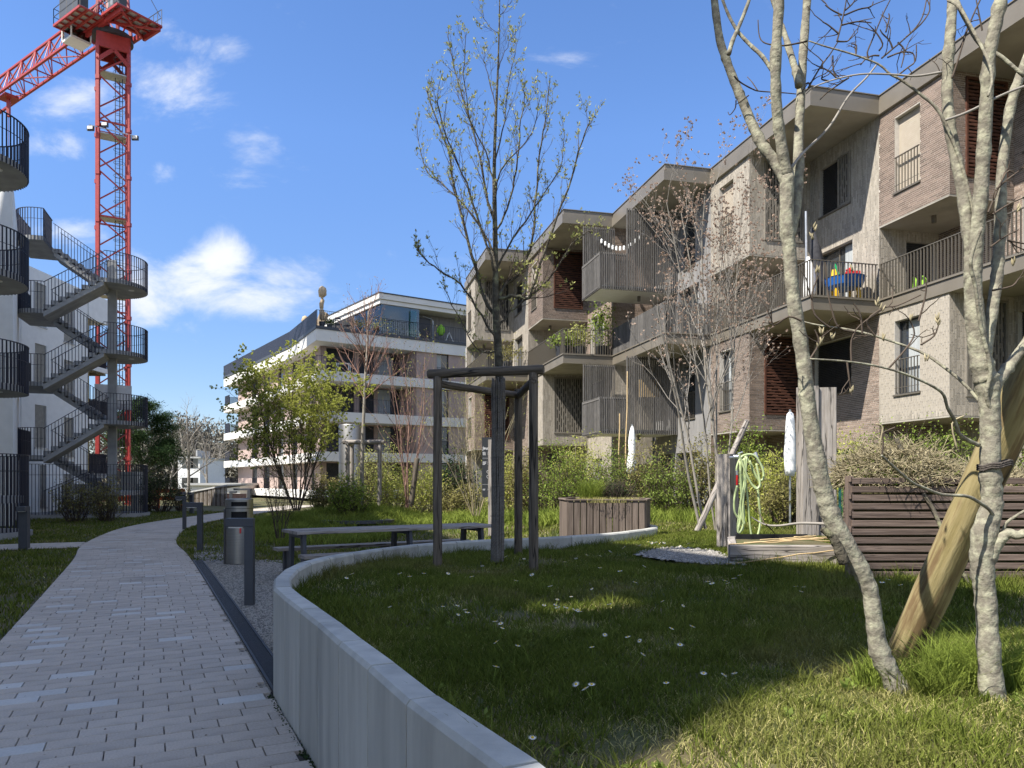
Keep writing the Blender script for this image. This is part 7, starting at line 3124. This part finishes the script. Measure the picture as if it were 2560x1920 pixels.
def no_gravel(x, y):
    return in_lawn(x, y) & ~inside(gv, x, y)


P = scatter((-1.2, 3.6, 1.5, 4.3), 150000, lawn_z, lambda x, y: no_gravel(x, y) & view_ok(x, y) & (nrg.uniform(size=len(x)) < np.clip(1.05 - .5 * bare(x, y), .10, 1)))
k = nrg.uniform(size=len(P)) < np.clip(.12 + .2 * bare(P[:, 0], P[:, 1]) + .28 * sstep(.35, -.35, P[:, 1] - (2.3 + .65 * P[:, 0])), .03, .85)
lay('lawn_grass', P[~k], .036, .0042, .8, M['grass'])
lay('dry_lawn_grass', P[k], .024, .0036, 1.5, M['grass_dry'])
P = scatter((-2, 8.5, 4.3, 12.4), 300000, lawn_z, lambda x, y: no_gravel(x, y) & view_ok(x, y) & (nrg.uniform(size=len(x)) < np.clip(1.05 - .4 * bare(x, y), .18, 1)))
k = nrg.uniform(size=len(P)) < np.clip(.10 + .10 * bare(P[:, 0], P[:, 1]), .02, .6)
lay('lawn_grass', P[~k], .045, .0075, .7, M['grass'])
lay('dry_lawn_grass', P[k], .030, .006, 1.3, M['grass_dry'])
P = scatter((1.9, 7.0, 5.2, 7.4), 16000, lawn_z, lambda x, y: no_gravel(x, y) & (y < 7.5) & (nrg.uniform(size=len(x)) < np.clip(.2 + .5 * noise2(x, y, 3, 4), .05, 1)))
lay('rough_grass', P, .13, .006, .6, M['grass'])
# other lawns
P = scatter((-22, 12, 2, 36), 420000, terrain, lambda x, y: not_path(x, y) & view_ok(x, y) & (nrg.uniform(size=len(x)) < np.clip(14.0 / y, .3, 1)))
k = nrg.uniform(size=len(P)) < np.clip(.05 + .08 * bare(P[:, 0], P[:, 1]) + .10 * (P[:, 0] > -1), .01, .5)
lay('meadow_grass', P[~k], .06, .018, .7, M['grass'])
lay('dry_meadow_grass', P[k], .045, .014, 1.2, M['grass_dry'])
# longer grass on the mound and below the hedge
P = scatter((-7.5, -.5, 15.5, 25), 60000, terrain, lambda x, y: not_path(x, y) & (nrg.uniform(size=len(x)) < np.clip(.5 + .4 * noise2(x, y, 1.5, 3) + 0 * x, .05, 1)) & ((x + 4.2) ** 2 / 9.5 + (y - 20.5) ** 2 / 13 < 1.4) & ~(((x - tx) / 1.0) ** 2 + ((y - ty) / .9) ** 2 < 1.1))
lay('mound_grass', P, .20, .018, .9, M['grass_t'])
P = scatter((-1, 9.5, 15.3, 20.5), 26000, terrain, lambda x, y: (y > 16.2 + .0 * x) & (nrg.uniform(size=len(x)) < np.clip(.45 + .45 * noise2(x, y, 1.8, 5), .02, 1)))
lay('hedge_foot_grass', P, .24, .022, .7, M['grass_t'])
# tall clumps between the foreground trunks
for i, (px_, py_, Y_, r, h, n_, m_, lab) in enumerate([
    (2385, 1720, 2.92, .13, .17, 800, 'grass_t', 'lush tall grass clump growing between the two foreground trunks'),
    (2205, 1735, 2.9, .10, .12, 450, 'grass_t', 'tall grass tuft against the foot of the left foreground trunk'),
    (2545, 1700, 2.85, .10, .20, 380, 'grass_t', 'tall grass right of the right foreground trunk'),
    (2420, 1640, 3.2, .13, .15, 500, 'grass_t', 'grass clump behind the right foreground trunk, beside the log'),
    (2340, 1740, 2.72, .08, .11, 250, 'grass', 'short tuft right of the left foreground trunk foot'),
]):
    b_ = P3(px_, 0, Y_)
    tuft('grass_clump', (b_.x, Y_, float(lawn_z(b_.x, Y_)) - .01), r, h, n_, M[m_], lab, w=.0055, lean=.75)

# taller tufts breaking up the lawn, and grass leaning over the wall edge
P = scatter((-1.6, 4.2, 1.6, 7.0), 420, lawn_z, lambda x, y: no_gravel(x, y) & view_ok(x, y))
PT = np.repeat(P, 26, 0) + np.concatenate([nrg.normal(size=(len(P) * 26, 2)) * .022, np.zeros((len(P) * 26, 1))], 1)
V, Fc = blades(PT, .075, .0045, .9)
np_mesh('lawn_tufts', V, Fc, M['grass'], kind='stuff')
eg = offset_poly(WALL[2:-3], WT + .03)
PE = []
for i in range(len(eg) - 1):
    a, b = np.array(eg[i]), np.array(eg[i + 1])
    k_ = int(np.linalg.norm(b - a) * 420)
    u_ = nrg.uniform(0, 1, (k_, 1))
    xy = a + (b - a) * u_ + nrg.normal(size=(k_, 2)) * .018
    PE.append(np.column_stack([xy, lawn_z(xy[:, 0], xy[:, 1])]))
PE = np.concatenate(PE)
PE = PE[nrg.uniform(size=len(PE)) < np.clip(.5 + .5 * noise2(PE[:, 0], PE[:, 1], 4, 1), .08, 1)]
V, Fc = blades(PE, .10, .0045, .8)
np_mesh('edge_grass', V, Fc, M['grass'], kind='stuff')
# litter and grit on the path, moss and weeds along the wall foot
P = scatter((-7, .5, 3.2, 14), 5200, lambda x, y: np.full_like(x, .038), lambda x, y: (np.abs((x - np.interp(y, PY, PX)) * .9) < PW) & (nrg.uniform(size=len(x)) < .12 + .5 * (np.abs((x - np.interp(y, PY, PX)) * .9) > PW * .82)))
D = nrg.normal(size=P.shape)
D[:, 2] = np.abs(D[:, 2]) * .12
V, Fc = leaf_quads(P, .013, .5, 0, dirs=D * 2)
np_mesh('path_litter', V, Fc, M['twig'], kind='stuff')
wf = offset_poly(WALL[2:10], -.02)
PE = []
for i in range(len(wf) - 1):
    a, b = np.array(wf[i]), np.array(wf[i + 1])
    k_ = int(np.linalg.norm(b - a) * 500)
    xy = a + (b - a) * nrg.uniform(0, 1, (k_, 1)) + nrg.normal(size=(k_, 2)) * .008
    PE.append(np.column_stack([xy, np.full(k_, .03)]))
PE = np.concatenate(PE)
V, Fc = leaf_quads(PE, .014, .6, .2)
np_mesh('wall_foot_moss', V, Fc, M['leaf_d'], kind='stuff')

# low broad leaved weeds in the lawn
P = scatter((-.6, 3.2, 1.7, 5.2), 900, lawn_z, lambda x, y: in_lawn(x, y) & view_ok(x, y) & (noise2(x, y, 2.6, 7) > .55))
nL_ = 9
PP_ = np.repeat(P, nL_, 0)
D = nrg.normal(size=PP_.shape)
D[:, 2] = np.abs(D[:, 2]) * .35 + .15
V, Fc = leaf_quads(PP_ + np.array([0, 0, .012]), .028, .5, 0, dirs=D)
tag(np_mesh('lawn_weeds', V, Fc, M['leaf_h'], kind='stuff'), 'low broad leaved weeds scattered in the raised lawn', 'weeds')

# daisies
dm = MB()
npet = 14
v = [(0, 0, .004)]
for i in range(npet * 2):
    a = PI * i / npet
    r_ = .0125 if i % 2 == 0 else .006
    v.append((r_ * math.cos(a), r_ * math.sin(a), .003 if i % 2 else .0055))
dm.add(v, [(0, 1 + i, 1 + (i + 1) % (npet * 2)) for i in range(npet * 2)], 0)
dm.tube([(0, 0, .004), (0, 0, .0075), (0, 0, .0085)], [.0042, .0035, .0008], 8, 1)
dm.tube([(0, 0, -.07), (0, 0, .002)], .0009, 4, 2)
me_d = bpy.data.meshes.new('daisy')
me_d.from_pydata(dm.v, [], dm.f)
for m_ in ('petal', 'pollen', 'leaf_g'):
    me_d.materials.append(M[m_])
me_d.polygons.foreach_set('material_index', dm.m)
dpx = [(975, 1515), (1107, 1519), (1143, 1516), (1163, 1530), (1145, 1545), (1168, 1539), (1238, 1573), (1252, 1574), (1255, 1585), (1294, 1631), (1360, 1519), (1388, 1521), (1394, 1533), (1414, 1525), (1435, 1539), (1444, 1542), (1450, 1546),
       (1523, 1512), (1587, 1460), (1657, 1508), (1707, 1516), (1606, 1667), (1666, 1741), (1678, 1594), (1759, 1712), (1808, 1732), (1837, 1717), (1441, 1732), (1465, 1745), (1479, 1739), (1331, 1902), (1393, 1500), (1428, 1489), (1376, 1470), (1480, 1472),
       (1240, 1690), (1242, 1627), (1550, 1440), (1500, 1432), (1610, 1425), (1330, 1440), (1290, 1455), (1180, 1452), (1120, 1444), (1060, 1440), (1025, 1452), (1000, 1444), (880, 1440), (866, 1447), (1206, 1412), (1265, 1398), (1310, 1402),
       (1412, 1412), (1440, 1399), (1466, 1388), (1500, 1393), (1525, 1380), (1560, 1375), (1590, 1368), (1621, 1360), (1630, 1366), (1640, 1359), (1650, 1364), (1660, 1361), (1600, 1372), (1645, 1378), (1700, 1372), (1720, 1366), (1770, 1462),
       (1812, 1458), (1820, 1464), (1835, 1452), (1780, 1466), (1850, 1441), (1990, 1470), (2010, 1465), (2205, 1462), (2220, 1456), (2252, 1466), (2170, 1460), (2003, 1492), (1480, 1640), (1600, 1630), (1570, 1611), (1512, 1606), (1700, 1640), (1730, 1580)]
for (x, y) in dpx:
    Y_ = (CAMH - .655) * F / (y - 1205)
    b_ = P3(x, y, Y_)
    if not bool(in_lawn(np.array([b_.x]), np.array([b_.y]))[0]):
        continue
    o = place('daisy', me_d, None, (b_.x, b_.y, float(lawn_z(b_.x, b_.y)) + .066 + rnd.uniform(-.008, .012)), rot=(rnd.uniform(-.2, .75), rnd.uniform(-.35, .35), rnd.uniform(0, 6)))
    s_ = rnd.uniform(.9, 1.3) * (1.15 if Y_ < 5.5 else 1.6)
    o.scale = (s_, s_, 1.0)
    tag(o, 'small white daisy with yellow centre in the raised lawn', 'daisy', 'daisies in the raised lawn')
print('objects', len(bpy.data.objects), 'faces', sum(len(o.data.polygons) for o in bpy.data.objects if o.type == 'MESH'))
